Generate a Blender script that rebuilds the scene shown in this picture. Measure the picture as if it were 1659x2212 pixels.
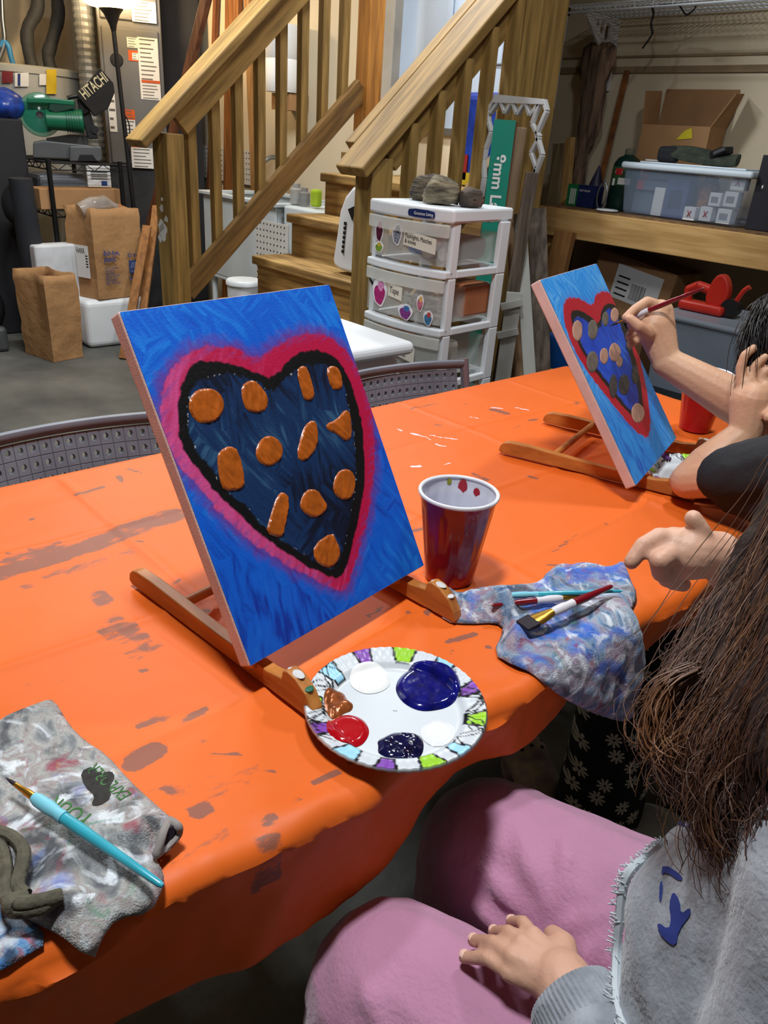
import bpy, bmesh, math, random
import numpy as np
from math import sin, cos, pi, radians, hypot, atan2, sqrt
from mathutils import Matrix, Vector, geometry, noise as mnoise
for o in list(bpy.data.objects): bpy.data.objects.remove(o)
SC = bpy.context.scene
COL = SC.collection
random.seed(7); RNG = np.random.RandomState(7)
# ------------------------------------------------------------ camera
IMW, IMH, FPX = 1659, 2212, 1639.0
CAM_H, PITCH, ROLL, YAW = 1.243, radians(26.25), radians(4.15), radians(47.06)
def _axes():
    R0 = Vector((1, 0, 0)); F = Vector((0, cos(PITCH), -sin(PITCH))); U0 = Vector((0, sin(PITCH), cos(PITCH)))
    r = R0 * cos(ROLL) + U0 * sin(ROLL); u = U0 * cos(ROLL) - R0 * sin(ROLL)
    M = Matrix.Rotation(YAW, 3, 'Z')
    return M @ r, M @ u, M @ F
CR, CU, CF = _axes(); CO = Vector((0, 0, CAM_H))
cam = bpy.data.cameras.new('camera'); camo = bpy.data.objects.new('camera', cam); COL.objects.link(camo)
cam.sensor_fit = 'VERTICAL'; cam.sensor_height = 36.0; cam.lens = 36.0 * FPX / IMH; cam.clip_start = 0.02
camo.matrix_world = Matrix(((CR.x, CU.x, -CF.x, CO.x), (CR.y, CU.y, -CF.y, CO.y), (CR.z, CU.z, -CF.z, CO.z), (0, 0, 0, 1)))
SC.camera = camo
# points of the room found along the sight line of a photo pixel, on a known plane
def ray(x, y): return CR * ((x - IMW / 2) / FPX) - CU * ((y - IMH / 2) / FPX) + CF
def at_z(x, y, z): d = ray(x, y); return CO + d * ((z - CO.z) / d.z)
def at_x(x, y, v): d = ray(x, y); return CO + d * (v / d.x)
def at_y(x, y, v): d = ray(x, y); return CO + d * (v / d.y)
def at_p(x, y, p0, n): d = ray(x, y); return CO + d * ((Vector(p0) - CO).dot(n) / d.dot(n))
def dep(x, y, t): return CO + ray(x, y) * t
# ------------------------------------------------------------ world, lights, exposure
W = bpy.data.worlds.new('world'); SC.world = W; W.use_nodes = True
W.node_tree.nodes['Background'].inputs[0].default_value = (.75, .85, 1, 1)
W.node_tree.nodes['Background'].inputs[1].default_value = 0.02
def area(name, loc, aim, sx, sy, power, col):
    l = bpy.data.lights.new(name, 'AREA'); l.shape = 'RECTANGLE'; l.size = sx; l.size_y = sy; l.energy = power; l.color = col
    o = bpy.data.objects.new(name, l); COL.objects.link(o); o.location = loc
    o.rotation_euler = (Vector(aim) - Vector(loc)).to_track_quat('-Z', 'Y').to_euler(); return o
KEY = (-0.52, 0.16, 2.62)
area('ceiling_lamp_light', KEY, (KEY[0], KEY[1], 0), .14, .30, 38, (.93, .97, 1.0))
area('ceiling_lamp_light_far', (-3.2, 1.25, 2.66), (-3.2, 1.25, 0), .15, .8, 44, (.93, .97, 1.0))
area('ceiling_lamp_light_stairs', (-2.75, 2.35, 2.66), (-2.75, 2.35, 0), .6, .12, 26, (.93, .97, 1.0))
area('added_fill_light_end', (-.80, 1.80, 2.66), (-.80, 1.80, 0), .12, .3, 17, (.93, .97, 1.0))  # added fill to brighten the second painting, not a known lamp
SC.view_settings.view_transform = 'Standard'; SC.view_settings.look = 'None'
SC.view_settings.exposure = 0.0; SC.view_settings.gamma = 1.0; SC.view_settings.use_curve_mapping = False
# ------------------------------------------------------------ mesh helpers
WM = {}
def s2l(c): return tuple(((v / 255) / 12.92 if v / 255 <= .04045 else ((v / 255 + .055) / 1.055) ** 2.4) for v in c)
def tag(o, label=None, cat=None, group=None, kind=None):
    if label: o['label'] = label
    if cat: o['category'] = cat
    if group: o['group'] = group
    if kind: o['kind'] = kind
    return o
def thing(name, label, cat, loc=(0, 0, 0), group=None):
    o = bpy.data.objects.new(name, None); COL.objects.link(o); o.empty_display_size = .05
    o.location = loc; WM[o.name] = Matrix.Translation(Vector(loc)); return tag(o, label, cat, group)
def link(name, me, parent=None, M=None):
    o = bpy.data.objects.new(name, me); COL.objects.link(o); M = M or Matrix.Identity(4)
    if parent is not None:
        o.parent = parent; o.matrix_parent_inverse = WM[parent.name].inverted()
    o.matrix_basis = M; WM[o.name] = M
    return o
class MB:
    def __init__(s, M=None): s.v = []; s.f = []; s.M = M or Matrix.Identity(4)
    def add(s, vs, fs):
        n = len(s.v); s.v += [tuple(s.M @ Vector(p)) for p in vs]; s.f += [tuple(n + i for i in f) for f in fs]; return s
    def box(s, c, d, rz=0, R=None):
        c = Vector(c); R = R or Matrix.Rotation(rz, 3, 'Z'); hx, hy, hz = d[0] / 2, d[1] / 2, d[2] / 2
        return s.add([c + R @ Vector((x * hx, y * hy, z * hz)) for x in (-1, 1) for y in (-1, 1) for z in (-1, 1)],
                     [(0, 1, 3, 2), (4, 6, 7, 5), (0, 4, 5, 1), (2, 3, 7, 6), (0, 2, 6, 4), (1, 5, 7, 3)])
    def bb(s, x0, x1, y0, y1, z0, z1): return s.box(((x0 + x1) / 2, (y0 + y1) / 2, (z0 + z1) / 2), (x1 - x0, y1 - y0, z1 - z0))
    def beam(s, p0, p1, w, h, up=(0, 0, 1)):
        p0 = Vector(p0); p1 = Vector(p1); d = (p1 - p0).normalized(); sd = d.cross(Vector(up)).normalized(); u = sd.cross(d)
        vs = [p + sd * (a * w / 2) + u * (b * h / 2) for p in (p0, p1) for a, b in ((-1, -1), (1, -1), (1, 1), (-1, 1))]
        return s.add(vs, [(3, 2, 1, 0), (4, 5, 6, 7), (0, 1, 5, 4), (1, 2, 6, 5), (2, 3, 7, 6), (3, 0, 4, 7)])
    def tube(s, pts, r, n=8, cap=True, flat=1.0):
        pts = [Vector(p) for p in pts]; m = len(pts)
        rs = r if hasattr(r, '__len__') else [r] * m
        t0 = (pts[1] - pts[0]).normalized(); a = t0.orthogonal().normalized(); vs = []
        for i, p in enumerate(pts):
            t = (pts[min(i + 1, m - 1)] - pts[max(i - 1, 0)]).normalized()
            a = (a - t * a.dot(t)); a = a.normalized() if a.length > 1e-6 else t.orthogonal().normalized(); b = t.cross(a)
            vs += [p + (a * cos(2 * pi * k / n) + b * (sin(2 * pi * k / n) * flat)) * rs[i] for k in range(n)]
        fs = [(i * n + k, i * n + (k + 1) % n, (i + 1) * n + (k + 1) % n, (i + 1) * n + k) for i in range(m - 1) for k in range(n)]
        if cap: fs += [tuple(range(n))[::-1], tuple((m - 1) * n + k for k in range(n))]
        return s.add(vs, fs)
    def cyl(s, p0, p1, r0, r1=None, n=20): return s.tube([p0, p1], [r0, r0 if r1 is None else r1], n)
    def lathe(s, prof, c=(0, 0, 0), n=32, R=None):
        c = Vector(c); R = R or Matrix.Identity(3); m = len(prof)
        vs = [c + R @ Vector((r * cos(2 * pi * k / n), r * sin(2 * pi * k / n), z)) for r, z in prof for k in range(n)]
        return s.add(vs, [(i * n + k, i * n + (k + 1) % n, (i + 1) * n + (k + 1) % n, (i + 1) * n + k) for i in range(m - 1) for k in range(n)])
    def prism(s, poly, o, ux, uy, th):
        o = Vector(o); ux = Vector(ux); uy = Vector(uy); w = ux.cross(uy).normalized() * th; n = len(poly)
        a = [o + ux * x + uy * y for x, y in poly]
        area2 = sum(poly[i][0] * poly[(i + 1) % n][1] - poly[(i + 1) % n][0] * poly[i][1] for i in range(n))
        if area2 < 0: a = a[::-1]
        return s.add(a + [p + w for p in a], [tuple(range(n))[::-1], tuple(range(n, 2 * n))] + [(i, (i + 1) % n, n + (i + 1) % n, n + i) for i in range(n)])
    def ball(s, c, r, n=16, m=10, R=None):
        c = Vector(c); r = r if hasattr(r, '__len__') else (r, r, r); R = R or Matrix.Identity(3)
        vs = [c + R @ Vector((0, 0, -r[2]))]
        for i in range(1, m):
            t = pi * i / m
            vs += [c + R @ Vector((r[0] * sin(t) * cos(2 * pi * k / n), r[1] * sin(t) * sin(2 * pi * k / n), -r[2] * cos(t))) for k in range(n)]
        vs.append(c + R @ Vector((0, 0, r[2]))); L = len(vs) - 1
        fs = [(0, 1 + (k + 1) % n, 1 + k) for k in range(n)]
        fs += [(1 + i * n + k, 1 + i * n + (k + 1) % n, 1 + (i + 1) * n + (k + 1) % n, 1 + (i + 1) * n + k) for i in range(m - 2) for k in range(n)]
        fs += [(L, 1 + (m - 2) * n + k, 1 + (m - 2) * n + (k + 1) % n) for k in range(n)]
        return s.add(vs, fs)
    def cone(s, p0, p1, r0, r1, n=14):   # tapered capsule with round ends
        p0 = Vector(p0); p1 = Vector(p1); s.ball(p0, r0, n, 8); s.ball(p1, r1, n, 8)
        return s.tube([p0, p1], [r0, r1], n)
    def chain(s, pts, rs, n=14):
        for i in range(len(pts) - 1): s.cone(pts[i], pts[i + 1], rs[i], rs[i + 1], n)
        return s
    def mesh(s, name, mat=None, smooth=False):
        me = bpy.data.meshes.new(name); me.from_pydata(s.v, [], s.f); me.update()
        if smooth: me.polygons.foreach_set('use_smooth', [True] * len(me.polygons))
        if mat: me.materials.append(mat)
        return me
    def build(s, name, mat, parent=None, smooth=False, bevel=0, seg=2, fix=False, rot=None):
        me = s.mesh(name, mat, smooth)
        if rot: me.transform(rot.inverted())
        if fix:
            b = bmesh.new(); b.from_mesh(me); bmesh.ops.recalc_face_normals(b, faces=b.faces); b.to_mesh(me); b.free()
        o = link(name, me, parent, rot)
        if bevel:
            m = o.modifiers.new('bevel', 'BEVEL'); m.width = bevel; m.segments = seg; m.limit_method = 'ANGLE'; m.angle_limit = radians(40)
        elif smooth: autosmooth(me)
        return o
def autosmooth(me, ang=45):
    try: me.set_sharp_from_angle(angle=radians(ang))
    except Exception: pass
def rbox(name, c, d, mat, parent=None, bevel=.004, rz=0, R=None, seg=2): return MB().box(c, d, rz, R).build(name, mat, parent, bevel=bevel, seg=seg)
def frame_M(o, ux, uy, uz=None):
    ux = Vector(ux).normalized(); uy = Vector(uy).normalized(); uz = Vector(uz) if uz else ux.cross(uy)
    return Matrix(((ux.x, uy.x, uz.x, o[0]), (ux.y, uy.y, uz.y, o[1]), (ux.z, uy.z, uz.z, o[2]), (0, 0, 0, 1)))
def rot_M(o, rz): return Matrix.Translation(Vector(o)) @ Matrix.Rotation(rz, 4, 'Z')
def text(name, s, size, M, mat, parent, th=.0004, align='LEFT', sx=1.0, bold=0):
    cu = bpy.data.curves.new('t', 'FONT'); cu.body = s; cu.size = size; cu.align_x = align; cu.extrude = th; cu.space_line = .85; cu.offset = bold
    to = bpy.data.objects.new('t', cu); COL.objects.link(to)
    dg = bpy.context.evaluated_depsgraph_get(); me = bpy.data.meshes.new_from_object(to.evaluated_get(dg)); me.name = name
    bpy.data.objects.remove(to); bpy.data.curves.remove(cu)
    me.transform(M @ Matrix.Diagonal((sx, 1, 1, 1))); me.materials.clear(); me.materials.append(mat)
    return link(name, me, parent)
def smooth_poly(pts, it=2):
    for _ in range(it):
        q = []
        for i in range(len(pts)):
            a = pts[i]; b = pts[(i + 1) % len(pts)]
            q += [(a[0] * .75 + b[0] * .25, a[1] * .75 + b[1] * .25), (a[0] * .25 + b[0] * .75, a[1] * .25 + b[1] * .75)]
        pts = q
    return pts
def sheet(poly, step, fn):   # triangulated outline with inner grid points, lifted by fn(x, y) -> 3D
    poly = [Vector(p) for p in poly]; n = len(poly); P = np.array([(p.x, p.y) for p in poly]); out = list(poly)
    dense = []
    for i in range(n):
        a, b = poly[i], poly[(i + 1) % n]; k = max(1, int((b - a).length / step))
        dense += [a.lerp(b, j / k) for j in range(k)]
    n = len(dense); out = list(dense)
    xs = np.arange(P[:, 0].min(), P[:, 0].max(), step); ys = np.arange(P[:, 1].min(), P[:, 1].max(), step)
    G = np.array([(x, y) for x in xs for y in ys]); D = np.array([(p.x, p.y) for p in dense])
    sd = poly_sd(G, D); G = G[sd < -step * .6]
    out += [Vector((x, y)) for x, y in G]
    r = geometry.delaunay_2d_cdt(out, [(i, (i + 1) % n) for i in range(n)], [], 1, 1e-7)
    m = MB(); m.v = [tuple(fn(v.x, v.y)) for v in r[0]]; m.f = [tuple(f) for f in r[2]]
    return m, [(v.x, v.y) for v in r[0]]
def poly_sd(G, P):   # signed distance, negative inside
    G = np.asarray(G, float); P = np.asarray(P, float); d = np.full(len(G), 1e9); ins = np.zeros(len(G), bool)
    for i in range(len(P)):
        a = P[i]; b = P[(i + 1) % len(P)]; e = b - a; w = G - a
        t = np.clip((w @ e) / max(e @ e, 1e-18), 0, 1); q = w - t[:, None] * e; d = np.minimum(d, (q * q).sum(1))
        c = ((a[1] > G[:, 1]) != (b[1] > G[:, 1]))
        with np.errstate(divide='ignore', invalid='ignore'):
            xi = a[0] + (G[:, 1] - a[1]) * e[0] / (e[1] if e[1] != 0 else 1e-18)
        ins ^= c & (G[:, 0] < xi)
    d = np.sqrt(d); return np.where(ins, -d, d)
_NT = RNG.rand(256, 256)
def vnoise(x, y):
    xi = np.floor(x).astype(int); yi = np.floor(y).astype(int); fx = x - xi; fy = y - yi
    fx = fx * fx * (3 - 2 * fx); fy = fy * fy * (3 - 2 * fy); T = lambda i, j: _NT[i % 256, j % 256]
    return (T(xi, yi) * (1 - fx) + T(xi + 1, yi) * fx) * (1 - fy) + (T(xi, yi + 1) * (1 - fx) + T(xi + 1, yi + 1) * fx) * fy
def fbm(x, y, o=4):
    s = 0; a = .5
    for k in range(o): s = s + a * vnoise(x * 2 ** k + 17 * k, y * 2 ** k + 31 * k); a *= .5
    return s / (1 - .5 ** o)
def sst(a, b, x): t = np.clip((x - a) / (b - a), 0, 1); return t * t * (3 - 2 * t)
def set_col(me, name, arr):
    at = me.color_attributes.new(name, 'FLOAT_COLOR', 'POINT'); a = np.ones((len(me.vertices), 4), np.float32); a[:, :3] = arr; at.data.foreach_set('color', a.ravel())
def mod_remesh(o, vox, smooth=4, disp=0, scale=.1, dname='c'):
    m = o.modifiers.new('remesh', 'REMESH'); m.mode = 'VOXEL'; m.voxel_size = vox; m.use_smooth_shade = True
    if smooth: s = o.modifiers.new('smooth', 'SMOOTH'); s.factor = .5; s.iterations = smooth
    if disp:
        t = bpy.data.textures.new(dname, 'CLOUDS'); t.noise_scale = scale; t.noise_depth = 2
        d = o.modifiers.new('disp', 'DISPLACE'); d.texture = t; d.strength = disp; d.mid_level = .5; d.texture_coords = 'GLOBAL'
# ------------------------------------------------------------ materials
MATS = {}
def mat(name, col=None, rough=.6, metal=0, var=.12, scale=8, bump=0, bscale=60, stretch=None, trans=0, alpha=1, ior=1.45, emit=None, estr=0, coat=0, col2=None, spec=.5, thr=None, detail=4, sheen=0):
    if name in MATS: return MATS[name]
    m = bpy.data.materials.new(name); m.use_nodes = True; nt = m.node_tree; N = nt.nodes; L = nt.links; b = N['Principled BSDF']
    b.inputs['Roughness'].default_value = rough; b.inputs['Metallic'].default_value = metal; b.inputs['IOR'].default_value = ior
    b.inputs['Transmission Weight'].default_value = trans; b.inputs['Alpha'].default_value = alpha; b.inputs['Coat Weight'].default_value = coat
    b.inputs['Specular IOR Level'].default_value = spec; b.inputs['Sheen Weight'].default_value = sheen
    if col is not None:
        c = s2l(col); c2 = s2l(col2) if col2 else tuple(min(1, v * (1 - 2.2 * var)) for v in c)
        tc = N.new('ShaderNodeTexCoord'); mp = N.new('ShaderNodeMapping'); L.new(tc.outputs['Object'], mp.inputs[0])
        if stretch: mp.inputs['Scale'].default_value = stretch
        if var > 0 or col2:
            nz = N.new('ShaderNodeTexNoise'); nz.inputs['Scale'].default_value = scale; nz.inputs['Detail'].default_value = detail; L.new(mp.outputs[0], nz.inputs['Vector'])
            rp = N.new('ShaderNodeValToRGB'); t0, t1 = thr or (.32, .68); rp.color_ramp.elements[0].position = t0; rp.color_ramp.elements[1].position = t1
            rp.color_ramp.elements[0].color = (*c2, 1); rp.color_ramp.elements[1].color = (*c, 1)
            L.new(nz.outputs['Fac'], rp.inputs[0]); L.new(rp.outputs[0], b.inputs['Base Color'])
        else: b.inputs['Base Color'].default_value = (*c, 1)
        if bump:
            n2 = N.new('ShaderNodeTexNoise'); n2.inputs['Scale'].default_value = bscale; n2.inputs['Detail'].default_value = 3; L.new(mp.outputs[0], n2.inputs['Vector'])
            bp = N.new('ShaderNodeBump'); bp.inputs['Strength'].default_value = 1; bp.inputs['Distance'].default_value = bump; L.new(n2.outputs['Fac'], bp.inputs['Height']); L.new(bp.outputs[0], b.inputs['Normal'])
    if emit: b.inputs['Emission Color'].default_value = (*s2l(emit), 1); b.inputs['Emission Strength'].default_value = estr
    MATS[name] = m; return m
def wood(name, c1, c2, axis='z', rough=.65, scale=1.0, bump=.0006):
    if name in MATS: return MATS[name]
    st = {'x': (1.2, 14, 14), 'y': (14, 1.2, 14), 'z': (14, 14, 1.2)}[axis]
    m = mat(name, c1, rough, col2=c2, scale=3.2 * scale, stretch=st, bump=bump, bscale=6, thr=(.36, .62), detail=5); return m
def vcol_mat(name, attr='Col', rough=.5, bump=.0004, bscale=(500, 500, 500), coat=0):
    m = mat(name, rough=rough, coat=coat); nt = m.node_tree; N = nt.nodes; L = nt.links; b = N['Principled BSDF']
    a = N.new('ShaderNodeVertexColor'); a.layer_name = attr; L.new(a.outputs[0], b.inputs['Base Color'])
    if bump:
        tc = N.new('ShaderNodeTexCoord'); n2 = N.new('ShaderNodeTexNoise'); n2.inputs['Scale'].default_value = bscale[0]; n2.inputs['Detail'].default_value = 2
        L.new(tc.outputs['Object'], n2.inputs['Vector']); bp = N.new('ShaderNodeBump'); bp.inputs['Distance'].default_value = bump; L.new(n2.outputs['Fac'], bp.inputs['Height']); L.new(bp.outputs[0], b.inputs['Normal'])
    return m
WHITE = mat('white_plastic', (232, 236, 238), .35, var=.03); BLACK = mat('black_plastic', (22, 22, 24), .5, var=.1)
DARK = mat('dark_metal', (30, 30, 33), .4, .3, var=.1); STEEL = mat('steel', (150, 155, 160), .35, .9, var=.1)
CARD = mat('cardboard', (172, 130, 88), .85, var=.08, scale=6); KRAFT = mat('kraft_paper', (178, 134, 88), .85, var=.1, scale=5, bump=.012, bscale=11)
PAPER = mat('white_paper', (232, 232, 230), .8, var=.03); INK = mat('black_ink', (25, 25, 28), .8, var=0); INKBLUE = mat('blue_ink', (40, 60, 120), .8, var=0)
PINE_X = wood('pine_x', (205, 165, 105), (180, 138, 80), 'x'); PINE_Z = wood('pine_z', (205, 165, 105), (176, 135, 80), 'z'); PINE_Y = wood('pine_y', (205, 165, 105), (180, 138, 80), 'y')
TREAT_Z = wood('treated_z', (158, 126, 68), (118, 92, 46), 'z'); TREAT_Y = wood('treated_y', (160, 126, 68), (120, 92, 46), 'y'); TREAT_X = wood('treated_x', (172, 138, 80), (118, 88, 48), 'x')
GREYWOOD = wood('weathered_wood', (112, 98, 84), (66, 54, 44), 'z', bump=.003); GREYPAINT = mat('grey_painted_board', (178, 178, 172), .7, var=.05)
# ============================================================ the setting
TZ = .74; TX0, TX1, TY0, TY1 = -1.145, -.355, -.30, 1.66
CONC = mat('concrete', (112, 112, 106), .6, col2=(74, 76, 74), scale=3.2, bump=.002, bscale=30, detail=9, thr=(.3, .7))
WALLM = mat('cream_wall', (214, 200, 172), .9, var=.04, scale=1.5); CEILM = mat('ceiling_paint', (196, 190, 178), .9, var=.03)
XL, YD, YB, XR, YF, ZC = -6.5, 2.98, 4.02, 4.5, -4.5, 2.75
def struct(name, mb, m, **k): return tag(mb.build(name, m, **k), kind='structure')
struct('floor', MB().bb(XL - .1, XR + .1, YF - .1, YB + .1, -.1, 0), CONC)
struct('ceiling', MB().bb(XL - .1, XR + .1, YF - .1, YB + .1, ZC, ZC + .1), CEILM)
struct('wall_left', MB().bb(XL - .1, XL, YF - .1, YB + .1, 0, ZC), WALLM)
struct('wall_right', MB().bb(XR, XR + .1, YF - .1, YB + .1, 0, ZC), WALLM)
struct('wall_front', MB().bb(XL, XR, YF - .1, YF, 0, ZC), WALLM)
struct('wall_back', MB().bb(XL, XR, YB, YB + .1, 0, ZC), WALLM)
DX0, DX1, DZ0 = -3.36, -2.55, 1.27
ws = struct('wall_stair', MB().bb(XL, DX0 - .08, YD, YD + .1, 0, ZC).bb(DX0 - .08, DX1 + .04, YD, YD + .1, 0, DZ0).bb(DX1, -2.47, YD, YD + .1, 0, ZC), WALLM)
DOORM = mat('door_paint', (176, 190, 206), .5, var=.05, scale=3)
d1 = struct('door_1', MB().bb(DX0, DX1, YD + .03, YD + .07, DZ0 + .03, ZC), DOORM)
for xx in (DX0 + .12, DX0 + .46):
    MB().bb(xx, xx + .24, YD + .018, YD + .03, DZ0 + .30, DZ0 + 1.2).build('door_panel', DOORM, d1, bevel=.008)
MB().bb(DX0, DX1, YD - .02, YD + .05, DZ0, DZ0 + .03).build('threshold', STEEL, d1)
FR = mat('door_frame_paint', (178, 172, 160), .7, var=.15, scale=5)
struct('trim_1', MB().bb(DX0 - .10, DX0, YD - .025, YD + .06, DZ0 - .3, ZC), FR, bevel=.004)
struct('shelf_shadow_lines', MB().bb(XL, XR, YB - .012, YB, 1.63, 1.66).bb(XL, XR, YB - .008, YB, 1.70, 1.71), mat('shelf_shadow_tone', (150, 128, 100), .9))  # brown strips paint the wire shelf's shadow lines onto the wall
# ------------------------------------------------------------ ceiling lamps (the light sources)
LAMPM = mat('lamp_diffuser', (255, 255, 255), .5, var=0, emit=(235, 243, 255), estr=4)
for (lx, ly, sx, sy, wh) in ((KEY[0], KEY[1], .14, .30, 'over the orange table'), (-3.2, 1.25, .15, .8, 'in front of the stairs'), (-2.75, 2.35, .6, .12, 'above the stairs'), (-.80, 1.80, .12, .3, 'over the far table end, added as fill')):  # the last fixture is added to go with the fill light
    t = thing('ceiling_lamp', 'white shop light hung from the ceiling ' + wh, 'lamp', (lx, ly, ZC))
    MB().bb(lx - sx / 2 - .02, lx + sx / 2 + .02, ly - sy / 2 - .02, ly + sy / 2 + .02, ZC - .07, ZC).build('housing', WHITE, t, bevel=.006)
    MB().bb(lx - sx / 2, lx + sx / 2, ly - sy / 2, ly + sy / 2, ZC - .078, ZC - .07).build('diffuser', LAMPM, t)
# ------------------------------------------------------------ staircase
SX0, SX1 = -3.137, -2.09; RISE, RUN = .179, .19; Y1 = 1.975 - 3 * RUN   # front of the lowest riser
st = thing('staircase', 'treated wood staircase with railings climbing to the pale door', 'staircase', ((SX0 + SX1) / 2, Y1, 0))
for k in range(1, 7):
    z = RISE * k; y = Y1 + RUN * (k - 1)
    MB().bb(SX0, SX1, y - .005, (y + RUN + .02) if k < 6 else 2.60, z - .038, z).build('tread', TREAT_X, st, bevel=.006)
    MB().bb(SX0 + .02, SX1 - .02, y + .015, y + .035, z - RISE, z - .038).build('riser', TREAT_X, st)
MB().bb(SX0, -2.50, 2.602, YD - .026, RISE * 6 - .038, RISE * 6).build('landing_board', TREAT_X, st, bevel=.006)
for x in (SX0 + .03, SX1 - .06):
    sp = [(Y1 + .03, 0), (Y1 + .25, 0), (Y1 + 6 * RUN, RISE * 5 - .1), (Y1 + 6 * RUN, RISE * 5)]
    sp = [(Y1 + .04, .0), (Y1 + .34, .0), (Y1 + 5.6 * RUN, RISE * 4.2), (Y1 + 5.6 * RUN, RISE * 5)] + [(Y1 + .04 + RUN * k, RISE * k) for k in range(5, 0, -1) for _ in (0,)]
    MB().prism(sp, (x, 0, 0), (0, 1, 0), (0, 0, 1), .038).build('stringer', TREAT_Y, st, fix=True)
SL = math.tan(radians(42.3)); RS = Matrix.Rotation(radians(42.3), 4, 'X')
def rail(x, y0, z0, newel_y, newel_top, lo):
    sgn = 1 if x == SX0 else -1
    NB = .089
    rbox('newel_post', (x, newel_y, newel_top / 2), (NB, NB, newel_top), TREAT_Z, st, .004, rz=.22 if x == SX0 else 0)
    y1 = 2.72; z1 = z0 + (y1 - y0) * SL
    upn = Vector((0, -sin(radians(42.3)), cos(radians(42.3))))
    MB().beam((x, y0, z0), (x, y1, z1), .14, .038, upn).build('handrail', TREAT_Y, st, bevel=.006, rot=RS)
    o = upn * (-.072)
    yA = newel_y + NB / 2
    pa = Vector((x, yA, z0 + (yA - y0) * SL - .085)); pb = Vector((x, 2.60, z0 + (2.60 - y0) * SL - .085))
    MB().beam(pa, pb, .038, .105, upn).build('rail_board', TREAT_Y, st, bevel=.003, rot=RS)
    la = Vector((x, yA, lo)); lb = Vector((x, 2.58, lo + (2.58 - yA) * SL))
    MB().beam(la, lb, .038, .089, upn).build('bottom_rail', wood('dark_treated', (134, 100, 52), (98, 72, 36), 'y'), st, bevel=.003, rot=RS)
    n = 9; y = yA + .075; i = 0; base = None; off = -sgn * .038
    H = (z0 - .03) - lo
    while y < (2.56 if x == SX0 else 2.39):
        zt = z0 + (y - y0) * SL - .045; zb = lo + (y - yA) * SL - .03
        if base is None:
            mb = MB(); mb.bb(-.019, .019, -.019, .019, 0, zt - zb); base = mb.mesh('baluster', TREAT_Z)
        link('baluster', base, st, Matrix.Translation((x + off, y, zb))); y += .113
    yt = 2.62 if x == SX0 else 2.45
    rbox('newel_post', (x, yt, 1.55), (NB, NB, 2.35), TREAT_Z if x != SX0 else wood('orange_post', (190, 128, 52), (150, 96, 34), 'z'), st, .004)
rail(SX0, 1.445, 1.155, 1.585, 1.20, .575)
rail(SX1, 1.69, 1.135, 1.79, 1.18, .66)
for k, (x, y) in enumerate(((SX1 - .0, 2.545), (SX1 + .0, 2.63))):
    rbox('post', (x, y, 1.38), (.04, .075, 2.74), TREAT_Z, st, .003)
_u = Vector((0, -sin(radians(42.3)), cos(radians(42.3))))
MB().beam((SX1 - .135, 1.80, 1.135 + .11 * SL - .03), (SX1 - .135, 2.45, 1.135 + .76 * SL - .03), .05, .04, _u).build('grab_rail', TREAT_Y, st, bevel=.004, rot=RS)
MB().bb(SX1 - .17, SX1 - .07, 1.78, 1.84, 1.155, 1.19).build('rail_block', TREAT_X, st, bevel=.003)
pm = mat('chipped_white_paint', (225, 225, 220), .8)
RN = Matrix.Rotation(.22, 3, 'Z')
for (dx, dz, s) in ((-.02, .85, .024), (-.01, .92, .014), (-.028, .80, .014), (-.012, .83, .03), (.014, .88, .012), (-.005, .955, .009)):
    q = smooth_poly([(s * random.uniform(.5, 1.25) * cos(a), s * random.uniform(.6, 1.6) * sin(a)) for a in [i * pi / 6 for i in range(12)]], 1)
    MB().prism(q, Vector((SX0, 1.585, dz)) + RN @ Vector((dx, -.0438, 0)), RN @ Vector((1, 0, 0)), (0, 0, 1), .0016).build('paint_fleck', pm, st, fix=True)
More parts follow.
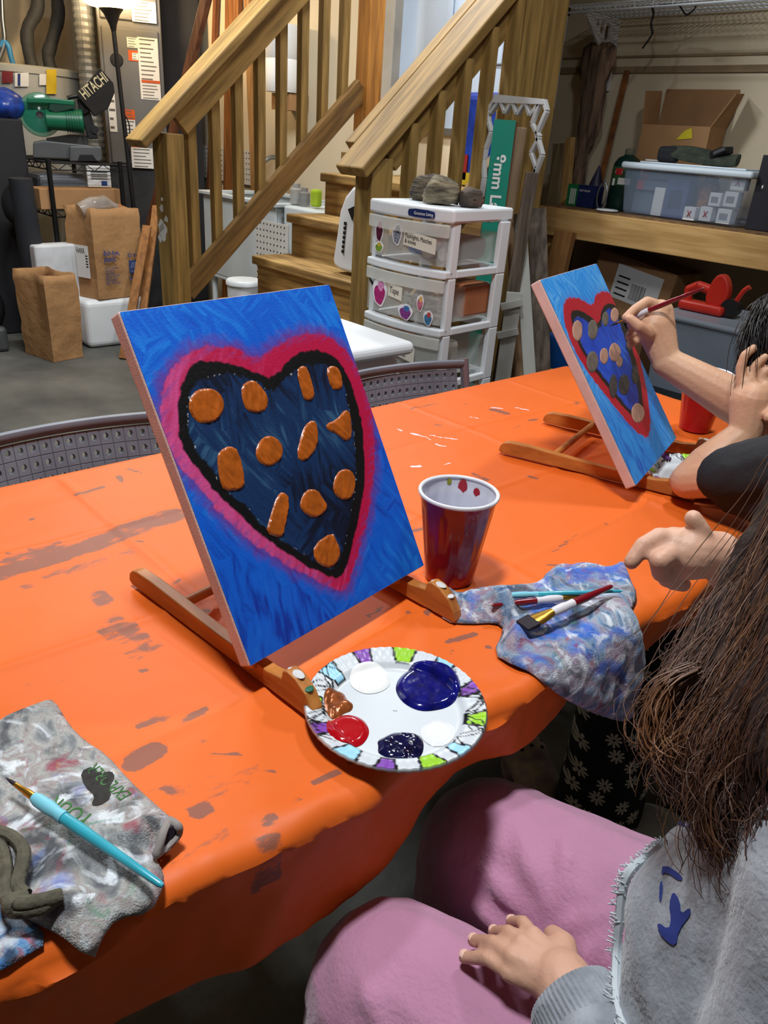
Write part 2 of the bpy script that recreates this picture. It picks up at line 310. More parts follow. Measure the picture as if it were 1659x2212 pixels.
# ============================================================ table and cloth
tb = thing('folding_table', 'long folding table under the orange plastic cloth', 'table', ((TX0 + TX1) / 2, (TY0 + TY1) / 2, 0))
MB().bb(TX0 + .012, TX1 - .022, TY0 + .01, TY1 - .01, TZ - .045, TZ - .004).build('table_top', mat('table_plastic', (60, 60, 62), .5), tb, bevel=.01)
for yy in (TY0 + .25, TY1 - .25):
    for xx in (TX0 + .12, TX1 - .14): MB().cyl((xx, yy, 0), (xx, yy, TZ - .04), .014, n=10).build('leg', DARK, tb, smooth=True)
    MB().cyl((TX0 + .12, yy, .2), (TX1 - .14, yy, .2), .01, n=8).build('crossbar', DARK, tb, smooth=True)
ORG = mat('orange_plastic_cloth', rough=.52, coat=0, spec=.35)
def _orange():
    nt = ORG.node_tree; N = nt.nodes; L = nt.links; b = N['Principled BSDF']
    tc = N.new('ShaderNodeTexCoord'); a = N.new('ShaderNodeVertexColor'); a.layer_name = 'Stain'
    nz = N.new('ShaderNodeTexNoise'); nz.inputs['Scale'].default_value = 38; nz.inputs['Detail'].default_value = 9; nz.inputs['Roughness'].default_value = .7
    mp = N.new('ShaderNodeMapping'); mp.inputs['Scale'].default_value = (1.5, .55, 1); mp.inputs['Rotation'].default_value = (0, 0, -.25)
    L.new(tc.outputs['Object'], mp.inputs[0]); L.new(mp.outputs[0], nz.inputs['Vector'])
    sp = N.new('ShaderNodeSeparateColor'); L.new(a.outputs[0], sp.inputs[0])
    def thresh(chan, lo, hi, amp):
        m1 = N.new('ShaderNodeMath'); m1.operation = 'MULTIPLY_ADD'; L.new(nz.outputs['Fac'], m1.inputs[0]); m1.inputs[1].default_value = amp; L.new(sp.outputs[chan], m1.inputs[2])
        r = N.new('ShaderNodeMapRange'); L.new(m1.outputs[0], r.inputs[0]); r.inputs[1].default_value = lo; r.inputs[2].default_value = hi; return r
    r1 = thresh(0, 1.02, 1.14, 1.0); r2 = thresh(1, 1.02, 1.1, 1.0)
    base = N.new('ShaderNodeMix'); base.data_type = 'RGBA'; base.inputs[6].default_value = (*s2l((228, 106, 30)), 1); base.inputs[7].default_value = (*s2l((218, 96, 30)), 1)
    n3 = N.new('ShaderNodeTexNoise'); n3.inputs['Scale'].default_value = 2.5; L.new(tc.outputs['Object'], n3.inputs['Vector']); L.new(n3.outputs['Fac'], base.inputs[0])
    m1 = N.new('ShaderNodeMix'); m1.data_type = 'RGBA'; m1.inputs[7].default_value = (*s2l((122, 82, 70)), 1); L.new(base.outputs[2], m1.inputs[6])
    sc = N.new('ShaderNodeMath'); sc.operation = 'MULTIPLY'; sc.inputs[1].default_value = .85; L.new(r1.outputs[0], sc.inputs[0]); L.new(sc.outputs[0], m1.inputs[0])
    m2 = N.new('ShaderNodeMix'); m2.data_type = 'RGBA'; m2.inputs[7].default_value = (*s2l((225, 215, 225)), 1); L.new(m1.outputs[2], m2.inputs[6]); L.new(r2.outputs[0], m2.inputs[0])
    L.new(m2.outputs[2], b.inputs['Base Color'])
    n4 = N.new('ShaderNodeTexNoise'); n4.inputs['Scale'].default_value = 14; n4.inputs['Detail'].default_value = 3; L.new(tc.outputs['Object'], n4.inputs['Vector'])
    bp = N.new('ShaderNodeBump'); bp.inputs['Distance'].default_value = .0022; bp.inputs['Strength'].default_value = .6; L.new(n4.outputs['Fac'], bp.inputs['Height']); L.new(bp.outputs[0], b.inputs['Normal'])
_orange()
def edge_x(y): return np.interp(y, [-.3, .04, .16, .33, .42, .55, .7, .87, 1.66], [-.36, -.372, -.362, -.340, -.362, -.346, -.362, -.346, -.36])
def hem_drop(y): return np.interp(y, [-.3, .0, .14, .30, .38, .43, .65, .87, 1.0, 1.66], [.14, .12, .115, .125, .115, .075, .075, .05, .07, .10])
def build_cloth():
    nu, nv = 220, 310
    V = np.linspace(TY0 - .0, TY1, nv); U = np.linspace(0, 1, nu)
    far_drop = .16; P = np.zeros((nu, nv, 3)); flat = np.zeros((nu, nv))
    for j, y in enumerate(V):
        xe = edge_x(y); w = xe - TX0; hd = hem_drop(y); r = .022
        arc = pi / 2 * r; L0 = far_drop; L1 = w - 2 * r; tot = L0 + arc + L1 + arc + hd
        s = np.where(U < .06, U / .06 * L0, np.where(U < .88, L0 + (U - .06) / .82 * (2 * arc + L1), L0 + 2 * arc + L1 + (U - .88) / .12 * hd))
        for i, q in enumerate(s):
            if q <= L0: x = TX0 - .004 * (1 - q / L0) * 3; z = TZ - r - (L0 - q)
            elif q <= L0 + arc: a = (q - L0) / r; x = TX0 + r - r * cos(a); z = TZ - r + r * sin(a)
            elif q <= L0 + arc + L1: x = TX0 + r + q - L0 - arc; z = TZ
            elif q <= L0 + 2 * arc + L1: a = (q - L0 - arc - L1) / r; x = xe - r + r * sin(a); z = TZ - r + r * cos(a)
            else:
                h = q - L0 - 2 * arc - L1; x = xe - .016 * (h / hd) + .012 * (h / hd) * sin(y * 17 + 1) ** 2 * (h / hd); z = TZ - r - h
            P[i, j] = (x, y, z)
    X, Y = P[..., 0], P[..., 1]
    top = sst(TX0 + .01, TX0 + .05, X) * (1 - sst(-.42, -.37, X)); near = sst(-.44, -.37, X)
    dz = (fbm(X * 9, Y * 6, 4) - .5) * .005 * top + near * (fbm(X * 22, Y * 22, 3) - .62) * .010 * (P[..., 2] > TZ - .021)
    for yc in (.02, .36, .72, 1.08, 1.42): dz += .0022 * np.exp(-((Y - yc - .02 * (X + .7)) / .006) ** 2) * top
    for xc in (-.93, -.70, -.52): dz += .0018 * np.exp(-((X - xc - .01 * np.sin(Y * 5)) / .006) ** 2) * top
    P[..., 2] += dz
    P[..., 0] += (P[..., 2] < TZ - .02) * (X > -.6) * (fbm(Y * 14, P[..., 2] * 14, 3) - .5) * .02
    # stains as two mask channels
    S = np.zeros((nu, nv)); Wm = np.zeros((nu, nv))
    def stroke(a, b, w, k=1.0, ch=0):
        A = at_z(*a, TZ); B = at_z(*b, TZ); e = np.array((B.x - A.x, B.y - A.y)); q0 = X - A.x; q1 = Y - A.y
        t = np.clip((q0 * e[0] + q1 * e[1]) / max(e @ e, 1e-12), 0, 1); d = np.hypot(q0 - t * e[0], q1 - t * e[1])
        v = k * (1 - sst(w * .35, w, d)) * (P[..., 2] > TZ - .06); tgt = S if ch == 0 else Wm; np.maximum(tgt, v, out=tgt)
    S[:] = (fbm(X * 4 + 9, Y * 4, 3) - .42) * .45 - .0
    for a, b, w, k in [((0, 1240), (200, 1175), .034, .70), ((150, 1190), (380, 1110), .036, .66), ((20, 1210), (120, 1180), .024, .66), ((60, 1265), (300, 1180), .02, .56), ((215, 1285), (225, 1295), .022, .7), ((250, 1340), (330, 1400), .022, .62),
                       ((225, 1360), (300, 1420), .018, .55), ((290, 1650), (335, 1625), .018, .9), ((90, 1500), (240, 1450), .02, .3), ((395, 1560), (440, 1535), .012, .62), ((300, 1570), (350, 1550), .010, .6),
                       ((425, 1755), (445, 1750), .012, .85), ((540, 1670), (570, 1655), .012, .6), ((400, 1720), (520, 1680), .03, .45), ((360, 1850), (470, 1800), .03, .45), ((575, 1770), (590, 1765), .01, .7), ((550, 1810), (600, 1800), .012, .62),
                       ((640, 1500), (660, 1490), .02, .45), ((1250, 830), (1310, 860), .03, .5), ((1215, 860), (1300, 890), .025, .45), ((1065, 885), (1095, 893), .018, .7), ((890, 905), (940, 945), .025, .42),
                       ((1020, 1020), (1050, 1035), .012, .7), ((1140, 1030), (1160, 1035), .010, .65), ((800, 1750), (800, 1770), .014, 1.0), ((500, 1560), (600, 1530), .02, .4), ((1300, 1130), (1330, 1140), .01, .55), ((990, 870), (1060, 880), .01, .5),
                       ((60, 1490), (160, 1475), .02, .42), ((310, 1120), (380, 1100), .02, .5), ((256, 1030), (262, 1040), .009, .8)]: stroke(a, b, w, k)
    rs = np.random.RandomState(21)
    for _ in range(95):
        x_, y_ = rs.uniform(0, 1250), rs.uniform(880, 1950); an = rs.uniform(-.9, .3); ll = rs.choice([4, 8, 16, 34, 60]); stroke((x_, y_), (x_ + ll * cos(an), y_ + ll * sin(an)), rs.uniform(.004, .009), rs.uniform(.5, .85))
    for a, b, w in [((890, 935), (930, 950), .006), ((930, 942), (985, 950), .005), ((1060, 880), (1085, 882), .006), ((1115, 880), (1140, 885), .006), ((940, 960), (960, 965), .005), ((890, 1007), (910, 1006), .007), ((1010, 900), (1040, 905), .004), ((960, 1004), (975, 1000), .004), ((860, 925), (870, 930), .005)]: stroke(a, b, w, .72, 1)
    m = MB(); m.v = [tuple(p) for p in P.reshape(-1, 3)]
    idx = np.arange(nu * nv).reshape(nu, nv); q = np.stack([idx[:-1, :-1], idx[1:, :-1], idx[1:, 1:], idx[:-1, 1:]], -1).reshape(-1, 4); m.f = [tuple(int(k) for k in f) for f in q]
    o = m.build('tablecloth', ORG, smooth=True)
    set_col(o.data, 'Stain', np.stack([S.ravel(), Wm.ravel(), S.ravel() * 0], -1))
    sd = o.modifiers.new('thick', 'SOLIDIFY'); sd.thickness = .0012; sd.offset = -1
    return tag(o, 'orange plastic tablecloth with paint stains draped over the long table', 'tablecloth')
build_cloth()
ZT = TZ + .004
# ============================================================ canvases with heart paintings
def canvas_frame(bl, br, tl, z=.775):
    B = at_z(*bl, z); E = at_z(*br, z); ux = (E - B).normalized(); T = at_p(*tl, B, ux); uy = (T - B).normalized(); return B, ux, uy, ux.cross(uy).normalized()
def hpoly(zp, s, ox, oy, fr):
    B, ux, uy, n = fr; out = []
    for x, y in zp:
        P = at_p(ox + x / s, oy + y / s, B, n) - B; out.append((P.dot(ux), P.dot(uy)))
    return out
SIDE = mat('raw_canvas_edge', (226, 190, 182), .85, var=.08, scale=30, bump=.0006, bscale=900)
PAINTM = vcol_mat('painted_canvas', rough=.42, bump=.0003, bscale=(420,) * 3, coat=.1)
def canvas(name, label, fr, w, h, cols, outer, black, inner, blobs, blobmat, bloblabel, blobh=.0016, style=0):
    B, ux, uy, n = fr; t = thing(name, label, 'painting', B - n * .01)
    M = frame_M(B, ux, uy, n)
    MB(M).bb(0, w, 0, h, -.018, -.0006).build('stretcher_edge', SIDE, t, bevel=.002)
    nx, ny = 300, 380; gx, gy = np.meshgrid(np.linspace(.001, w - .001, nx), np.linspace(.001, h - .001, ny), indexing='ij'); G = np.stack([gx.ravel(), gy.ravel()], -1); x, y = G[:, 0], G[:, 1]
    sdo = poly_sd(G, smooth_poly(outer, 1)); sdb = poly_sd(G, smooth_poly(black, 1)); sdi = poly_sd(G, smooth_poly(inner, 1))
    wob = (fbm(x * 160, y * 160, 3) - .5)
    wx = x + .02 * (fbm(x * 14, y * 14 + 5, 3) - .5); wy = y + .02 * (fbm(x * 14 + 9, y * 14, 3) - .5)
    def strokes(ang, fx, fy, seed): c, s = cos(ang), sin(ang); return fbm((wx * c + wy * s) * fx + seed, (-wx * s + wy * c) * fy + seed, 4)
    big = fbm(x * 13 + 3, y * 11, 3)
    s1 = strokes(.5, 30, 260, 3); s2 = strokes(-1.1, 30, 240, 11); s3 = strokes(1.4, 36, 260, 23)
    stk = np.where(big > .56, s1, np.where(big > .42, s2, s3))
    def mix(a, b, f): return a + (b - a) * f[:, None]
    C = [np.array(s2l(c)) for c in cols]   # dark blue, blue, light blue, outline, outline tint, black, inner dark, inner mid, inner light
    one = np.ones((len(G), 1))
    lightness = np.clip(stk * .8 - .02 + (fbm(x * 6, y * 5 + 2, 2) - .5) * .9, 0, 1)
    col = mix(C[0] * one, C[1] * one, sst(.1, .45, lightness)); col = mix(col, C[2] * one, sst(.5, 1.0, lightness) * .8)
    halo = sst(.016, -.002, sdo + wob * .012); col = mix(col, (C[3] * .35 + C[0] * .5) * one, halo * (.75 if style == 0 else .15))
    band = sst(.0022, -.0008, sdo + wob * .006)
    bc = mix(C[3] * one, C[4] * one, sst(.45, .95, .45 * strokes(.9, 30, 300, 40) + (.85 * (1 - x / w) ** 1.3 * (1.1 - .5 * y / h) if style == 0 else .25)) * .95)
    if style == 0: bc = mix(bc, C[1] * .6 * one, sst(.4, .8, strokes(.3, 60, 400, 7)) * sst(-.012, .0, sdo) * .5)
    col = mix(col, bc, band)
    bl = sst(.0012, -.0008, sdb + wob * .004); col = mix(col, C[5] * one, bl)
    ic = np.clip(stk * .9 - .08 + (fbm(x * 12 + 40, y * 10, 2) - .5) * 1.0, 0, 1)
    inn = mix(C[6] * one, C[7] * one, sst(.1, .55, ic)); inn = mix(inn, C[8] * one, sst(.6, 1.0, ic) * .75)
    col = mix(col, inn, sst(.001, -.0018, sdi + wob * .007))
    spk = (fbm(x * 500, y * 500, 2) > .80) & (np.abs(sdi) < .0011); col[spk] = s2l((150, 160, 170))
    rip = (stk - .5) * .00030
    m = MB(M); m.v = [tuple(B + ux * a + uy * b_ + n * c_) for a, b_, c_ in zip(x, y, rip)]
    idx = np.arange(nx * ny).reshape(nx, ny); m.f = [tuple(int(k) for k in f) for f in np.stack([idx[:-1, :-1], idx[1:, :-1], idx[1:, 1:], idx[:-1, 1:]], -1).reshape(-1, 4)]
    o = m.build('painted_face', PAINTM, t, smooth=True); set_col(o.data, 'Col', np.clip(col, 0, 1))
    for k, bp in enumerate(blobs):
        sp = smooth_poly(bp, 1 if style == 0 else 2); arr = np.array(sp); ang = random.uniform(1, 2)
        step = .0016
        mm, uv = sheet([tuple(p) for p in sp], step, lambda a, b_: (a, b_, 0)); U = np.array(uv); sd_ = poly_sd(U, arr)
        hh = sst(0, -.0014, sd_) * blobh * (.2 + 1.6 * fbm((U[:, 0] * cos(ang) + U[:, 1] * sin(ang)) * 90 + k, (-U[:, 0] * sin(ang) + U[:, 1] * cos(ang)) * 320, 3)) + .0002
        mm.v = [tuple(B + ux * a + uy * b_ + n * c_) for (a, b_), c_ in zip(uv, hh)]
        pb = mm.build('paint_spot', blobmat[k % len(blobmat)], t, smooth=True, fix=False)
        if k == 0: pb['label'] = bloblabel
    return t
F1 = canvas_frame((541, 1441), (917, 1222), (252, 662))
z1 = lambda p: hpoly(p, 2.183, 200, 600, F1)
O1 = [(775, 385), (690, 345), (600, 320), (500, 330), (430, 370), (370, 440), (335, 530), (325, 650), (345, 760), (390, 850), (450, 930), (520, 1010), (600, 1100), (680, 1180), (760, 1250), (850, 1310), (950, 1370), (1050, 1420), (1120, 1455), (1192, 1478), (1212, 1420), (1240, 1330), (1270, 1230), (1300, 1120), (1320, 980), (1330, 850), (1325, 720), (1310, 600), (1280, 500), (1235, 400), (1180, 330), (1110, 280), (1040, 262), (960, 275), (880, 315), (820, 355)]
B1 = [(845, 478), (780, 450), (700, 420), (600, 395), (520, 390), (470, 410), (430, 480), (410, 560), (400, 650), (410, 760), (440, 830), (500, 900), (560, 990), (620, 1050), (700, 1120), (780, 1200), (860, 1260), (950, 1320), (1050, 1380), (1110, 1405), (1160, 1415), (1190, 1380), (1215, 1300), (1240, 1200), (1265, 1080), (1285, 950), (1280, 800), (1270, 680), (1240, 560), (1200, 450), (1150, 380), (1090, 345), (1010, 340), (950, 370), (900, 420)]
I1 = [(835, 540), (780, 490), (700, 460), (620, 450), (540, 470), (470, 510), (448, 600), (450, 700), (480, 800), (540, 880), (600, 960), (650, 1020), (720, 1070), (780, 1140), (850, 1210), (940, 1270), (1020, 1320), (1090, 1365), (1150, 1370), (1180, 1300), (1200, 1200), (1225, 1080), (1245, 950), (1240, 820), (1225, 680), (1200, 560), (1170, 470), (1120, 415), (1050, 405), (980, 410), (920, 470)]
def circ(cx, cy, rx, ry, n=12, j=.07): return [(cx + rx * cos(2 * pi * k / n) * random.uniform(1 - j, 1 + j), cy + ry * sin(2 * pi * k / n) * random.uniform(1 - j, 1 + j)) for k in range(n)]
S1 = [circ(537, 605, 86, 86), [(700, 510), (740, 482), (775, 490), (830, 560), (822, 620), (780, 640), (725, 628), (703, 570)], [(960, 440), (985, 412), (1015, 425), (1050, 550), (1035, 578), (1000, 580), (985, 540)], [(1098, 430), (1130, 412), (1165, 430), (1182, 510), (1165, 528), (1125, 528)],
      [(1098, 690), (1150, 670), (1190, 618), (1216, 640), (1225, 750), (1192, 775), (1160, 740), (1108, 720)], [(985, 730), (1005, 690), (1040, 668), (1062, 700), (1062, 800), (1000, 872), (958, 845)], [(765, 820), (785, 770), (822, 742), (870, 755), (900, 800), (890, 860), (830, 895), (780, 870)],
      [(585, 850), (600, 815), (645, 790), (690, 815), (722, 965), (700, 1000), (620, 1008), (597, 950)], [(1130, 985), (1150, 920), (1185, 900), (1220, 908), (1242, 950), (1230, 1030), (1190, 1052), (1145, 1030)], [(975, 1060), (1005, 998), (1060, 998), (1085, 1040), (1110, 1075), (1090, 1112), (1040, 1137), (985, 1100)],
      [(865, 1035), (895, 1005), (932, 1040), (905, 1200), (885, 1228), (815, 1205), (835, 1130)], [(1040, 1260), (1130, 1198), (1150, 1240), (1172, 1295), (1150, 1350), (1105, 1372), (1045, 1335)]]
OC = mat('copper_orange_paint', (176, 88, 24), .32, var=.12, scale=60, coat=.25)
canvas('heart_painting', 'blue canvas with pink and black heart full of orange spots, nearest', F1, .2794, .3556,
       [(6, 48, 150), (8, 88, 196), (30, 134, 224), (176, 14, 62), (200, 76, 136), (8, 8, 10), (8, 16, 36), (14, 44, 84), (52, 92, 124)], z1(O1), z1(B1), z1(I1), [z1(b) for b in S1], [OC], 'thick copper orange paint spot')
F2 = canvas_frame((1374, 1050), (1466, 942), (1166, 603))
z2 = lambda p: hpoly(p, 2.77, 1060, 420, F2)
O2 = [(615, 668), (540, 630), (480, 612), (445, 630), (435, 690), (445, 780), (480, 880), (530, 980), (600, 1090), (680, 1190), (760, 1290), (840, 1390), (900, 1440), (940, 1458), (957, 1380), (945, 1250), (930, 1150), (905, 1040), (880, 930), (850, 830), (820, 720), (780, 640), (730, 595), (670, 580), (625, 605)]
B2 = [(650, 785), (600, 730), (540, 695), (490, 690), (480, 720), (490, 800), (530, 910), (590, 1010), (650, 1090), (720, 1180), (790, 1270), (850, 1330), (900, 1352), (912, 1290), (905, 1180), (885, 1060), (855, 950), (830, 850), (800, 740), (760, 670), (705, 648), (665, 680)]
I2 = [(655, 815), (600, 775), (540, 735), (505, 730), (500, 780), (520, 850), (560, 930), (610, 1010), (665, 1080), (730, 1165), (800, 1255), (850, 1300), (885, 1310), (890, 1250), (880, 1170), (860, 1080), (835, 970), (805, 870), (775, 770), (740, 695), (700, 680), (672, 720)]
S2 = [circ(518, 815, 32, 62), circ(610, 810, 30, 60), circ(740, 722, 25, 44), circ(685, 745, 20, 45), circ(608, 1000, 35, 65), circ(678, 965, 27, 50), circ(742, 945, 36, 58), circ(770, 1000, 20, 34), circ(733, 1150, 25, 72), circ(797, 1140, 35, 62), circ(862, 1080, 22, 56), circ(880, 1308, 40, 60), circ(828, 900, 20, 40)]
TAN = mat('tan_paint', (186, 142, 122), .35, var=.1, scale=60, coat=.2); TAUPE = mat('taupe_paint', (112, 104, 96), .35, var=.15, scale=60, coat=.2); DTAUPE = mat('slate_paint', (62, 62, 62), .35, var=.15, scale=60, coat=.2)
canvas('heart_painting', 'light blue canvas with red heart and tan spots, being painted', F2, .2794, .3556,
       [(14, 88, 190), (34, 142, 226), (110, 190, 242), (178, 14, 40), (196, 30, 54), (12, 12, 14), (10, 44, 150), (16, 72, 190), (40, 110, 215)], z2(O2), z2(B2), z2(I2), [z2(b) for b in S2], [TAN, TAUPE, TAN, TAUPE, TAUPE, TAN, TAN, TAN, DTAUPE, DTAUPE, DTAUPE, TAN, DTAUPE], 'tan paint spot', style=1, blobh=.0009)
# ============================================================ table easels
EAS = wood('easel_wood', (196, 128, 60), (160, 96, 42), 'x', .45); EASTOP = EAS
def easel(label, runners, fr, w, h):
    B, ux, uy, n = fr; t = thing('table_easel', label, 'easel', runners[0][0])
    nh = Vector((n.x, n.y, 0)).normalized()
    for P0, P1 in runners:
        P0 = Vector(P0); P1 = Vector(P1); d = (P1 - P0); L = d.length; d.normalize()
        # where the canvas front crosses this runner
        c = (B - P0).dot(n); sC = (B - P0).dot(n) / d.dot(n); k = sC
        up = [(0, .004), (.002, .014), (.008, .020), (.018, .023), (.05, .024), (.11, .022), (max(.15, k - .10), .020), (k - .05, .020), (k - .025, .020), (k - .012, .020), (k + .010, .024), (k + .012, .034), (k + .018, .037), (k + .030, .035), (k + .045, .026), (k + .055, .012), (k + .058, .002)]
        low = [(k + .056, 0), (.006, 0)]
        mb = MB().prism(up + low, P0 - d.cross(Vector((0, 0, 1))).normalized() * -.0, d, (0, 0, 1), .014)
        mb.build('runner', EAS, t, bevel=.002, fix=True)
        s = d.cross(Vector((0, 0, 1))).normalized() * .009
        q = P0 + d * (k + .045) + Vector((0, 0, .052)) + s
        for (kk, zz, rr, cc) in ((.024, .0352, .011, 'w'), (.041, .0272, .006, 'g' if P0.y < .5 else 'w')):
            MB().ball(P0 + d * (k + kk) - d.cross(Vector((0, 0, 1))).normalized() * -.007 + Vector((0, 0, zz)), (rr, .0055, .0014), 14, 8, Matrix.Rotation(atan2(d.y, d.x), 3, 'Z')).build('paint_smear', mat('smeared_white_paint', (228, 226, 226), .5) if cc == 'w' else mat('smeared_green_paint', (20, 110, 80), .5), t, smooth=True)
        b0 = P0 + d * (k - .022) + Vector((0, 0, .018)) + s; b1 = b0 + uy * (h * .8)
        MB().beam(b0 - n * .012, b1 - n * .012, .018, .014, n).build('upright', EAS, t, bevel=.002)
    a, b = [Vector(r[0]) + (Vector(r[1]) - Vector(r[0])).normalized() * .10 + Vector((0, 0, .016)) for r in runners]
    MB().cyl(a, b, .006, n=10).build('crossbar', EAS, t, smooth=True)
    a, b = [P + uy * (h * .55) - n * .036 for P in (B + ux * .03, B + ux * (w - .03))]
    return t
def on_t(x, y): return at_z(x, y, ZT)
r0, r1 = on_t(302, 1250), on_t(655, 1512)
q1 = on_t(948, 1310); q0 = q1 + (r0 - r1)
e1 = easel('wooden table easel holding the nearest heart painting', [(r0, r1), (q0, q1)], F1, .28, .356)
wp = mat('smeared_white_paint', (228, 226, 226), .5); gp = mat('smeared_green_paint', (20, 110, 80), .5); pp = mat('smeared_pink_paint', (214, 150, 150), .5)
def smear(parent, px, py, P0, nrm, pts, m):
    c = at_p(px, py, P0, nrm); u = nrm.orthogonal().normalized() if abs(nrm.z) > .9 else nrm.cross(Vector((0, 0, 1))).normalized(); v = nrm.cross(u)
    MB().prism(smooth_poly(pts, 1), c, u, v, .0012).build('paint_smear', m, parent, fix=True)
a2, b2 = on_t(1082, 972), on_t(1455, 1065); c2 = on_t(1176, 908); 
easel('wooden table easel holding the light blue heart painting', [(a2, b2), (c2, c2 + (b2 - a2))], F2, .28, .356)
# ============================================================ plastic cups
REDC = mat('red_cup_plastic', (186, 20, 30), .2, var=.25, scale=14, coat=.4, col2=(140, 14, 34)); CUPIN = mat('cup_inside', (214, 214, 222), .3, var=.06); WATER = mat('paint_water', (150, 150, 190), .05, var=.2, scale=30)
def cup(label, c, rim_r, base_r, h):
    t = thing('plastic_cup', label, 'cup', c); n = 64; prof = [(base_r * .7, .004), (base_r * .97, .0), (base_r, .004), (base_r * 1.03, .02)]
    vs = []; rows = 26
    def rad(z, a):
        f = z / h; r = base_r + (rim_r - base_r) * f; k = sst(.28, .34, f) * (1 - sst(.86, .9, f)); return r * (1 - .016 * k * (1 + cos(a * 16)) )
    m = MB(); vs = [Vector(c) + Vector((rad(h * i / rows, 2 * pi * k / n) * cos(2 * pi * k / n), rad(h * i / rows, 2 * pi * k / n) * sin(2 * pi * k / n), h * i / rows)) for i in range(rows + 1) for k in range(n)]
    fs = [(i * n + k, i * n + (k + 1) % n, (i + 1) * n + (k + 1) % n, (i + 1) * n + k) for i in range(rows) for k in range(n)] + [tuple(range(n))[::-1]]
    m.add(vs, fs); m.build('cup_wall', REDC, t, smooth=True)
    m = MB(); vs2 = []
    for i in range(rows + 1):
        z = .004 + (h - .004) * i / rows
        vs2 += [Vector(c) + Vector(((rad(z, a) - .0012) * cos(a), (rad(z, a) - .0012) * sin(a), z)) for a in [2 * pi * k / n for k in range(n)]]
    m.add(vs2, [tuple(reversed(f)) for f in fs[:-1]]); m.build('cup_lining', CUPIN, t, smooth=True)
    MB().tube([Vector(c) + Vector((rim_r * cos(a), rim_r * sin(a), h)) for a in [2 * pi * k / 48 for k in range(49)]], .0026, 8, cap=False).build('cup_rim', mat('cup_rim_white', (226, 228, 232), .3, var=.05), t, smooth=True)
    zz = h * .62; r = base_r + (rim_r - base_r) * zz / h - .003; MB().lathe([(0.0001, zz), (r, zz)], c, 32).build('paint_water', WATER, t)
    for a0, zc, hh_, ww, mm in ((2.2, .90, .022, .006, REDC), (1.75, .88, .012, .005, REDC), (2.6, .95, .01, .003, mat('yellow_drip', (170, 170, 40), .4))):
        R = base_r + (rim_r - base_r) * zc - .0022; p = [Vector(c) + Vector((R * cos(a0 + a), R * sin(a0 + a), h * zc + z)) for a, z in [(ww / R * cos(q), hh_ / 2 * sin(q)) for q in [k * pi / 6 for k in range(12)]]]
        m = MB(); m.add(p, [tuple(range(12))]); m.build('paint_drip', mm, t)
    return t
cup('red ribbed plastic cup of paint water beside the nearest painting', on_t(970, 1243), .0475, .031, .118)
cup('red plastic cup partly hidden behind the light blue painting and arm', on_t(1500, 925), .0475, .031, .118)
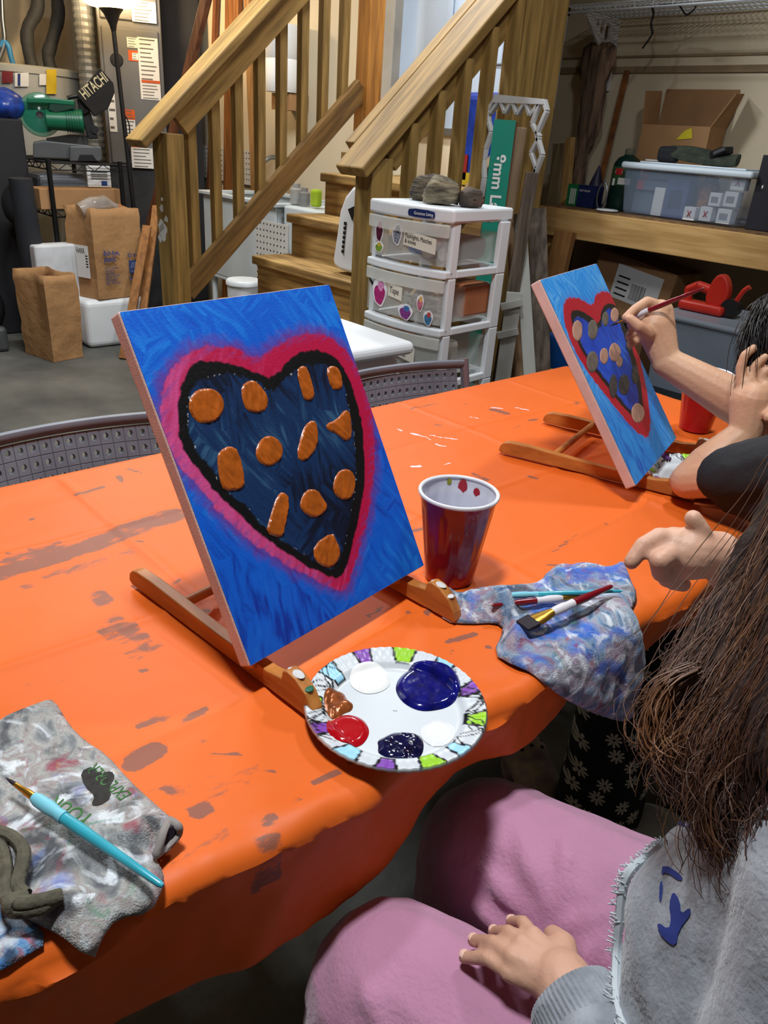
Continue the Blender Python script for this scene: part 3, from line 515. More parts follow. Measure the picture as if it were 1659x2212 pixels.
# ============================================================ paper plates with paint
PLATEM = vcol_mat('printed_paper_plate', rough=.3, bump=0)
def plate(label, c, R, rot=0, puddles=()):
    t = thing('paper_plate', label, 'plate', c); n, m_ = 320, 46
    rr = np.linspace(.0005, R, m_); A = np.linspace(0, 2 * pi, n, endpoint=False); Rg, Ag = np.meshgrid(rr, A, indexing='ij')
    z = .002 + sst(.70 * R, .80 * R, Rg) * .007 + sst(.80 * R, R, Rg) * .005 - sst(.975 * R, R, Rg) * .003 + .0004 * np.cos(Ag * 60) * sst(.76 * R, .9 * R, Rg)
    x = Rg * np.cos(Ag + rot); y = Rg * np.sin(Ag + rot)
    col = np.ones((m_, n, 3)) * np.array(s2l((206, 212, 216))); f = Rg / R
    lines = np.zeros((m_, n), bool)
    for k, (a0, wd, cc) in enumerate([(.25, .16, (150, 205, 40)), (.8, .13, (128, 70, 170)), (1.35, .15, (160, 215, 240)), (1.9, .18, (150, 205, 40)), (2.45, .14, (128, 70, 170)), (3.0, .16, (160, 215, 240)), (3.6, .14, (150, 205, 40)), (4.1, .14, (128, 70, 170)), (4.6, .17, (160, 215, 240)), (5.05, .13, (128, 70, 170)), (5.55, .17, (150, 205, 40)), (5.95, .12, (160, 215, 240))]):
        da = (Ag - a0 + pi) % (2 * pi) - pi; wd2 = wd * (.75 + .4 * (f - .75) / .25); fo = .76 + .04 * sin(k * 2.3)
        inside = (np.abs(da) < wd2 * .75) & (f > fo) & (f < .985); col[inside] = s2l(cc)
        lines |= ((np.abs(np.abs(da) - wd2 * .75) < .016) & (f > fo) & (f < .99)) | ((np.abs(da) < wd2 * .75) & (np.abs(f - fo) < .011))
    for amp, fr, ph, ctr in ((.11, 13, .3, .87), (.095, 9, 2.2, .87)):
        for s in (-1, 1):
            zone = np.sin(Ag * 2 + ph * 3) > .35; ang = Ag * fr + ph; cur = ctr + amp * np.sin(ang + s * .5); sl = amp * fr * np.cos(ang + s * .5) / f; lines |= (np.abs(f - cur) / np.sqrt(1 + sl * sl) < .0075) & zone
    col[lines] = s2l((14, 14, 16))
    m = MB(); m.v = [(c[0] + a, c[1] + b, c[2] + q) for a, b, q in zip(x.ravel(), y.ravel(), z.ravel())]
    idx = np.arange(m_ * n).reshape(m_, n); m.f = [tuple(int(v) for v in q) for q in np.stack([idx[:-1], np.roll(idx[:-1], -1, 1), np.roll(idx[1:], -1, 1), idx[1:]], -1).reshape(-1, 4)]
    m.f.append(tuple(int(v) for v in idx[0]))
    m.f = [f[::-1] for f in m.f]
    o = m.build('plate_disc', PLATEM, t, smooth=True, fix=True); set_col(o.data, 'Col', col.reshape(-1, 3))
    sd = o.modifiers.new('thick', 'SOLIDIFY'); sd.thickness = .0012; sd.offset = -1
    for lab, pts, h, mm in puddles:
        poly = [(p.x, p.y) for p in [at_z(px, py, c[2] + .003) for px, py in pts]]; sp = smooth_poly(poly, 2); arr = np.array(sp)
        mm_, uv = sheet(sp, .0016, lambda a, b: (a, b, 0)); U = np.array(uv); sd_ = poly_sd(U, arr); rough = (fbm(U[:, 0] * 150, U[:, 1] * 150, 3) - .5)
        irr = 1.2 if 'copper' in lab or 'navy' in lab else .12
        rr_ = np.hypot(U[:, 0] - c[0], U[:, 1] - c[1]) / R; zb = .002 + sst(.70, .80, rr_) * .007
        zz = c[2] + zb + .0006 + h * np.sqrt(np.clip(sst(0, -.007, sd_), 0, 1)) * (1 + irr * rough) * (sd_ < -1e-5)
        mm_.v = [(a, b, q) for (a, b), q in zip(uv, zz)]; q = mm_.build('paint_puddle', mm, t, smooth=True); q['label'] = lab
    return t
def el(cx, cy, rx, ry, n=14, j=.04): return circ(cx, cy, rx, ry, n, j)
GL = dict(rough=.12, coat=.6)
plate('round paper plate with black loops, green and purple print and paint puddles', on_t(853, 1540) + Vector((0, 0, .0005)), .0885, .4, [
    ('white paint puddle', el(800, 1468, 45, 30), .0028, mat('white_paint', (240, 240, 238), var=0, **GL)), ('large ultramarine blue paint puddle', el(925, 1487, 70, 50), .0040, mat('blue_paint', (8, 18, 118), var=.3, scale=60, **GL)),
    ('rough copper paint dab', [(702, 1500), (720, 1490), (742, 1495), (750, 1512), (764, 1520), (760, 1535), (742, 1540), (722, 1556), (704, 1545), (698, 1522)], .0040, mat('copper_paint', (172, 92, 44), .25, metal=.35, var=.25, scale=90)), ('red paint puddle', el(752, 1580, 47, 37), .0034, mat('red_paint', (176, 8, 24), var=.05, **GL)),
    ('smeared navy paint puddle', el(867, 1612, 52, 33, 16, .09), .0034, mat('navy_paint', (10, 14, 62), var=.3, scale=90, **GL)), ('thin clear white paint puddle', el(946, 1583, 38, 29), .0022, mat('clear_white_paint', (232, 234, 236), var=0, **GL))])
plate('paper plate under the raised arm behind the light blue painting', on_t(1500, 1035), .0885, 2.0)
# ============================================================ paint rags
def rag_mat(name, a, b, c, d, e, seed, tb=.54, td=.58):
    m = mat(name, rough=.9, sheen=.2); nt = m.node_tree; N = nt.nodes; L = nt.links; bs = N['Principled BSDF']; tc = N.new('ShaderNodeTexCoord')
    def nz(scale, off, det=5, w=1.2):
        mp = N.new('ShaderNodeMapping'); mp.inputs['Location'].default_value = (off, off * 2, 0); L.new(tc.outputs['Object'], mp.inputs[0])
        n = N.new('ShaderNodeTexNoise'); n.inputs['Scale'].default_value = scale; n.inputs['Detail'].default_value = det; n.inputs['Distortion'].default_value = w; L.new(mp.outputs[0], n.inputs['Vector']); return n
    rp = N.new('ShaderNodeValToRGB'); n0 = nz(24, seed, 8, 2.2); L.new(n0.outputs['Fac'], rp.inputs[0]); cr = rp.color_ramp
    cr.elements[0].position = .30; cr.elements[0].color = (*s2l(a), 1); cr.elements[1].position = .70; cr.elements[1].color = (*s2l(e), 1)
    for pos, cc in ((.42, b), (.5, c), (.58, d)): q = cr.elements.new(pos); q.color = (*s2l(cc), 1)
    out = rp.outputs[0]
    for k, (cc, th, sc) in enumerate((((26, 96, 206), tb, 10), ((44, 48, 58), td, 15), ((146, 50, 70), .62, 26), ((228, 234, 240), .575, 30), ((52, 126, 90), .66, 24), ((196, 170, 90), .70, 28))):
        n = nz(sc, seed + 3.7 * (k + 1), 8, 1.6); r = N.new('ShaderNodeMapRange'); r.inputs[1].default_value = th - .03; r.inputs[2].default_value = th + .09; r.inputs[4].default_value = .8; L.new(n.outputs['Fac'], r.inputs[0])
        mx = N.new('ShaderNodeMix'); mx.data_type = 'RGBA'; L.new(r.outputs[0], mx.inputs[0]); L.new(out, mx.inputs[6]); mx.inputs[7].default_value = (*s2l(cc), 1); out = mx.outputs[2]
    L.new(out, bs.inputs['Base Color']); n = nz(700, 1, 2, 0); n2 = nz(60, 4, 3, .4); ad = N.new('ShaderNodeMath'); ad.operation = 'MULTIPLY_ADD'; ad.inputs[1].default_value = 3.0; L.new(n2.outputs['Fac'], ad.inputs[0]); L.new(n.outputs['Fac'], ad.inputs[2])
    bp = N.new('ShaderNodeBump'); bp.inputs['Distance'].default_value = .0012; L.new(ad.outputs[0], bp.inputs['Height']); L.new(bp.outputs[0], bs.inputs['Normal']); return m
RAG1 = rag_mat('paint_rag_blue', (70, 92, 132), (110, 140, 172), (150, 164, 180), (150, 130, 150), (196, 202, 206), 2.0)
RAG2 = rag_mat('paint_rag_grey', (92, 96, 102), (138, 140, 140), (164, 164, 160), (150, 140, 138), (190, 196, 198), 8.0, .64, .54)
RAG3 = rag_mat('paint_rag_bright', (40, 96, 170), (70, 130, 190), (120, 160, 200), (170, 110, 130), (190, 180, 150), 14.0, .50)
def unfold(px, py):
    P = on_t(px, py); xe = -.352
    if P.x <= xe: return (P.x, P.y)
    Q = at_x(px, py, -.338); return (xe + (ZT - Q.z), Q.y)
def rag(name, label, pxs, m, fold, zoff=.004, amp=.012, step=.004):
    poly = smooth_poly([unfold(*p) for p in pxs], 1); arr = np.array(poly)
    mm, uv = sheet(poly, step, lambda a, b: (a, b, 0)); U = np.array(uv); sd_ = poly_sd(U, arr)
    hgt = zoff + amp * np.clip(fold(U[:, 0], U[:, 1]), 0, 3) * sst(.002, -.02, sd_) + .004 * sst(0, -.006, sd_)
    xe = -.350; r = .024; vs = []
    for (a, b), h in zip(uv, hgt):
        s = a - (xe - r)
        if s <= 0: vs.append((a, b, TZ + h))
        elif s <= r * pi / 2: q = s / r; R = r + h; vs.append((xe - r + R * sin(q), b, TZ - r + R * cos(q)))
        else: d = s - r * pi / 2; vs.append((xe + h + .012 * min(1, d / .06), b, TZ - r - d))
    mm.v = vs; o = mm.build(name, m, smooth=True, fix=False)
    b_ = bmesh.new(); b_.from_mesh(o.data); bmesh.ops.recalc_face_normals(b_, faces=b_.faces)
    if sum(f.normal.z * f.calc_area() for f in b_.faces) < 0: bmesh.ops.reverse_faces(b_, faces=b_.faces)
    b_.to_mesh(o.data); b_.free()
    sd = o.modifiers.new('thick', 'SOLIDIFY'); sd.thickness = .003; sd.offset = -1
    return tag(o, label, 'rag')
zr = lambda p: [(840 + x / 2.765, 1200 + y / 2.765) for x, y in p]
def foldR(x, y):
    f = fbm(x * 26, y * 26, 3) * 1.4 - .25
    a = on_t(1010, 1300); b = on_t(1250, 1320)
    for (p, q, w, k) in (((960, 1290), (1080, 1330), .014, 1.6), ((1080, 1330), (1110, 1400), .012, 1.6), ((1010, 1275), (1180, 1278), .012, 1.2), ((1200, 1250), (1330, 1255), .02, 1.3), ((1340, 1250), (1390, 1320), .012, 1.2), ((1180, 1300), (1380, 1330), .02, .6)):
        A = on_t(*p); B = on_t(*q); e = np.array((B.x - A.x, B.y - A.y)); t = np.clip(((x - A.x) * e[0] + (y - A.y) * e[1]) / (e @ e), 0, 1); d = np.hypot(x - A.x - t * e[0], y - A.y - t * e[1]); f = f + k * np.exp(-(d / w) ** 2)
    return f
rag('paint_rag', 'blue and grey paint-smeared rag draped over the table edge, under brushes', zr([(290, 180), (290, 300), (330, 390), (470, 405), (640, 398), (690, 440), (620, 580), (740, 650), (880, 700), (1000, 760), (1150, 860), (1390, 945), (1425, 930), (1510, 690), (1565, 540), (1555, 360), (1500, 240), (1410, 100), (1330, 110), (1160, 70), (950, 80), (890, 195), (660, 195), (480, 210), (430, 255), (380, 235), (330, 190)]), RAG1, foldR, .003, .011)
rag('paint_rag', 'bright blue painted rag corner under the grey rag', [(0, 1905), (60, 1960), (105, 2025), (50, 2060), (0, 2090), (-120, 2140), (-160, 1960), (-60, 1880)], RAG3, lambda x, y: fbm(x * 30, y * 30, 3) - .2, .0, .006)
def foldL(x, y):
    f = fbm(x * 22 + 4, y * 22, 3) * .9 - .2
    for (p, q, w, k) in (((0, 1570), (60, 1545), .012, 1.0), ((270, 1830), (370, 1790), .012, 1.6), ((40, 1990), (170, 1970), .012, 1.5), ((110, 1520), (200, 1640), .012, .6)):
        A = on_t(*p); B = on_t(*q); e = np.array((B.x - A.x, B.y - A.y)); t = np.clip(((x - A.x) * e[0] + (y - A.y) * e[1]) / (e @ e), 0, 1); d = np.hypot(x - A.x - t * e[0], y - A.y - t * e[1]); f = f + k * np.exp(-(d / w) ** 2)
    return f
rl = rag('paint_rag', 'grey paint-smeared shirt rag with green lettering at the left corner', [(-60, 1600), (0, 1562), (20, 1550), (95, 1518), (118, 1515), (150, 1570), (185, 1605), (230, 1632), (280, 1690), (340, 1745), (388, 1785), (390, 1800), (372, 1825), (335, 1855), (355, 1890), (352, 1915), (320, 1960), (285, 2015), (245, 2050), (212, 2092), (90, 2005), (40, 1980), (0, 1945), (-100, 1900), (-160, 1700)], RAG2, foldL, .006, .008)
GREENP = mat('green_print', (66, 122, 62), .9, var=.2, scale=200); BLACKP = mat('black_print', (50, 48, 46), .9, var=.2, scale=200)
def on_rag(px, py, dz=.012): return at_z(px, py, ZT + dz)
def shrink(o, tgt, off=.0006):
    m = o.modifiers.new('wrap', 'SHRINKWRAP'); m.target = tgt; m.wrap_method = 'PROJECT'; m.use_project_z = True; m.use_negative_direction = True; m.use_positive_direction = True; m.offset = off; return o
def rag_text(s, p0, p1, size, m):
    A, B = on_rag(*p0), on_rag(*p1); u = (B - A).normalized(); v = Vector((0, 0, 1)).cross(u)
    o = text('print', s, size, frame_M(A + Vector((0, 0, .02)), u, v), m, rl, th=0, sx=(B - A).length / max(1e-3, size * .62 * len(s))); return shrink(o, rl)
rag_text('EXPLORER', (285, 1705), (205, 1640), .016, GREENP); rag_text('YOUR', (205, 1758), (130, 1715), .018, GREENP)
def blotch(pxs, m):
    sp = smooth_poly([(p.x, p.y) for p in [on_rag(*q) for q in pxs]], 1); mm, _ = sheet(sp, .003, lambda a, b: (a, b, TZ + .04)); return shrink(mm.build('print', m, rl), rl)
blotch([(172, 1660), (200, 1650), (215, 1665), (240, 1655), (248, 1670), (235, 1690), (240, 1715), (215, 1735), (195, 1735), (205, 1712), (180, 1690)], BLACKP)
CORD = mat('khaki_cord', (96, 92, 76), .9, var=.2, scale=80, bump=.001, bscale=300)
def cordpts(pxs, dz): return [on_rag(x, y, d) for (x, y), d in zip(pxs, dz)]
def catmull(pts, k=6):
    pts = [Vector(p) for p in pts]; P = [pts[0]] + pts + [pts[-1]]; out = []
    for i in range(1, len(P) - 2):
        for j in range(k):
            t = j / k; out.append(.5 * ((2 * P[i]) + (P[i + 1] - P[i - 1]) * t + (2 * P[i - 1] - 5 * P[i] + 4 * P[i + 1] - P[i + 2]) * t * t + (-P[i - 1] + 3 * P[i] - 3 * P[i + 1] + P[i + 2]) * t ** 3))
    return out + [pts[-1]]
cd = MB(); cd.tube(catmull(cordpts([(-60, 1770), (-10, 1795), (30, 1812), (50, 1840), (45, 1880), (38, 1915), (55, 1935)], [.022] * 7)), .0052, 8)
cd.tube(catmull(cordpts([(-40, 1800), (0, 1830), (12, 1880), (10, 1930), (30, 1950), (80, 1948), (132, 1935)], [.02, .02, .02, .022, .024, .024, .02])), .0052, 8)
cd.tube(catmull(cordpts([(55, 1935), (20, 1950), (30, 1968), (85, 1962), (125, 1940)], [.022, .026, .02, .02, .018])), .005, 8)
cd.build('drawstring', CORD, rl, smooth=True)
sl_ = [on_rag(x, y, d) for x, y, d in ((366, 1772, .016), (384, 1784, .018), (386, 1800, .010), (370, 1822, .007), (350, 1838, .007), (338, 1845, .009), (346, 1822, .015), (354, 1795, .019), (366, 1772, .016))]
MB().tube(catmull(sl_, 6), .0032, 8).build('sleeve_hem', mat('sleeve_rib', (150, 142, 138), .9, var=.1), rl, smooth=True)
mm = MB(); mm.add([p + Vector((0, 0, .001)) for p in sl_[:-1]], [tuple(range(8))]); mm.build('sleeve_opening', mat('dark_sleeve_inside', (44, 34, 48), .9, var=.2), rl)
# ============================================================ paint brushes
GOLD = mat('brass_ferrule', (196, 150, 60), .3, .9, var=.08); BRIS = mat('dark_bristle', (36, 24, 34), .7, var=.2, scale=200)
TEAL = mat('teal_handle', (56, 168, 188), .25, var=.08, scale=40, coat=.4); TEALG = mat('aqua_grip', (120, 196, 214), .45, var=.04); REDH = mat('red_handle', (120, 12, 26), .2, var=.1, coat=.5); WGRIP = mat('white_grip', (216, 212, 218), .45, var=.04)
def brush(label, tip, end, hm, gm, rmax=.0042, flat=False, bl=.012, group='paint brushes'):
    tip = Vector(tip); end = Vector(end); d = end - tip; L = d.length; d.normalize(); t = thing('paint_brush', label, 'brush', tip, group)
    P = lambda s: tip + d * s
    if flat:
        sd = d.cross(Vector((0, 0, 1))).normalized(); w0 = rmax * 1.9
        m = MB(); m.M = frame_M(tip, d, sd)
        m.add([(0, -w0, -.0014), (0, w0, -.0014), (0, w0, .0014), (0, -w0, .0014), (.018, -w0 * 1.05, -.003), (.018, w0 * 1.05, -.003), (.018, w0 * 1.05, .003), (.018, -w0 * 1.05, .003)], [(3, 2, 1, 0), (4, 5, 6, 7), (0, 1, 5, 4), (1, 2, 6, 5), (2, 3, 7, 6), (3, 0, 4, 7)]); m.build('bristles', BRIS, t)
        m = MB(); m.M = frame_M(tip, d, sd); n = 14
        rings = [(.017, w0 * 1.08, .0034), (.030, w0 * .95, .0038), (.046, rmax, rmax)]
        m.add([(s, a * cos(2 * pi * k / n), b * sin(2 * pi * k / n)) for s, a, b in rings for k in range(n)], [(i * n + k, i * n + (k + 1) % n, (i + 1) * n + (k + 1) % n, (i + 1) * n + k) for i in range(2) for k in range(n)] + [tuple(range(n))[::-1]]); m.build('ferrule', GOLD, t, smooth=True, fix=True); s0 = .046
    else:
        MB().tube([P(0), P(bl * .5), P(bl)], [.0003, .0014, .0018], 8).build('bristles', BRIS, t, smooth=True)
        MB().tube([P(bl), P(bl + .012), P(bl + .013), P(bl + .022)], [.0018, .0026, .0030, .0032], 12).build('ferrule', GOLD, t, smooth=True); s0 = bl + .022
    g = s0 + .034
    MB().tube([P(s0), P(s0 + .005), P(s0 + .018), P(s0 + .026), P(g)], [rmax * .85, rmax * 1.12, rmax * 1.2, rmax * .98, rmax * 1.1], 14).build('grip', gm, t, smooth=True)
    MB().tube([P(g), P(g + .02), P(g + (L - g) * .6), P(L - .003), P(L)], [rmax * .95, rmax, rmax * .75, rmax * .55, rmax * .3], 14).build('handle', hm, t, smooth=True)
    return t
brush('teal brush with gold ferrule lying across the grey shirt rag', at_z(12, 1680, ZT + .026), at_z(352, 1914, ZT + .022), TEAL, TEALG, .0046, group='paint brushes')
brush('thin teal brush lying on the blue rag behind the red ones', at_z(1045, 1288, ZT + .022), at_z(1343, 1277, ZT + .026), TEAL, TEALG, .0034, bl=.010)
brush('red brush with white grip pointing away on the blue rag', at_z(1262, 1287, ZT + .020), at_z(1062, 1308, ZT + .020), REDH, WGRIP, .0042, bl=.008)
brush('wide flat red brush with dark bristles on top of the blue rag', at_z(1128, 1352, ZT + .026), at_z(1322, 1266, ZT + .034), REDH, WGRIP, .0050, flat=True)
# ============================================================ folding chairs
CHG = mat('grey_chair_plastic', (122, 127, 138), .5, var=.1, scale=10); CHT = mat('chair_tube', (150, 146, 156), .35, .6, var=.1)
def folding_chair(label, M, w=.45, top=.80, rows=8, cols=22):
    loc = M.to_translation(); t = thing('folding_chair', label, 'chair', loc, 'grey folding chairs')
    def bend(u, z): y = (u - .5) * w; return M @ Vector((-.20 + .055 * (1 - (2 * u - 1) ** 2) * -1 - (z - .45) * .22, y, z))
    z0, z1 = top - .26, top - .035; m = MB(); nrm = (M.to_3x3() @ Vector((1, 0, .2))).normalized()
    n8 = 8
    for i in range(cols):
        for j in range(rows):
            u0 = .04 + .92 * i / cols; u1 = .04 + .92 * (i + 1) / cols; a0 = z0 + (z1 - z0) * j / rows; a1 = z0 + (z1 - z0) * (j + 1) / rows
            c = [(u0, a0), (u1, a0), (u1, a1), (u0, a1)]; sq = [(u0, a0), ((u0 + u1) / 2, a0), (u1, a0), (u1, (a0 + a1) / 2), (u1, a1), ((u0 + u1) / 2, a1), (u0, a1), (u0, (a0 + a1) / 2)]
            cu, ca = (u0 + u1) / 2, (a0 + a1) / 2; g = .93
            O = [bend(cu + (x - cu) * g, ca + (y - ca) * g) + nrm * .002 for x, y in sq]; E = [bend(x, y) for x, y in sq]
            ru, ra = (u1 - u0) * .24, (a1 - a0) * .24; ang = [-3 * pi / 4 + k * pi / 4 for k in range(8)]
            I = [bend(cu + ru * cos(a), ca + ra * sin(a)) + nrm * .002 for a in ang]; Bk = [bend(cu + ru * .8 * cos(a), ca + ra * .8 * sin(a)) - nrm * .008 for a in ang]
            b = len(m.v); m.v += [tuple(p) for p in E + O + I + Bk]
            for k in range(8):
                q = (k + 1) % 8; m.f += [(b + k, b + q, b + 8 + q, b + 8 + k), (b + 8 + k, b + 8 + q, b + 16 + q, b + 16 + k), (b + 16 + k, b + 16 + q, b + 24 + q, b + 24 + k)]
    m.build('backrest', CHG, t)
    MB().tube([bend(u, z1 + .012) for u in np.linspace(.01, .99, 30)], .016, 10, flat=.6).build('top_roll', CHG, t, smooth=True)
    MB().tube([bend(u, z0 - .008) for u in np.linspace(.01, .99, 30)], .010, 8).build('lower_roll', CHG, t, smooth=True)
    for s, u in ((-1, 0.0), (1, 1.0)):
        y = s * w / 2
        MB().tube([bend(u, top - .01), bend(u, z0 - .02), M @ Vector((-.16, y, .44)), M @ Vector((.22, y, .02))], .011, 10).build('leg', CHT, t, smooth=True)
        MB().tube([M @ Vector((.17, y * .93, .42)), M @ Vector((-.24, y * .93, .02))], .011, 10).build('leg', CHT, t, smooth=True)
    MB(M).box((0, 0, .435), (.38, w * .9, .022)).build('seat', CHG, t, bevel=.008, seg=3)
    return t
folding_chair('grey perforated folding chair at the far left of the table', rot_M((-.975, .40, 0), .0), .50, .775)
folding_chair('grey perforated folding chair behind the nearest painting, by the drawers', rot_M((-.975, 1.14, 0), .0), .50, .775)
# ============================================================ drawer unit by the stairs
DU = dep(806, 428, 2.10); DUZ = DU.z; du_rz = radians(5)
du = thing('drawer_unit', 'white frame tower of clear plastic drawers beside the stairs', 'drawers', (DU.x, DU.y, 0))
DM = rot_M((DU.x, DU.y, 0), du_rz)   # x: across the front, y: depth
DW, DD, NT = .292, .275, 7; TH = (DUZ - .02) / NT
CLEAR = mat('frosted_clear_plastic', (226, 230, 228), .25, var=0, trans=.0, alpha=.20, spec=.4); 
FRAMEP = mat('white_frame_plastic', (226, 232, 236), .35, var=.02)
def bow(x): return -.022 * (1 - (2 * x / DW - 1) ** 2)
def bowed(z0, z1, y0, y1, x0=0, x1=DW, n=12):
    m = MB(DM); f = []; vs = []
    for i in range(n + 1):
        x = x0 + (x1 - x0) * i / n; vs += [(x, y0 + bow(x), z0), (x, y1 + bow(x), z0), (x, y1 + bow(x), z1), (x, y0 + bow(x), z1)]
    for i in range(n): b = i * 4; f += [(b + k, b + (k + 1) % 4, b + 4 + (k + 1) % 4, b + 4 + k) for k in range(4)]
    f += [(3, 2, 1, 0), tuple(n * 4 + k for k in range(4))]; return m.add(vs, [q[::-1] for q in f])
MB(DM).prism([(-.006 + 0, bow(0) - .006)] + [(DW * i / 12, bow(DW * i / 12) - .008) for i in range(13)] + [(DW + .006, bow(DW) - .006), (DW - .010, DD), (.010, DD)], (0, 0, DUZ - .034), (1, 0, 0), (0, 1, 0), .034).build('top_panel', FRAMEP, du, bevel=.006, fix=True)
for k in range(NT):
    z0 = TH * k; z1 = TH * (k + 1) - (.014 if k == NT - 1 else 0)
    for x in (.008, DW - .008):
        sgn = 1 if x > .1 else -1
        MB(DM).bb(x - .008, x + .008, .005, .035, z0, z1).build('frame_post', FRAMEP, du, bevel=.003)
        MB(DM).bb(x - .008, x + .008, DD - .06, DD - .02, z0, z1).build('frame_post', FRAMEP, du, bevel=.003)
        MB(DM).bb(x - .008, x + .008, .035, DD - .06, z0, z0 + .020).build('side_rail', FRAMEP, du, bevel=.003)
    MB(DM).bb(.022, DW - .022, DD - .06, DD - .02, z0, z0 + .020).build('back_rail', FRAMEP, du)
    bowed(z0, z0 + .020, -.012, .020).build('front_lip', FRAMEP, du, bevel=.004, fix=True)
    if k >= 3:
        d = bowed(z0 + .03, z1 - .004, -.004, -.001, .004, DW - .004).build('drawer', CLEAR, du, fix=True)
        MB(DM).bb(.024, .027, .0, DD - .03, z0 + .03, z1 - .03).bb(DW - .027, DW - .024, .0, DD - .03, z0 + .03, z1 - .03).bb(.027, DW - .027, DD - .033, DD - .03, z0 + .03, z1 - .03).bb(.027, DW - .027, 0, DD - .033, z0 + .028, z0 + .031).build('drawer_body', CLEAR, d)
        bowed(z1 - .036, z1 - .004, -.014, -.006, .002, DW - .002).build('drawer_pull', mat('frosted_pull', (226, 228, 222), .3, var=0, alpha=.5), d, bevel=.003, fix=True)
DUP = lambda x, z, off=0: DM @ Vector((x, bow(x) - .0055 - off, z))
STK = {}
def sticker(x, z, pts, m, name='sticker', lay=0, par=None):
    return MB().prism(smooth_poly([(a, b) for a, b in pts], 1), DUP(x, z, .0006 * lay + (.0) ), DM.to_3x3() @ Vector((1, -(bow(x + .01) - bow(x)) * -100 if False else 0, 0)), (0, 0, 1), -.0006 if False else .0006).build(name, m, par or du, fix=True)
SW = mat('sticker_white', (238, 236, 240), .5, var=0)
def stc(x, z, w, h, c1, c2):
    ov = [(w / 2 * cos(a) * (1 + .12 * sin(3 * a)), h / 2 * sin(a) * (1 + .1 * cos(5 * a))) for a in [k * pi / 8 for k in range(16)]]
    s0 = sticker(x, z, ov, SW, lay=1)
    sticker(x, z - h * .08, [(p * .75, q * .72) for p, q in ov], mat('sticker_%d%d%d' % c1, c1, .5, var=.3, scale=200), lay=2.2, par=s0, name='sticker_picture')
    sticker(x + w * .08, z + h * .22, [(p * .4, q * .35) for p, q in ov], mat('sticker_%d%d%d' % c2, c2, .5, var=.2, scale=200), lay=3.4, par=s0, name='sticker_picture')
t4 = TH * 6; t3 = TH * 5; t2 = TH * 4
stc(.050, t4 + .095, .032, .062, (96, 30, 60), (214, 90, 150)); stc(.052, t4 + .052, .034, .030, (150, 190, 70), (225, 200, 70)); stc(.125, t4 + .095, .036, .058, (150, 155, 170), (60, 60, 80))
stc(.068, t3 + .085, .056, .078, (200, 40, 130), (230, 150, 200)); stc(.175, t3 + .050, .054, .044, (150, 50, 150), (60, 120, 190)); stc(.222, t3 + .082, .026, .046, (225, 120, 150), (240, 190, 90)); stc(.250, t3 + .046, .034, .042, (60, 130, 180), (210, 70, 60))
TAPE = mat('masking_tape', (222, 216, 200), .8, var=.03)
def tape(x, z, w, h, s, size, tilt=-.06):
    c = DUP(x, z, .0012); ux = DM.to_3x3() @ Vector((cos(tilt), -.10, sin(tilt))); uy = Vector((0, 0, 1))
    _t = MB().prism([(0, 0), (w, -.002), (w, h), (.003, h + .001)], c, ux, uy, .0006); tl_ = _t.build('tape_label', TAPE, du, fix=True)
    nn = ux.cross(uy).normalized(); text('handwriting', s, size, frame_M(c + nn * .0010 + ux * .006 + uy * (h * (.56 if '\n' in s else .3)), ux, uy), INK, tl_, .0002, sx=.82)
tape(.150, t4 + .072, .125, .036, 'Flashlights, Matches\n& knives', .016); tape(.105, t3 + .083, .058, .034, 'Tape', .024); tape(.120, t2 + .080, .110, .040, '& hands\nthermacell', .020)
sticker(.030, t3 + .105, [(-.018, .016), (.010, -.004), (.018, -.020), (-.008, -.002)], BLACK, lay=1)
bdg = MB().prism(smooth_poly([(-.04, -.010), (.04, -.010), (.044, 0), (.04, .010), (-.04, .010), (-.044, 0)], 1), DM @ Vector((.205, bow(.205) - .0090, DUZ - .018)), DM.to_3x3() @ Vector((1, .09, 0)), (0, 0, 1), .0008).build('brand_badge', mat('navy_badge', (30, 50, 110), .4), du, fix=True)
text('badge_text', 'Gracious Living', .011, frame_M(DM @ Vector((.182, bow(.182) - .0106, DUZ - .0215)), DM.to_3x3() @ Vector((1, .09, 0)), (0, 0, 1)), PAPER, bdg, .0002, sx=.9)
# contents of the drawers
def dloc(x, y, z): return DM @ Vector((x, y, z))
SIL = mat('silver_plastic', (176, 178, 180), .3, .5, var=.1); BLUEP = mat('blue_plastic', (30, 120, 190), .4, var=.1); ORGP = mat('orange_plastic', (168, 104, 66), .6, var=.1)
for (x, z, r, lab) in ((.190, t4 + .058, .024, 'round silver flashlight face seen in the top drawer'), (.245, t4 + .055, .020, 'smaller silver flashlight face in the top drawer')):
    t = thing('flashlight', lab, 'flashlight', dloc(x, .05, z - r)); MB().cyl(dloc(x, .03, z), dloc(x, .07, z), r, r, 24).build('head', SIL, t, smooth=True); MB().cyl(dloc(x, .07, z), dloc(x, .17, z), r * .6, r * .55, 16).build('barrel', BLACK, t, smooth=True); MB().cyl(dloc(x, .026, z), dloc(x, .03, z), r * .8, r * .8, 24).build('lens', mat('lens', (210, 212, 210), .1), t)
tag(rbox('lighter_case', dloc(.125, .06, t4 + .052), (.045, .03, .024), BLUEP, None, .006, du_rz), 'small blue plastic case in the top drawer', 'case')
tag(rbox('match_box', dloc(.200, .05, t4 + .085), (.05, .03, .024), ORGP, None, .004, du_rz + .1), 'small orange box above the flashlights in the top drawer', 'box')
tag(rbox('pouch', dloc(.14, .18, t4 + .062), (.19, .12, .06), mat('dark_pouch', (60, 64, 74), .8), None, .02, du_rz, seg=3), 'dark cloth pouch lying in the top drawer', 'pouch')
ROPE = mat('cotton_rope', (206, 198, 172), .9, var=.15, scale=120)
rp = MB(); random.seed(3)
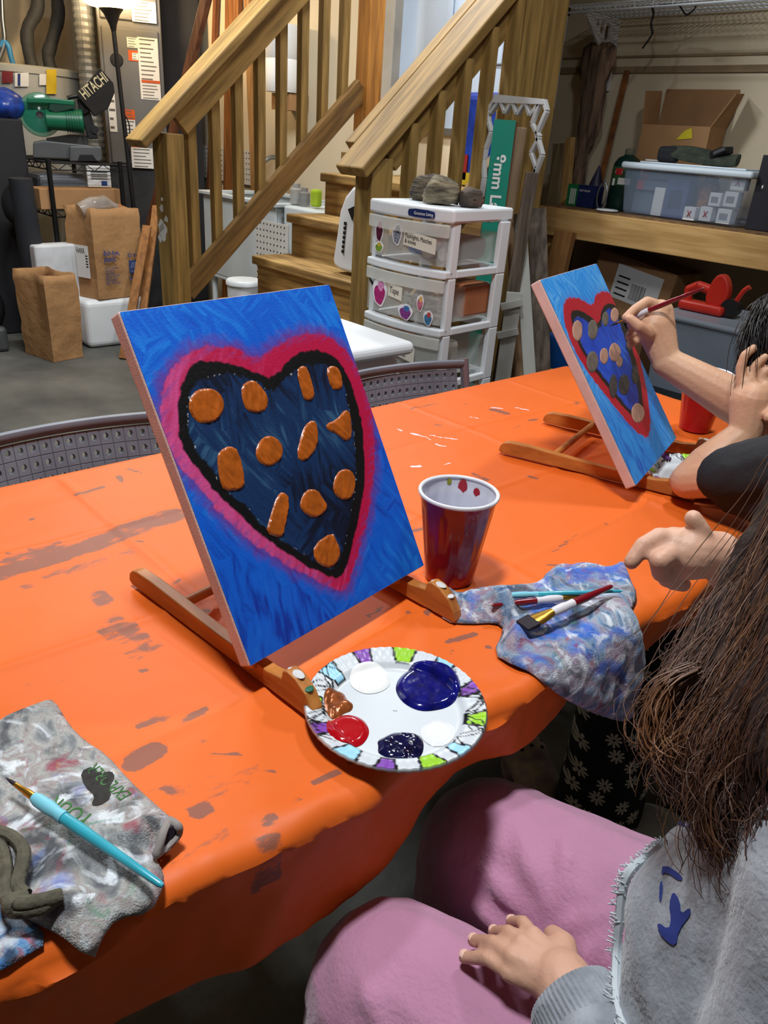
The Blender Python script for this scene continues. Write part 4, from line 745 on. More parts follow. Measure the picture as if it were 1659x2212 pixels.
for k in range(7):
    cx = random.uniform(.10, .20); p = [dloc(cx + random.uniform(-.09, .09), random.uniform(.03, .07), t3 + .04 + random.uniform(0, .055)) for _ in range(6)]; rp.tube(catmull(p, 8), .0045, 7)
tag(rp.build('rope', ROPE, smooth=True), 'tangled cream cotton rope in the middle drawer', 'rope')
tag(rbox('tape_box', dloc(.22, .17, t3 + .08), (.10, .12, .09), ORGP, None, .01, du_rz), 'orange box at the back of the middle drawer', 'box')
tag(rbox('snack_bag', dloc(.07, .08, t2 + .085), (.10, .05, .10), ORGP, None, .015, du_rz + .2, seg=3), 'orange packet in the drawer below', 'packet')
tag(rbox('spray_bottle', dloc(.19, .1, t2 + .075), (.11, .09, .085), mat('pale_bottle', (196, 192, 180), .4), None, .015, du_rz, seg=3), 'pale plastic bottle in the drawer below', 'bottle')
# ============================================================ oyster-like stones on the drawers
def stone(label, c, r, rz, tint, seed):
    m = MB(); m.ball((0, 0, 0), 1, 40, 26); vs = []
    R = Matrix.Rotation(rz, 3, 'Z')
    for v in m.v:
        p = Vector(v); f = 1 + .20 * mnoise.noise(p * 1.4 + Vector((seed, 0, 0))) + .07 * mnoise.noise(p * Vector((4, 4, 9)) + Vector((0, seed, 0))) + .03 * sin(p.z * 26 + 5 * mnoise.noise(p * 2))
        q = R @ Vector((p.x * r[0] * f, p.y * r[1] * f, max(p.z, -.55) * r[2] * f)); vs.append(tuple(q + Vector(c)))
    zmin = min(v[2] for v in vs); m.v = [(x, y, z - zmin + DUZ + .001) for x, y, z in vs]
    o = m.build('stone', tint, smooth=True); return tag(o, label, 'stone')
ST1 = mat('shell_stone', (104, 92, 74), .85, col2=(44, 40, 36), scale=26, bump=.006, bscale=50, stretch=(1, 1, 4), detail=8); ST2 = mat('pale_shell_stone', (150, 138, 112), .85, col2=(58, 52, 44), scale=18, bump=.006, bscale=50, stretch=(1, 1, 3), detail=8); ST3 = mat('brown_stone', (96, 82, 70), .85, col2=(56, 48, 42), scale=16, bump=.005, bscale=40)
stone('large dark layered stone at the left on the drawer unit', dloc(.085, .14, DUZ), (.062, .050, .042), du_rz + .2, ST1, 3); stone('pale-edged shell-like stone in the middle on the drawer unit', dloc(.178, .080, DUZ), (.052, .042, .044), du_rz + .3, ST2, 9); stone('small brown stone at the right on the drawer unit', dloc(.248, .120, DUZ), (.034, .034, .030), du_rz - .2, ST3, 17)
# ============================================================ white lidded bin in front of the drawers
wb = at_z(808, 738, .765); bn = thing('storage_bin', 'tall white plastic bin with flat lid in front of the drawers', 'bin', (wb.x - .10, wb.y - .06, 0))
bx, by = wb.x - .10, wb.y - .035
MB().add([(bx + sx * .5 * (.22 if z < .1 else .28), by + sy * .5 * (.17 if z < .1 else .21), z) for z in (0, .735) for sx, sy in ((-1, -1), (1, -1), (1, 1), (-1, 1))], [(3, 2, 1, 0), (4, 5, 6, 7), (0, 1, 5, 4), (1, 2, 6, 5), (2, 3, 7, 6), (3, 0, 4, 7)]).build('bin_body', WHITE, bn, bevel=.03, seg=4)
rbox('lid', (bx, by, .752), (.33, .25, .035), WHITE, bn, .016, seg=4)
for k in range(3): rbox('printed_mark', (bx + .04 + .02 * k, by - .1056 + .0, .62 - .015 * k), (.010, .002, .03), mat('teal_print', (60, 110, 130), .6), bn, 0)
# ============================================================ stuff leaning on the outside of the railing
def plank(name, label, foot, top, w, th, m, cat='board', wdir=None, bevel=.003):
    foot = Vector(foot); top = Vector(top); d = (top - foot).normalized(); wd = Vector(wdir) if wdir else CR; n = d.cross(wd).normalized(); wd = n.cross(d).normalized()
    mb = MB(); mb.add([p + wd * (a * w / 2) + n * (b * th / 2) for p in (foot, top) for a, b in ((-1, -1), (1, -1), (1, 1), (-1, 1))], [(3, 2, 1, 0), (4, 5, 6, 7), (0, 1, 5, 4), (1, 2, 6, 5), (2, 3, 7, 6), (3, 0, 4, 7)])
    o = mb.build(name, m, bevel=bevel, fix=True); return tag(o, label, cat)
wdR = (0.75, 0.66, 0)
# green laminate box with open end
G0 = at_y(1078, 258, 2.08); gb = thing('flooring_box', 'open green and brown flooring box standing beside the railing', 'box', (G0.x + .03, 2.08, 0))
TEALB = mat('teal_print_card', (14, 138, 116), .45, var=.05); BROWNC = mat('brown_card', (98, 66, 46), .85, var=.1)
gl = Vector((G0.x - .012, 2.07, 0)); ztop = G0.z
u1 = Vector((.62, -.78, 0)).normalized(); u2 = Vector((.78, .62, 0)).normalized()
def slab(name, o, a, la, b, lb, z0, z1, m, par): 
    o = Vector(o); a = Vector(a); b = Vector(b); return MB().add([o + Vector((0, 0, z)) + q for z in (z0, z1) for q in (Vector(), a * la, a * la + b * lb, b * lb)], [(3, 2, 1, 0), (4, 5, 6, 7), (0, 1, 5, 4), (1, 2, 6, 5), (2, 3, 7, 6), (3, 0, 4, 7)]).build(name, m, par, fix=True)
slab('printed_side', gl, u2, .070, u1, .004, 0, ztop, TEALB, gb)
slab('inner_side', gl + u2 * .07, u2, .004, -u1, .10, 0, ztop - .005, BROWNC, gb); slab('back_side', gl - u1 * .10, u2, .074, -u1, .004, 0, ztop - .002, BROWNC, gb); slab('far_side', gl, -u1, .10, u2, .004, 0, ztop - .004, BROWNC, gb)
tp = gl + u2 * .018 + u1 * .0055
text('box_text', '8mm Lam', .050, frame_M(tp + Vector((0, 0, ztop - .10)), Vector((0, 0, -1)), u2, u1), PAPER, gb, .0005, sx=1.05, bold=.0012)
def board(name, label, x, ytop, Y, w, th, zfoot_dx=0, m=GREYWOOD, dx=0.0):
    T = at_y(x, ytop, Y); return plank(name, label, (T.x + dx, Y - .05, 0.0), T, w, th, m, wdir=wdR)
board('plank', 'grey weathered plank standing just right of the green box', 1122, 275, 2.14, .05, .02, m=wood('pale_plank', (134, 112, 84), (98, 80, 58), 'z'))
board('plank', 'short dark weathered plank behind the drawer unit', 1150, 372, 2.2, .045, .02, m=GREYWOOD)
# white lattice panel
LT = mat('white_lattice', (206, 208, 208), .5, var=.04)
la = thing('lattice_panel', 'white plastic zigzag lattice panel leaning behind the green box', 'lattice', at_y(1110, 420, 2.24) * 1.0)
def lp(x, y, Y=2.26): return at_y(x, y, Y)
def strip(pts, r=.010):
    m = MB(); 
    P = [lp(*p) for p in pts]
    for a, b in zip(P[:-1], P[1:]): m.beam(a, b, .012, r * 2, (0, -1, 0))
    return m
MB().prism([((lp(x, y) - lp(1065, 205)).dot(Vector((1, 0, 0))), (lp(x, y) - lp(1065, 205)).z) for x, y in ((1072, 204), (1176, 214), (1178, 226), (1068, 222))], lp(1065, 205), (1, 0, 0), (0, 0, 1), .012).build('top_strip', LT, la, fix=True)
for pts in ([(1075, 207), (1056, 238), (1056, 262), (1062, 285), (1050, 322), (1046, 345), (1046, 385), (1040, 425)], [(1176, 216), (1182, 240), (1160, 290), (1172, 335), (1152, 385)], [(1060, 245), (1082, 215), (1092, 245), (1108, 218), (1118, 248), (1136, 220), (1146, 250), (1166, 224), (1150, 268)], [(1150, 268), (1166, 296), (1148, 330), (1160, 365), (1150, 388)]): strip(pts).build('zigzag_strip', LT, la, bevel=.002)
# planks to the right of the drawers
for (x0, y0, x1, y1, w, m, lab, Y) in ((1122, 462, 1142, 780, .045, GREYPAINT, 'long pale grey painted board leaning right of the drawers', 2.25), (1108, 480, 1118, 800, .05, wood('tan_plank', (150, 118, 84), (116, 88, 60), 'z'), 'tan plank behind the pale grey board', 2.32), (1160, 450, 1168, 740, .07, GREYWOOD, 'dark weathered plank beside the workbench end', 2.5)):
    T = at_y(x0, y0, Y); Bt = at_y(x1, y1, Y - .04); d = T - Bt; k = Bt.z / max(.01, d.z); plank('plank', lab, Bt - d * k + Vector((0, 0, .001)), T, w, .018, m, wdir=wdR)
for (x, y, wpx, hpx, lab) in ((1102, 700, .05, .22, 'short white shelf piece with a chipped bracket low beside the drawers'), (1108, 790, .05, .14, 'smallest white board scrap under the shelf piece')):
    c = at_y(x, y, 2.14); t_ = tag(MB().box((c.x, 2.14, hpx / 2 if 'small' in lab else c.z / 2 + hpx / 4), (.055, .016, hpx if 'small' in lab else c.z + hpx / 2), .8).build('shelf_board', GREYPAINT, bevel=.002), lab, 'board')
    if 'short' in lab:
        for dz in (.0, .10): MB().box((c.x + .004, 2.128, c.z + dz - .03), (.075, .02, .022), .8, Matrix.Rotation(.8, 3, 'Z') @ Matrix.Rotation(-.3, 3, 'Y')).build('slat', GREYPAINT, t_)
# ============================================================ workbench
BZ = .98; bf = at_z(1170, 441, BZ); BX0, BY0, BX1 = bf.x, bf.y, -.75
wk = thing('workbench', 'long wooden workbench along the cream wall', 'workbench', (BX0, BY0, 0))
MB().bb(BX0 + .01, BX1, BY0 + .002, YB - .005, BZ - .022, BZ).build('bench_top', mat('osb_board', (138, 104, 66), .8, col2=(86, 62, 38), scale=26, stretch=(1, 2, 1), detail=6), wk, bevel=.002)
MB().bb(BX0, BX1, BY0 - .038, BY0, BZ - .14, BZ - .006).build('front_beam', PINE_X, wk, bevel=.004)
MB().bb(BX0 + .005, BX0 + .043, BY0, YB - .01, BZ - .14, BZ - .024).build('end_beam', PINE_Y, wk, bevel=.003)
for xx in (BX0 + .10, BX0 + 1.6): MB().bb(xx - .045, xx + .045, BY0 + .003, BY0 + .09, 0, BZ - .024).build('leg', PINE_Z, wk, bevel=.003)
MB().bb(BX0 + .05, BX1, BY0 + .1, YB - .02, .16, .18).build('lower_shelf', mat('dark_shelf', (70, 54, 38), .8), wk)
# back wall behind: pine offcut, driftwood, rusty bar
def wallboard(name, label, x0, y0, x1, y1, w, th, m, Yt=3.97, Yf=3.9, to_floor=True, cat='board', zf=.002):
    T = at_y(x0, y0, Yt); Bt = at_y(x1, y1, Yf); d = T - Bt
    if to_floor: Bt = Bt - d * ((Bt.z - zf) / d.z)
    return plank(name, label, Bt, T, w, th, m, cat, wdir=(1, 0, 0))
wallboard('plank', 'pale pine offcut standing at the bench end', 1232, 297, 1222, 425, .05, .03, PINE_Z, 3.75, 3.745)
wallboard('plank', 'grey-edged board behind the pine offcut', 1208, 310, 1196, 430, .07, .02, wood('dull_plank', (150, 130, 98), (116, 98, 70), 'z'), 3.70, 3.69)
wallboard('rusty_bar', 'tall rusty metal bar leaning on the wall behind the fuel bottle', 1355, 152, 1312, 330, .032, .012, mat('rust', (150, 92, 40), .8, col2=(92, 56, 30), scale=20), 3.985, 3.93, cat='bar', zf=BZ + .006)
# driftwood
def driftwood():
    pts = [(1297, 92), (1288, 140), (1282, 200), (1270, 280), (1255, 350), (1246, 410)]; m = MB(); n = 26; rows = 60; vs = []
    T = [at_y(x, y, 3.90 - .02 * i / 5) for i, (x, y) in enumerate(pts)]; Bt = T[-1] + (T[-1] - T[-2]) * (T[-1].z / (T[-2].z - T[-1].z)); C = catmull(T + [Vector((Bt.x, 3.84, 0.0))], 12); L = len(C)
    for i, p in enumerate(C):
        f = i / (L - 1); w = .068 + .030 * sin(f * 5 + 1) + .02 * mnoise.noise(Vector((f * 9, 2, 0)))
        if f < .06: w *= .45 + f * 9
        for k in range(n):
            a = 2 * pi * k / n; r = 1 + .22 * mnoise.noise(Vector((cos(a) * 2.2, sin(a) * 2.2, f * 5))) + .08 * mnoise.noise(Vector((cos(a) * 9, sin(a) * 9, f * 8)))
            vs.append(p + Vector((cos(a) * w * r, sin(a) * w * .4 * r, (.03 * mnoise.noise(Vector((a * 2, 0, 5))) if 0 < i < L - 1 else 0))))
    m.add(vs, [(i * n + k, i * n + (k + 1) % n, (i + 1) * n + (k + 1) % n, (i + 1) * n + k) for i in range(L - 1) for k in range(n)] + [tuple(range(n)), tuple((L - 1) * n + k for k in range(n))[::-1]])
    tag(m.build('driftwood_plank', wood('driftwood', (138, 112, 92), (72, 56, 46), 'z', .9, bump=.008), smooth=True, fix=True), 'tall split driftwood plank leaning against the cream wall', 'driftwood')
driftwood()
# wire shelf on the wall
WS = mat('white_wire', (214, 220, 224), .4, var=.02); shz = at_y(1450, 30, 4.0).z; ws_ = thing('wire_shelf', 'white wire shelf fixed high on the wall above the workbench', 'shelf', (-2.4, 3.9, shz))
sx0 = at_y(1218, 6, 3.62).x; sx1 = -1.0; sy0, sy1 = 3.62, 4.0
wm = None
for k, y in enumerate((sy0, sy0 + .001, sy0 + .10, sy0 + .20, sy0 + .29, sy1 - .004)): MB().cyl((sx0, y, shz - (.028 if k == 1 else 0)), (sx1, y, shz - (.028 if k == 1 else 0)), .0042, n=8).build('long_wire', WS, ws_, smooth=True)
me_w = MB().cyl((0, sy0, 0), (0, sy1, 0), .0022, n=6).mesh('cross_wire', WS, True)
for k in range(int((sx1 - sx0) / .028)): link('cross_wire', me_w, ws_, Matrix.Translation((sx0 + .01 + .028 * k, 0, shz + .003)))
me_l = MB().cyl((0, sy0, 0), (0, sy0, -.03), .0022, n=6).mesh('lip_wire', WS, True)
for k in range(int((sx1 - sx0) / .10)): link('lip_wire', me_l, ws_, Matrix.Translation((sx0 + .01 + .10 * k, 0, shz)))
bk = thing('shelf_bracket', 'white perforated bracket under the wire shelf', 'bracket', at_y(1338, 92, 4.0))
bxx = at_y(1330, 60, 4.0).x
BRK = mat('white_bracket', (214, 216, 218), .45, var=.03)
def bracket(x, par):
    n = 14; out = [(sy1, shz - .006), (sy1, shz - .22), (sy1 - .03, shz - .22), (sy1 - .27, shz - .03), (sy1 - .27, shz - .006)]
    hs = [((sy1 - .075), shz - .075, .022, .045), (sy1 - .125, shz - .06, .016, .034), (sy1 - .17, shz - .045, .012, .020)]
    o2 = [Vector(p) for p in out]; al = list(o2); ed = [(i, (i + 1) % 5) for i in range(5)]
    holes = []
    for cy, cz, ry, rz_ in hs:
        b = len(al); al += [Vector((cy + ry * cos(2 * pi * k / 12), cz + rz_ * sin(2 * pi * k / 12))) for k in range(12)]; ed += [(b + k, b + (k + 1) % 12) for k in range(12)]; holes.append((cy, cz, ry, rz_))
    r = geometry.delaunay_2d_cdt(al, ed, [], 1, 1e-6); fs = []
    for f in r[2]:
        c = sum((r[0][i] for i in f), Vector((0, 0))) / len(f)
        if not any(((c.x - h[0]) / h[2]) ** 2 + ((c.y - h[1]) / h[3]) ** 2 < .8 for h in holes): fs.append(tuple(f))
    m = MB(); m.add([(x, v.x, v.y) for v in r[0]], fs); o = m.build('bracket_plate', BRK, par); s = o.modifiers.new('t', 'SOLIDIFY'); s.thickness = .012; s.offset = 0
bracket(bxx, bk); MB().bb(bxx - .018, bxx + .018, sy1 - .004, YB - .001, shz - .34, shz - .01).build('wall_strip', BRK, bk, bevel=.003); MB().cyl((bxx + .02, sy1 - .03, shz - .19), (bxx - .02, sy1 - .03, shz - .19), .010, n=12).build('bolt', STEEL, bk, smooth=True)
# black strap hanging from the shelf
p0 = at_y(1410, 14, 3.75); 
sm = MB(); sp = [at_y(*q, 3.75) for q in ((1408, 12), (1412, 30), (1406, 50), (1410, 72), (1400, 88), (1388, 104))]
for a, b in zip(sp[:-1], sp[1:]): sm.beam(a, b, .006, .022, (.7, -.7, 0))
sm.tube(catmull([at_y(*q, 3.75) for q in ((1425, 10), (1462, 10), (1472, 18), (1482, 32), (1496, 24), (1504, 12))], 5), .004, 6)
tag(sm.build('black_strap', BLACK, smooth=False), 'black webbing strap dangling from the wire shelf', 'strap')
ps = [at_y(*q, 4.006) for q in ((1228, 12), (1226, 34))]; pe = [at_y(*q, 4.008) for q in ((1226, 34), (1196, 235))]
pl = thing('white_rod', 'thin white rod with black grip hanging beside the shelf', 'rod', pe[1]); MB().cyl(ps[0], ps[1], .013, n=10).build('grip', BLACK, pl, smooth=True); MB().cyl(pe[0], pe[1], .006, n=8).build('rod', WHITE, pl, smooth=True)
# items on the bench
GB = at_y(1222, 438, 3.60); GB.z = BZ + .001; 
t = thing('medicine_box', 'small green and navy carton on the bench end', 'box', GB)
MB(rot_M(GB, .0)).bb(0.0, .066, 0, .07, .001, .105).build('carton_end', mat('green_card', (24, 110, 60), .5), t); MB(rot_M(GB, .0)).bb(.066, .175, 0, .07, .001, .105).build('carton', mat('navy_card', (26, 40, 92), .5, var=.2, scale=40), t)
for k in range(4): MB(rot_M(GB, 0)).bb(.02 + .010 * k, .024 + .010 * k, -.001, 0, .01, .085).build('print_line', PAPER, t)
text('carton_text', 'FAST RELIEF', .013, frame_M(GB + Vector((.074, -.0012, .075)), (1, 0, 0), (0, 0, 1)), PAPER, t, .0002)
gz = at_y(1268, 436, 3.66); tag(MB().lathe([(.035, .0), (.042, .05), (.036, .11), (.018, .16), (.004, .20)], (gz.x - .01, 3.73, BZ + .001), 12).build('snack_pouch', mat('navy_pouch', (52, 52, 84), .5, var=.3, scale=30), smooth=True), 'navy and green foil pouch behind the carton', 'pouch')
pb = at_y(1326, 440, 3.64); t = thing('fuel_bottle', 'dark green camping fuel bottle on the bench', 'bottle', (pb.x, pb.y + .05, BZ))
PG = mat('dark_green_metal', (16, 48, 42), .3, .2, var=.05); pc = (pb.x, pb.y + .06, BZ + .001)
MB().lathe([(.001, 0), (.066, 0), (.070, .01), (.070, .19), (.066, .22), (.05, .245), (.026, .258), (.022, .262)], pc, 32).build('tank', PG, t, smooth=True)
MB().lathe([(.022, .26), (.024, .264), (.024, .285), (.016, .290), (.001, .291)], pc, 20).build('cap', mat('bottle_cap', (112, 110, 96), .5), t, smooth=True)
def band(a0, a1, z0, z1, m, name, r=.0708):
    mb = MB(); n = 12; mb.add([(pc[0] + r * cos(a0 + (a1 - a0) * k / n), pc[1] + r * sin(a0 + (a1 - a0) * k / n), pc[2] + z) for k in range(n + 1) for z in (z0, z1)], [(2 * k, 2 * k + 2, 2 * k + 3, 2 * k + 1) for k in range(n)]); mb.build(name, m, t)
ca = atan2(-pc[1], -pc[0]); band(ca - 1.2, ca + 1.2, .12, .205, mat('green_label', (52, 92, 56), .4), 'label_band'); band(ca - .85, ca - .25, .168, .198, mat('red_label', (180, 40, 44), .4), 'logo_patch', .0712); band(ca - 1.0, ca - .75, .118, .15, PAPER, 'warning_patch', .0712); band(ca - .5, ca + .4, .125, .155, PAPER, 'warning_patch', .0712)
fx = lambda a, z, r=.0722: Vector((pc[0] + r * cos(a), pc[1] + r * sin(a), pc[2] + z))
ta = Vector((-sin(ca), cos(ca), 0))
text('label_text', 'Coleman', .018, frame_M(fx(ca - .84, .176), Vector((-sin(ca - .55), cos(ca - .55), 0)), (0, 0, 1)), PAPER, t, .0002, sx=.62); text('label_text', 'PROPANE\nFUEL', .014, frame_M(fx(ca + .08, .188), Vector((-sin(ca + .5), cos(ca + .5), 0)), (0, 0, 1)), PAPER, t, .0002, sx=.75)
wc = at_y(1308, 446, 3.53); tag(MB().lathe([(.001, .012), (.05, .010), (.056, .004), (.05, 0), (.001, 0)], (wc.x, wc.y + .02, BZ + .001), 20).build('plastic_disc', WHITE, smooth=True), 'white plastic disc lying beside the fuel bottle', 'disc')
cb_ = at_y(1299, 432, 3.55); cb_.z = BZ; t = thing('carabiner', 'silver carabiner leaning by the fuel bottle', 'carabiner', cb_); MB().tube([Vector((cb_.x + .028 * cos(a), cb_.y, BZ + .0675 + .062 * sin(a))) for a in [2 * pi * k / 24 for k in range(25)]], .005, 8, cap=False).build('loop', STEEL, t, smooth=True)
# clear bin with lid
TYF = 3.56; L0 = at_y(1343, 452, TYF); R0 = at_y(1590, 484, TYF); L0.z = R0.z = BZ; bw = (R0 - L0).length; ub = (R0 - L0).normalized(); vb = Vector((-ub.y, ub.x, 0)); BM = frame_M(L0 + Vector((0, 0, .001)), ub, vb)
BINC = mat('cloudy_bin_plastic', (150, 168, 190), .3, var=0, alpha=.38)
t = thing('storage_tote', 'cloudy clear tote with white lid full of small boxes', 'tote', L0); bh = at_y(1400, 368, TYF).z - BZ - .0; bd = .22
def taper(x0, x1, y0, y1, z0, z1, g): return [(x0, y0, z0), (x1, y0, z0), (x1, y1, z0), (x0, y1, z0), (x0 - g, y0 - g, z1), (x1 + g, y0 - g, z1), (x1 + g, y1 + g, z1), (x0 - g, y1 + g, z1)]
m = MB(BM); m.add(taper(0, bw, 0, bd, 0, bh, .02), [(3, 2, 1, 0), (0, 1, 5, 4), (1, 2, 6, 5), (2, 3, 7, 6), (3, 0, 4, 7)]); o = m.build('tote_body', BINC, t, bevel=.02, seg=3); 
MB(BM).bb(-.03, bw + .035, -.035, bd + .03, bh, bh + .03).build('lid', mat('tote_lid', (206, 220, 230), .4, var=.02), t, bevel=.012, seg=3); MB(BM).bb(.03, bw - .03, .03, bd - .03, bh + .03, bh + .037).build('lid_ridge', mat('tote_lid', (206, 220, 230)), t, bevel=.004)
AMW = mat('ammo_white', (222, 222, 224), .6, var=.05); AMR = mat('ammo_red', (176, 40, 52), .6); NAV = mat('navy_box_card', (70, 80, 130), .6, var=.15, scale=30); GRB = mat('grey_box_card', (92, 104, 122), .6, var=.1); TUPB = mat('brass_rounds', (170, 116, 60), .5, var=.3, scale=60)
def inbox(x, z, w, h, m, lab, y=.02, d=.08, mark=None):
    o_ = thing('small_carton', lab, 'carton', BM @ Vector((x + w / 2, y, z))); MB(BM).bb(x, x + w, y, y + d, z, z + h).build('carton', m, o_, bevel=.002)
    if mark == 'x':
        for s in (-1, 1): MB(BM).beam((x + w * .35, y - .001, z + h * (.5 - .22 * s)), (x + w * .65, y - .001, z + h * (.5 + .22 * s)), .002, .008, (0, 1, 0)).build('red_mark', AMR, o_)
    if mark == 'bar':
        for k in range(6): MB(BM).bb(x + w * (.2 + .1 * k), x + w * (.2 + .1 * k) + w * .05, y - .001, y, z + h * .25, z + h * .7).build('barcode_line', INK, o_)
    if mark == 'red': MB(BM).bb(x, x + w * .18, y - .001, y, z, z + h).build('red_end', AMR, o_)
    return o_
k_ = bw / .60
inbox(.02, .004, .20, .10, GRB, 'wide grey carton low at the left in the tote', .05); inbox(.04, .115, .20, .042, GRB, 'flat red-ended carton stacked upper left in the tote', .03, mark='red'); inbox(.06, .165, .18, .042, GRB, 'topmost flat red-ended carton in the tote', .03, mark='red')
inbox(.150 * k_, .006, .055, .125, AMW, 'pale tall carton left of the blue one in the tote', .02, .02); inbox(.212 * k_, .004, .11, .175, NAV, 'tall blue carton with barcode in the tote', .02, mark='bar'); tag(MB(BM).lathe([(.001, 0), (.04, 0), (.044, .02), (.044, .10), (.03, .12), (.03, .135), (.001, .136)], (.385 * k_, .10, .06), 20).build('jar_of_brass', TUPB, smooth=True), 'jar of brass pieces inside the tote', 'jar')
tag(MB(BM).bb(.34 * k_, .46 * k_, .06, .15, .004, .058).build('tray', GRB, bevel=.004), 'grey tray under the jar in the tote', 'tray')
inbox(.335 * k_, .006, .058, .058, AMW, 'white carton with red cross at lower middle in the tote', .0, .055, 'x'); inbox(.415 * k_, .012, .058, .06, AMW, 'second white red-crossed carton at lower middle', .0, .055, 'x'); inbox(.50 * k_, .010, .066, .062, AMW, 'white carton with barcode in the lower right corner of tote', .0, .055, 'bar'); inbox(.445 * k_, .078, .056, .056, AMW, 'white carton above the two red-crossed ones', .0, .05, 'bar'); inbox(.515 * k_, .082, .062, .062, AMW, 'white carton second from top at right in tote', .0, .05, 'bar'); inbox(.53 * k_, .152, .064, .066, AMW, 'topmost white carton at right in tote', .0, .05, 'x')
LZ = BZ + bh + .039
# belt on the lid
CAMO = mat('olive_webbing', (58, 66, 52), .85, col2=(34, 40, 34), scale=30, bump=.002, bscale=300)
def lidp(px, py, dz): p = at_y(px, py, TYF + .10); p.z = LZ + dz; return p
t = thing('tool_belt', 'olive webbing belt with black buckle on the tote lid', 'belt', lidp(1500, 345, 0))
m = MB(); m.tube(catmull([lidp(1432, 335, .035), lidp(1455, 318, .05), lidp(1490, 330, .035), lidp(1530, 342, .028), lidp(1565, 348, .025), lidp(1592, 346, .03), lidp(1595, 338, .03)], 7), .032, 10, flat=.55); m.build('webbing', CAMO, t, smooth=True)
m = MB(); m.tube(catmull([lidp(1450, 322, .055), lidp(1490, 312, .06), lidp(1530, 322, .05), lidp(1550, 340, .035)], 7), .022, 10, flat=.5); m.build('padding', CAMO, t, smooth=True)
pa, pb2 = lidp(1545, 335, .045), lidp(1575, 312, .07); MB().beam(pa, pb2, .05, .022, CU).build('buckle', BLACK, t, bevel=.004); 
for k in range(6): q = pa.lerp(pb2, (k + .5) / 6); MB().beam(q - CR * .028, q + CR * .028, .006, .03, CU).build('buckle_rib', BLACK, t)
rbox('pocket', lidp(1445, 332, .035), (.10, .06, .07), mat('black_pouch', (26, 28, 34), .8), t, .02, .3, seg=3)
tag(rbox('paper_slip', lidp(1408, 337, .001) + Vector((0, .05, .004)), (.09, .05, .006), PAPER, None, 0, .1), 'white paper slip on the left of the tote lid', 'paper')
# cardboard box behind the tote
cmid = at_y(1388, 268, 3.835)
t = thing('cardboard_box', 'open cardboard box with raised flaps behind the tote', 'box', (cmid.x + .2, 3.9, BZ)); cw = .37; cx0 = cmid.x; zb = cmid.z; CI = mat('cardboard_inside', (150, 112, 76), .9, var=.08)
MB().bb(cx0, cx0 + cw, 3.835, 3.839, BZ + .001, zb).build('front_side', CARD, t); MB().bb(cx0, cx0 + .004, 3.839, 3.985, BZ + .001, zb).build('side', CARD, t); MB().bb(cx0 + cw - .004, cx0 + cw, 3.839, 3.985, BZ + .001, zb).build('side', CARD, t); MB().bb(cx0, cx0 + cw, 3.985, 3.989, BZ + .001, zb).build('back_side', CARD, t)
m = MB(); m.add([(cx0 + .0, 3.989, zb), (cx0 + cw, 3.989, zb), (cx0 + cw + .01, 4.012, zb + .17), (cx0 - .01, 4.012, zb + .17)], [(0, 1, 2, 3)]); o = m.build('back_flap', CI, t); o.modifiers.new('t', 'SOLIDIFY').thickness = .004
m = MB(); m.add([(cx0, 3.839, zb), (cx0, 3.985, zb), (cx0 - .02, 3.99, zb + .16), (cx0 - .025, 3.85, zb + .15)], [(0, 1, 2, 3)]); o = m.build('side_flap', CARD, t); o.modifiers.new('t', 'SOLIDIFY').thickness = .004
m = MB(); m.add([(cx0 + cw, 3.839, zb), (cx0 + cw, 3.985, zb), (cx0 + cw + .05, 3.99, zb + .15), (cx0 + cw + .075, 3.86, zb + .14)], [(0, 1, 2, 3)]); o = m.build('side_flap', CARD, t); o.modifiers.new('t', 'SOLIDIFY').thickness = .004
yl = at_y(1460, 302, 3.833); m = MB(); m.prism([(0, 0), (.085, .01), (.07, .055), (.035, .04)], (yl.x, 3.833, yl.z), (1, 0, 0), (0, 0, 1), .001); m.build('yellow_sticker', mat('yellow_label', (224, 206, 40), .6), t, fix=True)
# black box at the right end
k0 = at_y(1604, 498, 3.56); k0.z = BZ; t = thing('black_box', 'tall matt black carton at the right end of the bench', 'box', k0); MB().bb(k0.x, k0.x + .26, k0.y + .01, k0.y + .26, BZ + .001, BZ + .30).build('carton', mat('black_card', (26, 24, 34), .6, var=.05), t, bevel=.003); MB().bb(k0.x + .03, k0.x + .036, k0.y + .0085, k0.y + .01, BZ + .17, BZ + .182).build('white_tick', PAPER, t)
# under the bench
BL = mat('brown_lumber', (164, 116, 66), .7, col2=(128, 88, 48), scale=3, stretch=(14, 14, 1.2))
T = at_y(1222, 500, 3.40); Bt = at_y(1160, 775, 3.30); d = T - Bt; Bt = Bt - d * (Bt.z / d.z); plank('plank', 'brown lumber board leaning under the bench end', Bt + Vector((0, 0, .003)), T, .11, .04, BL, wdir=(1, 0, 0))
s0 = at_y(1255, 640, 3.62); t = thing('shipping_box', 'cardboard shipping box with barcode label under the bench', 'box', (s0.x, 3.62, .18)); sw = .42
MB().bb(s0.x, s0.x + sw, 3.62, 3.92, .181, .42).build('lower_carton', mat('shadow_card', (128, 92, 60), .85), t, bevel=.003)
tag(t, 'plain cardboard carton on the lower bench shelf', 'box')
t = thing('shipping_box', 'tilted cardboard shipping box with white barcode label under the bench', 'box', (s0.x + .1, 3.5, .42)); SM = Matrix.Translation((s0.x + .02, 3.60, .424)) @ Matrix.Rotation(.16, 4, 'Y') @ Matrix.Rotation(-.25, 4, 'X')
SM = Matrix.Translation((s0.x + .03, 3.62, .49)) @ Matrix.Rotation(.14, 4, 'Y')
MB(SM).bb(0, .46, .0, .26, 0, .30).build('carton', CARD, t, bevel=.003); slb = MB(SM).bb(.13, .40, -.002, 0, .10, .27).build('shipping_label', PAPER, t)
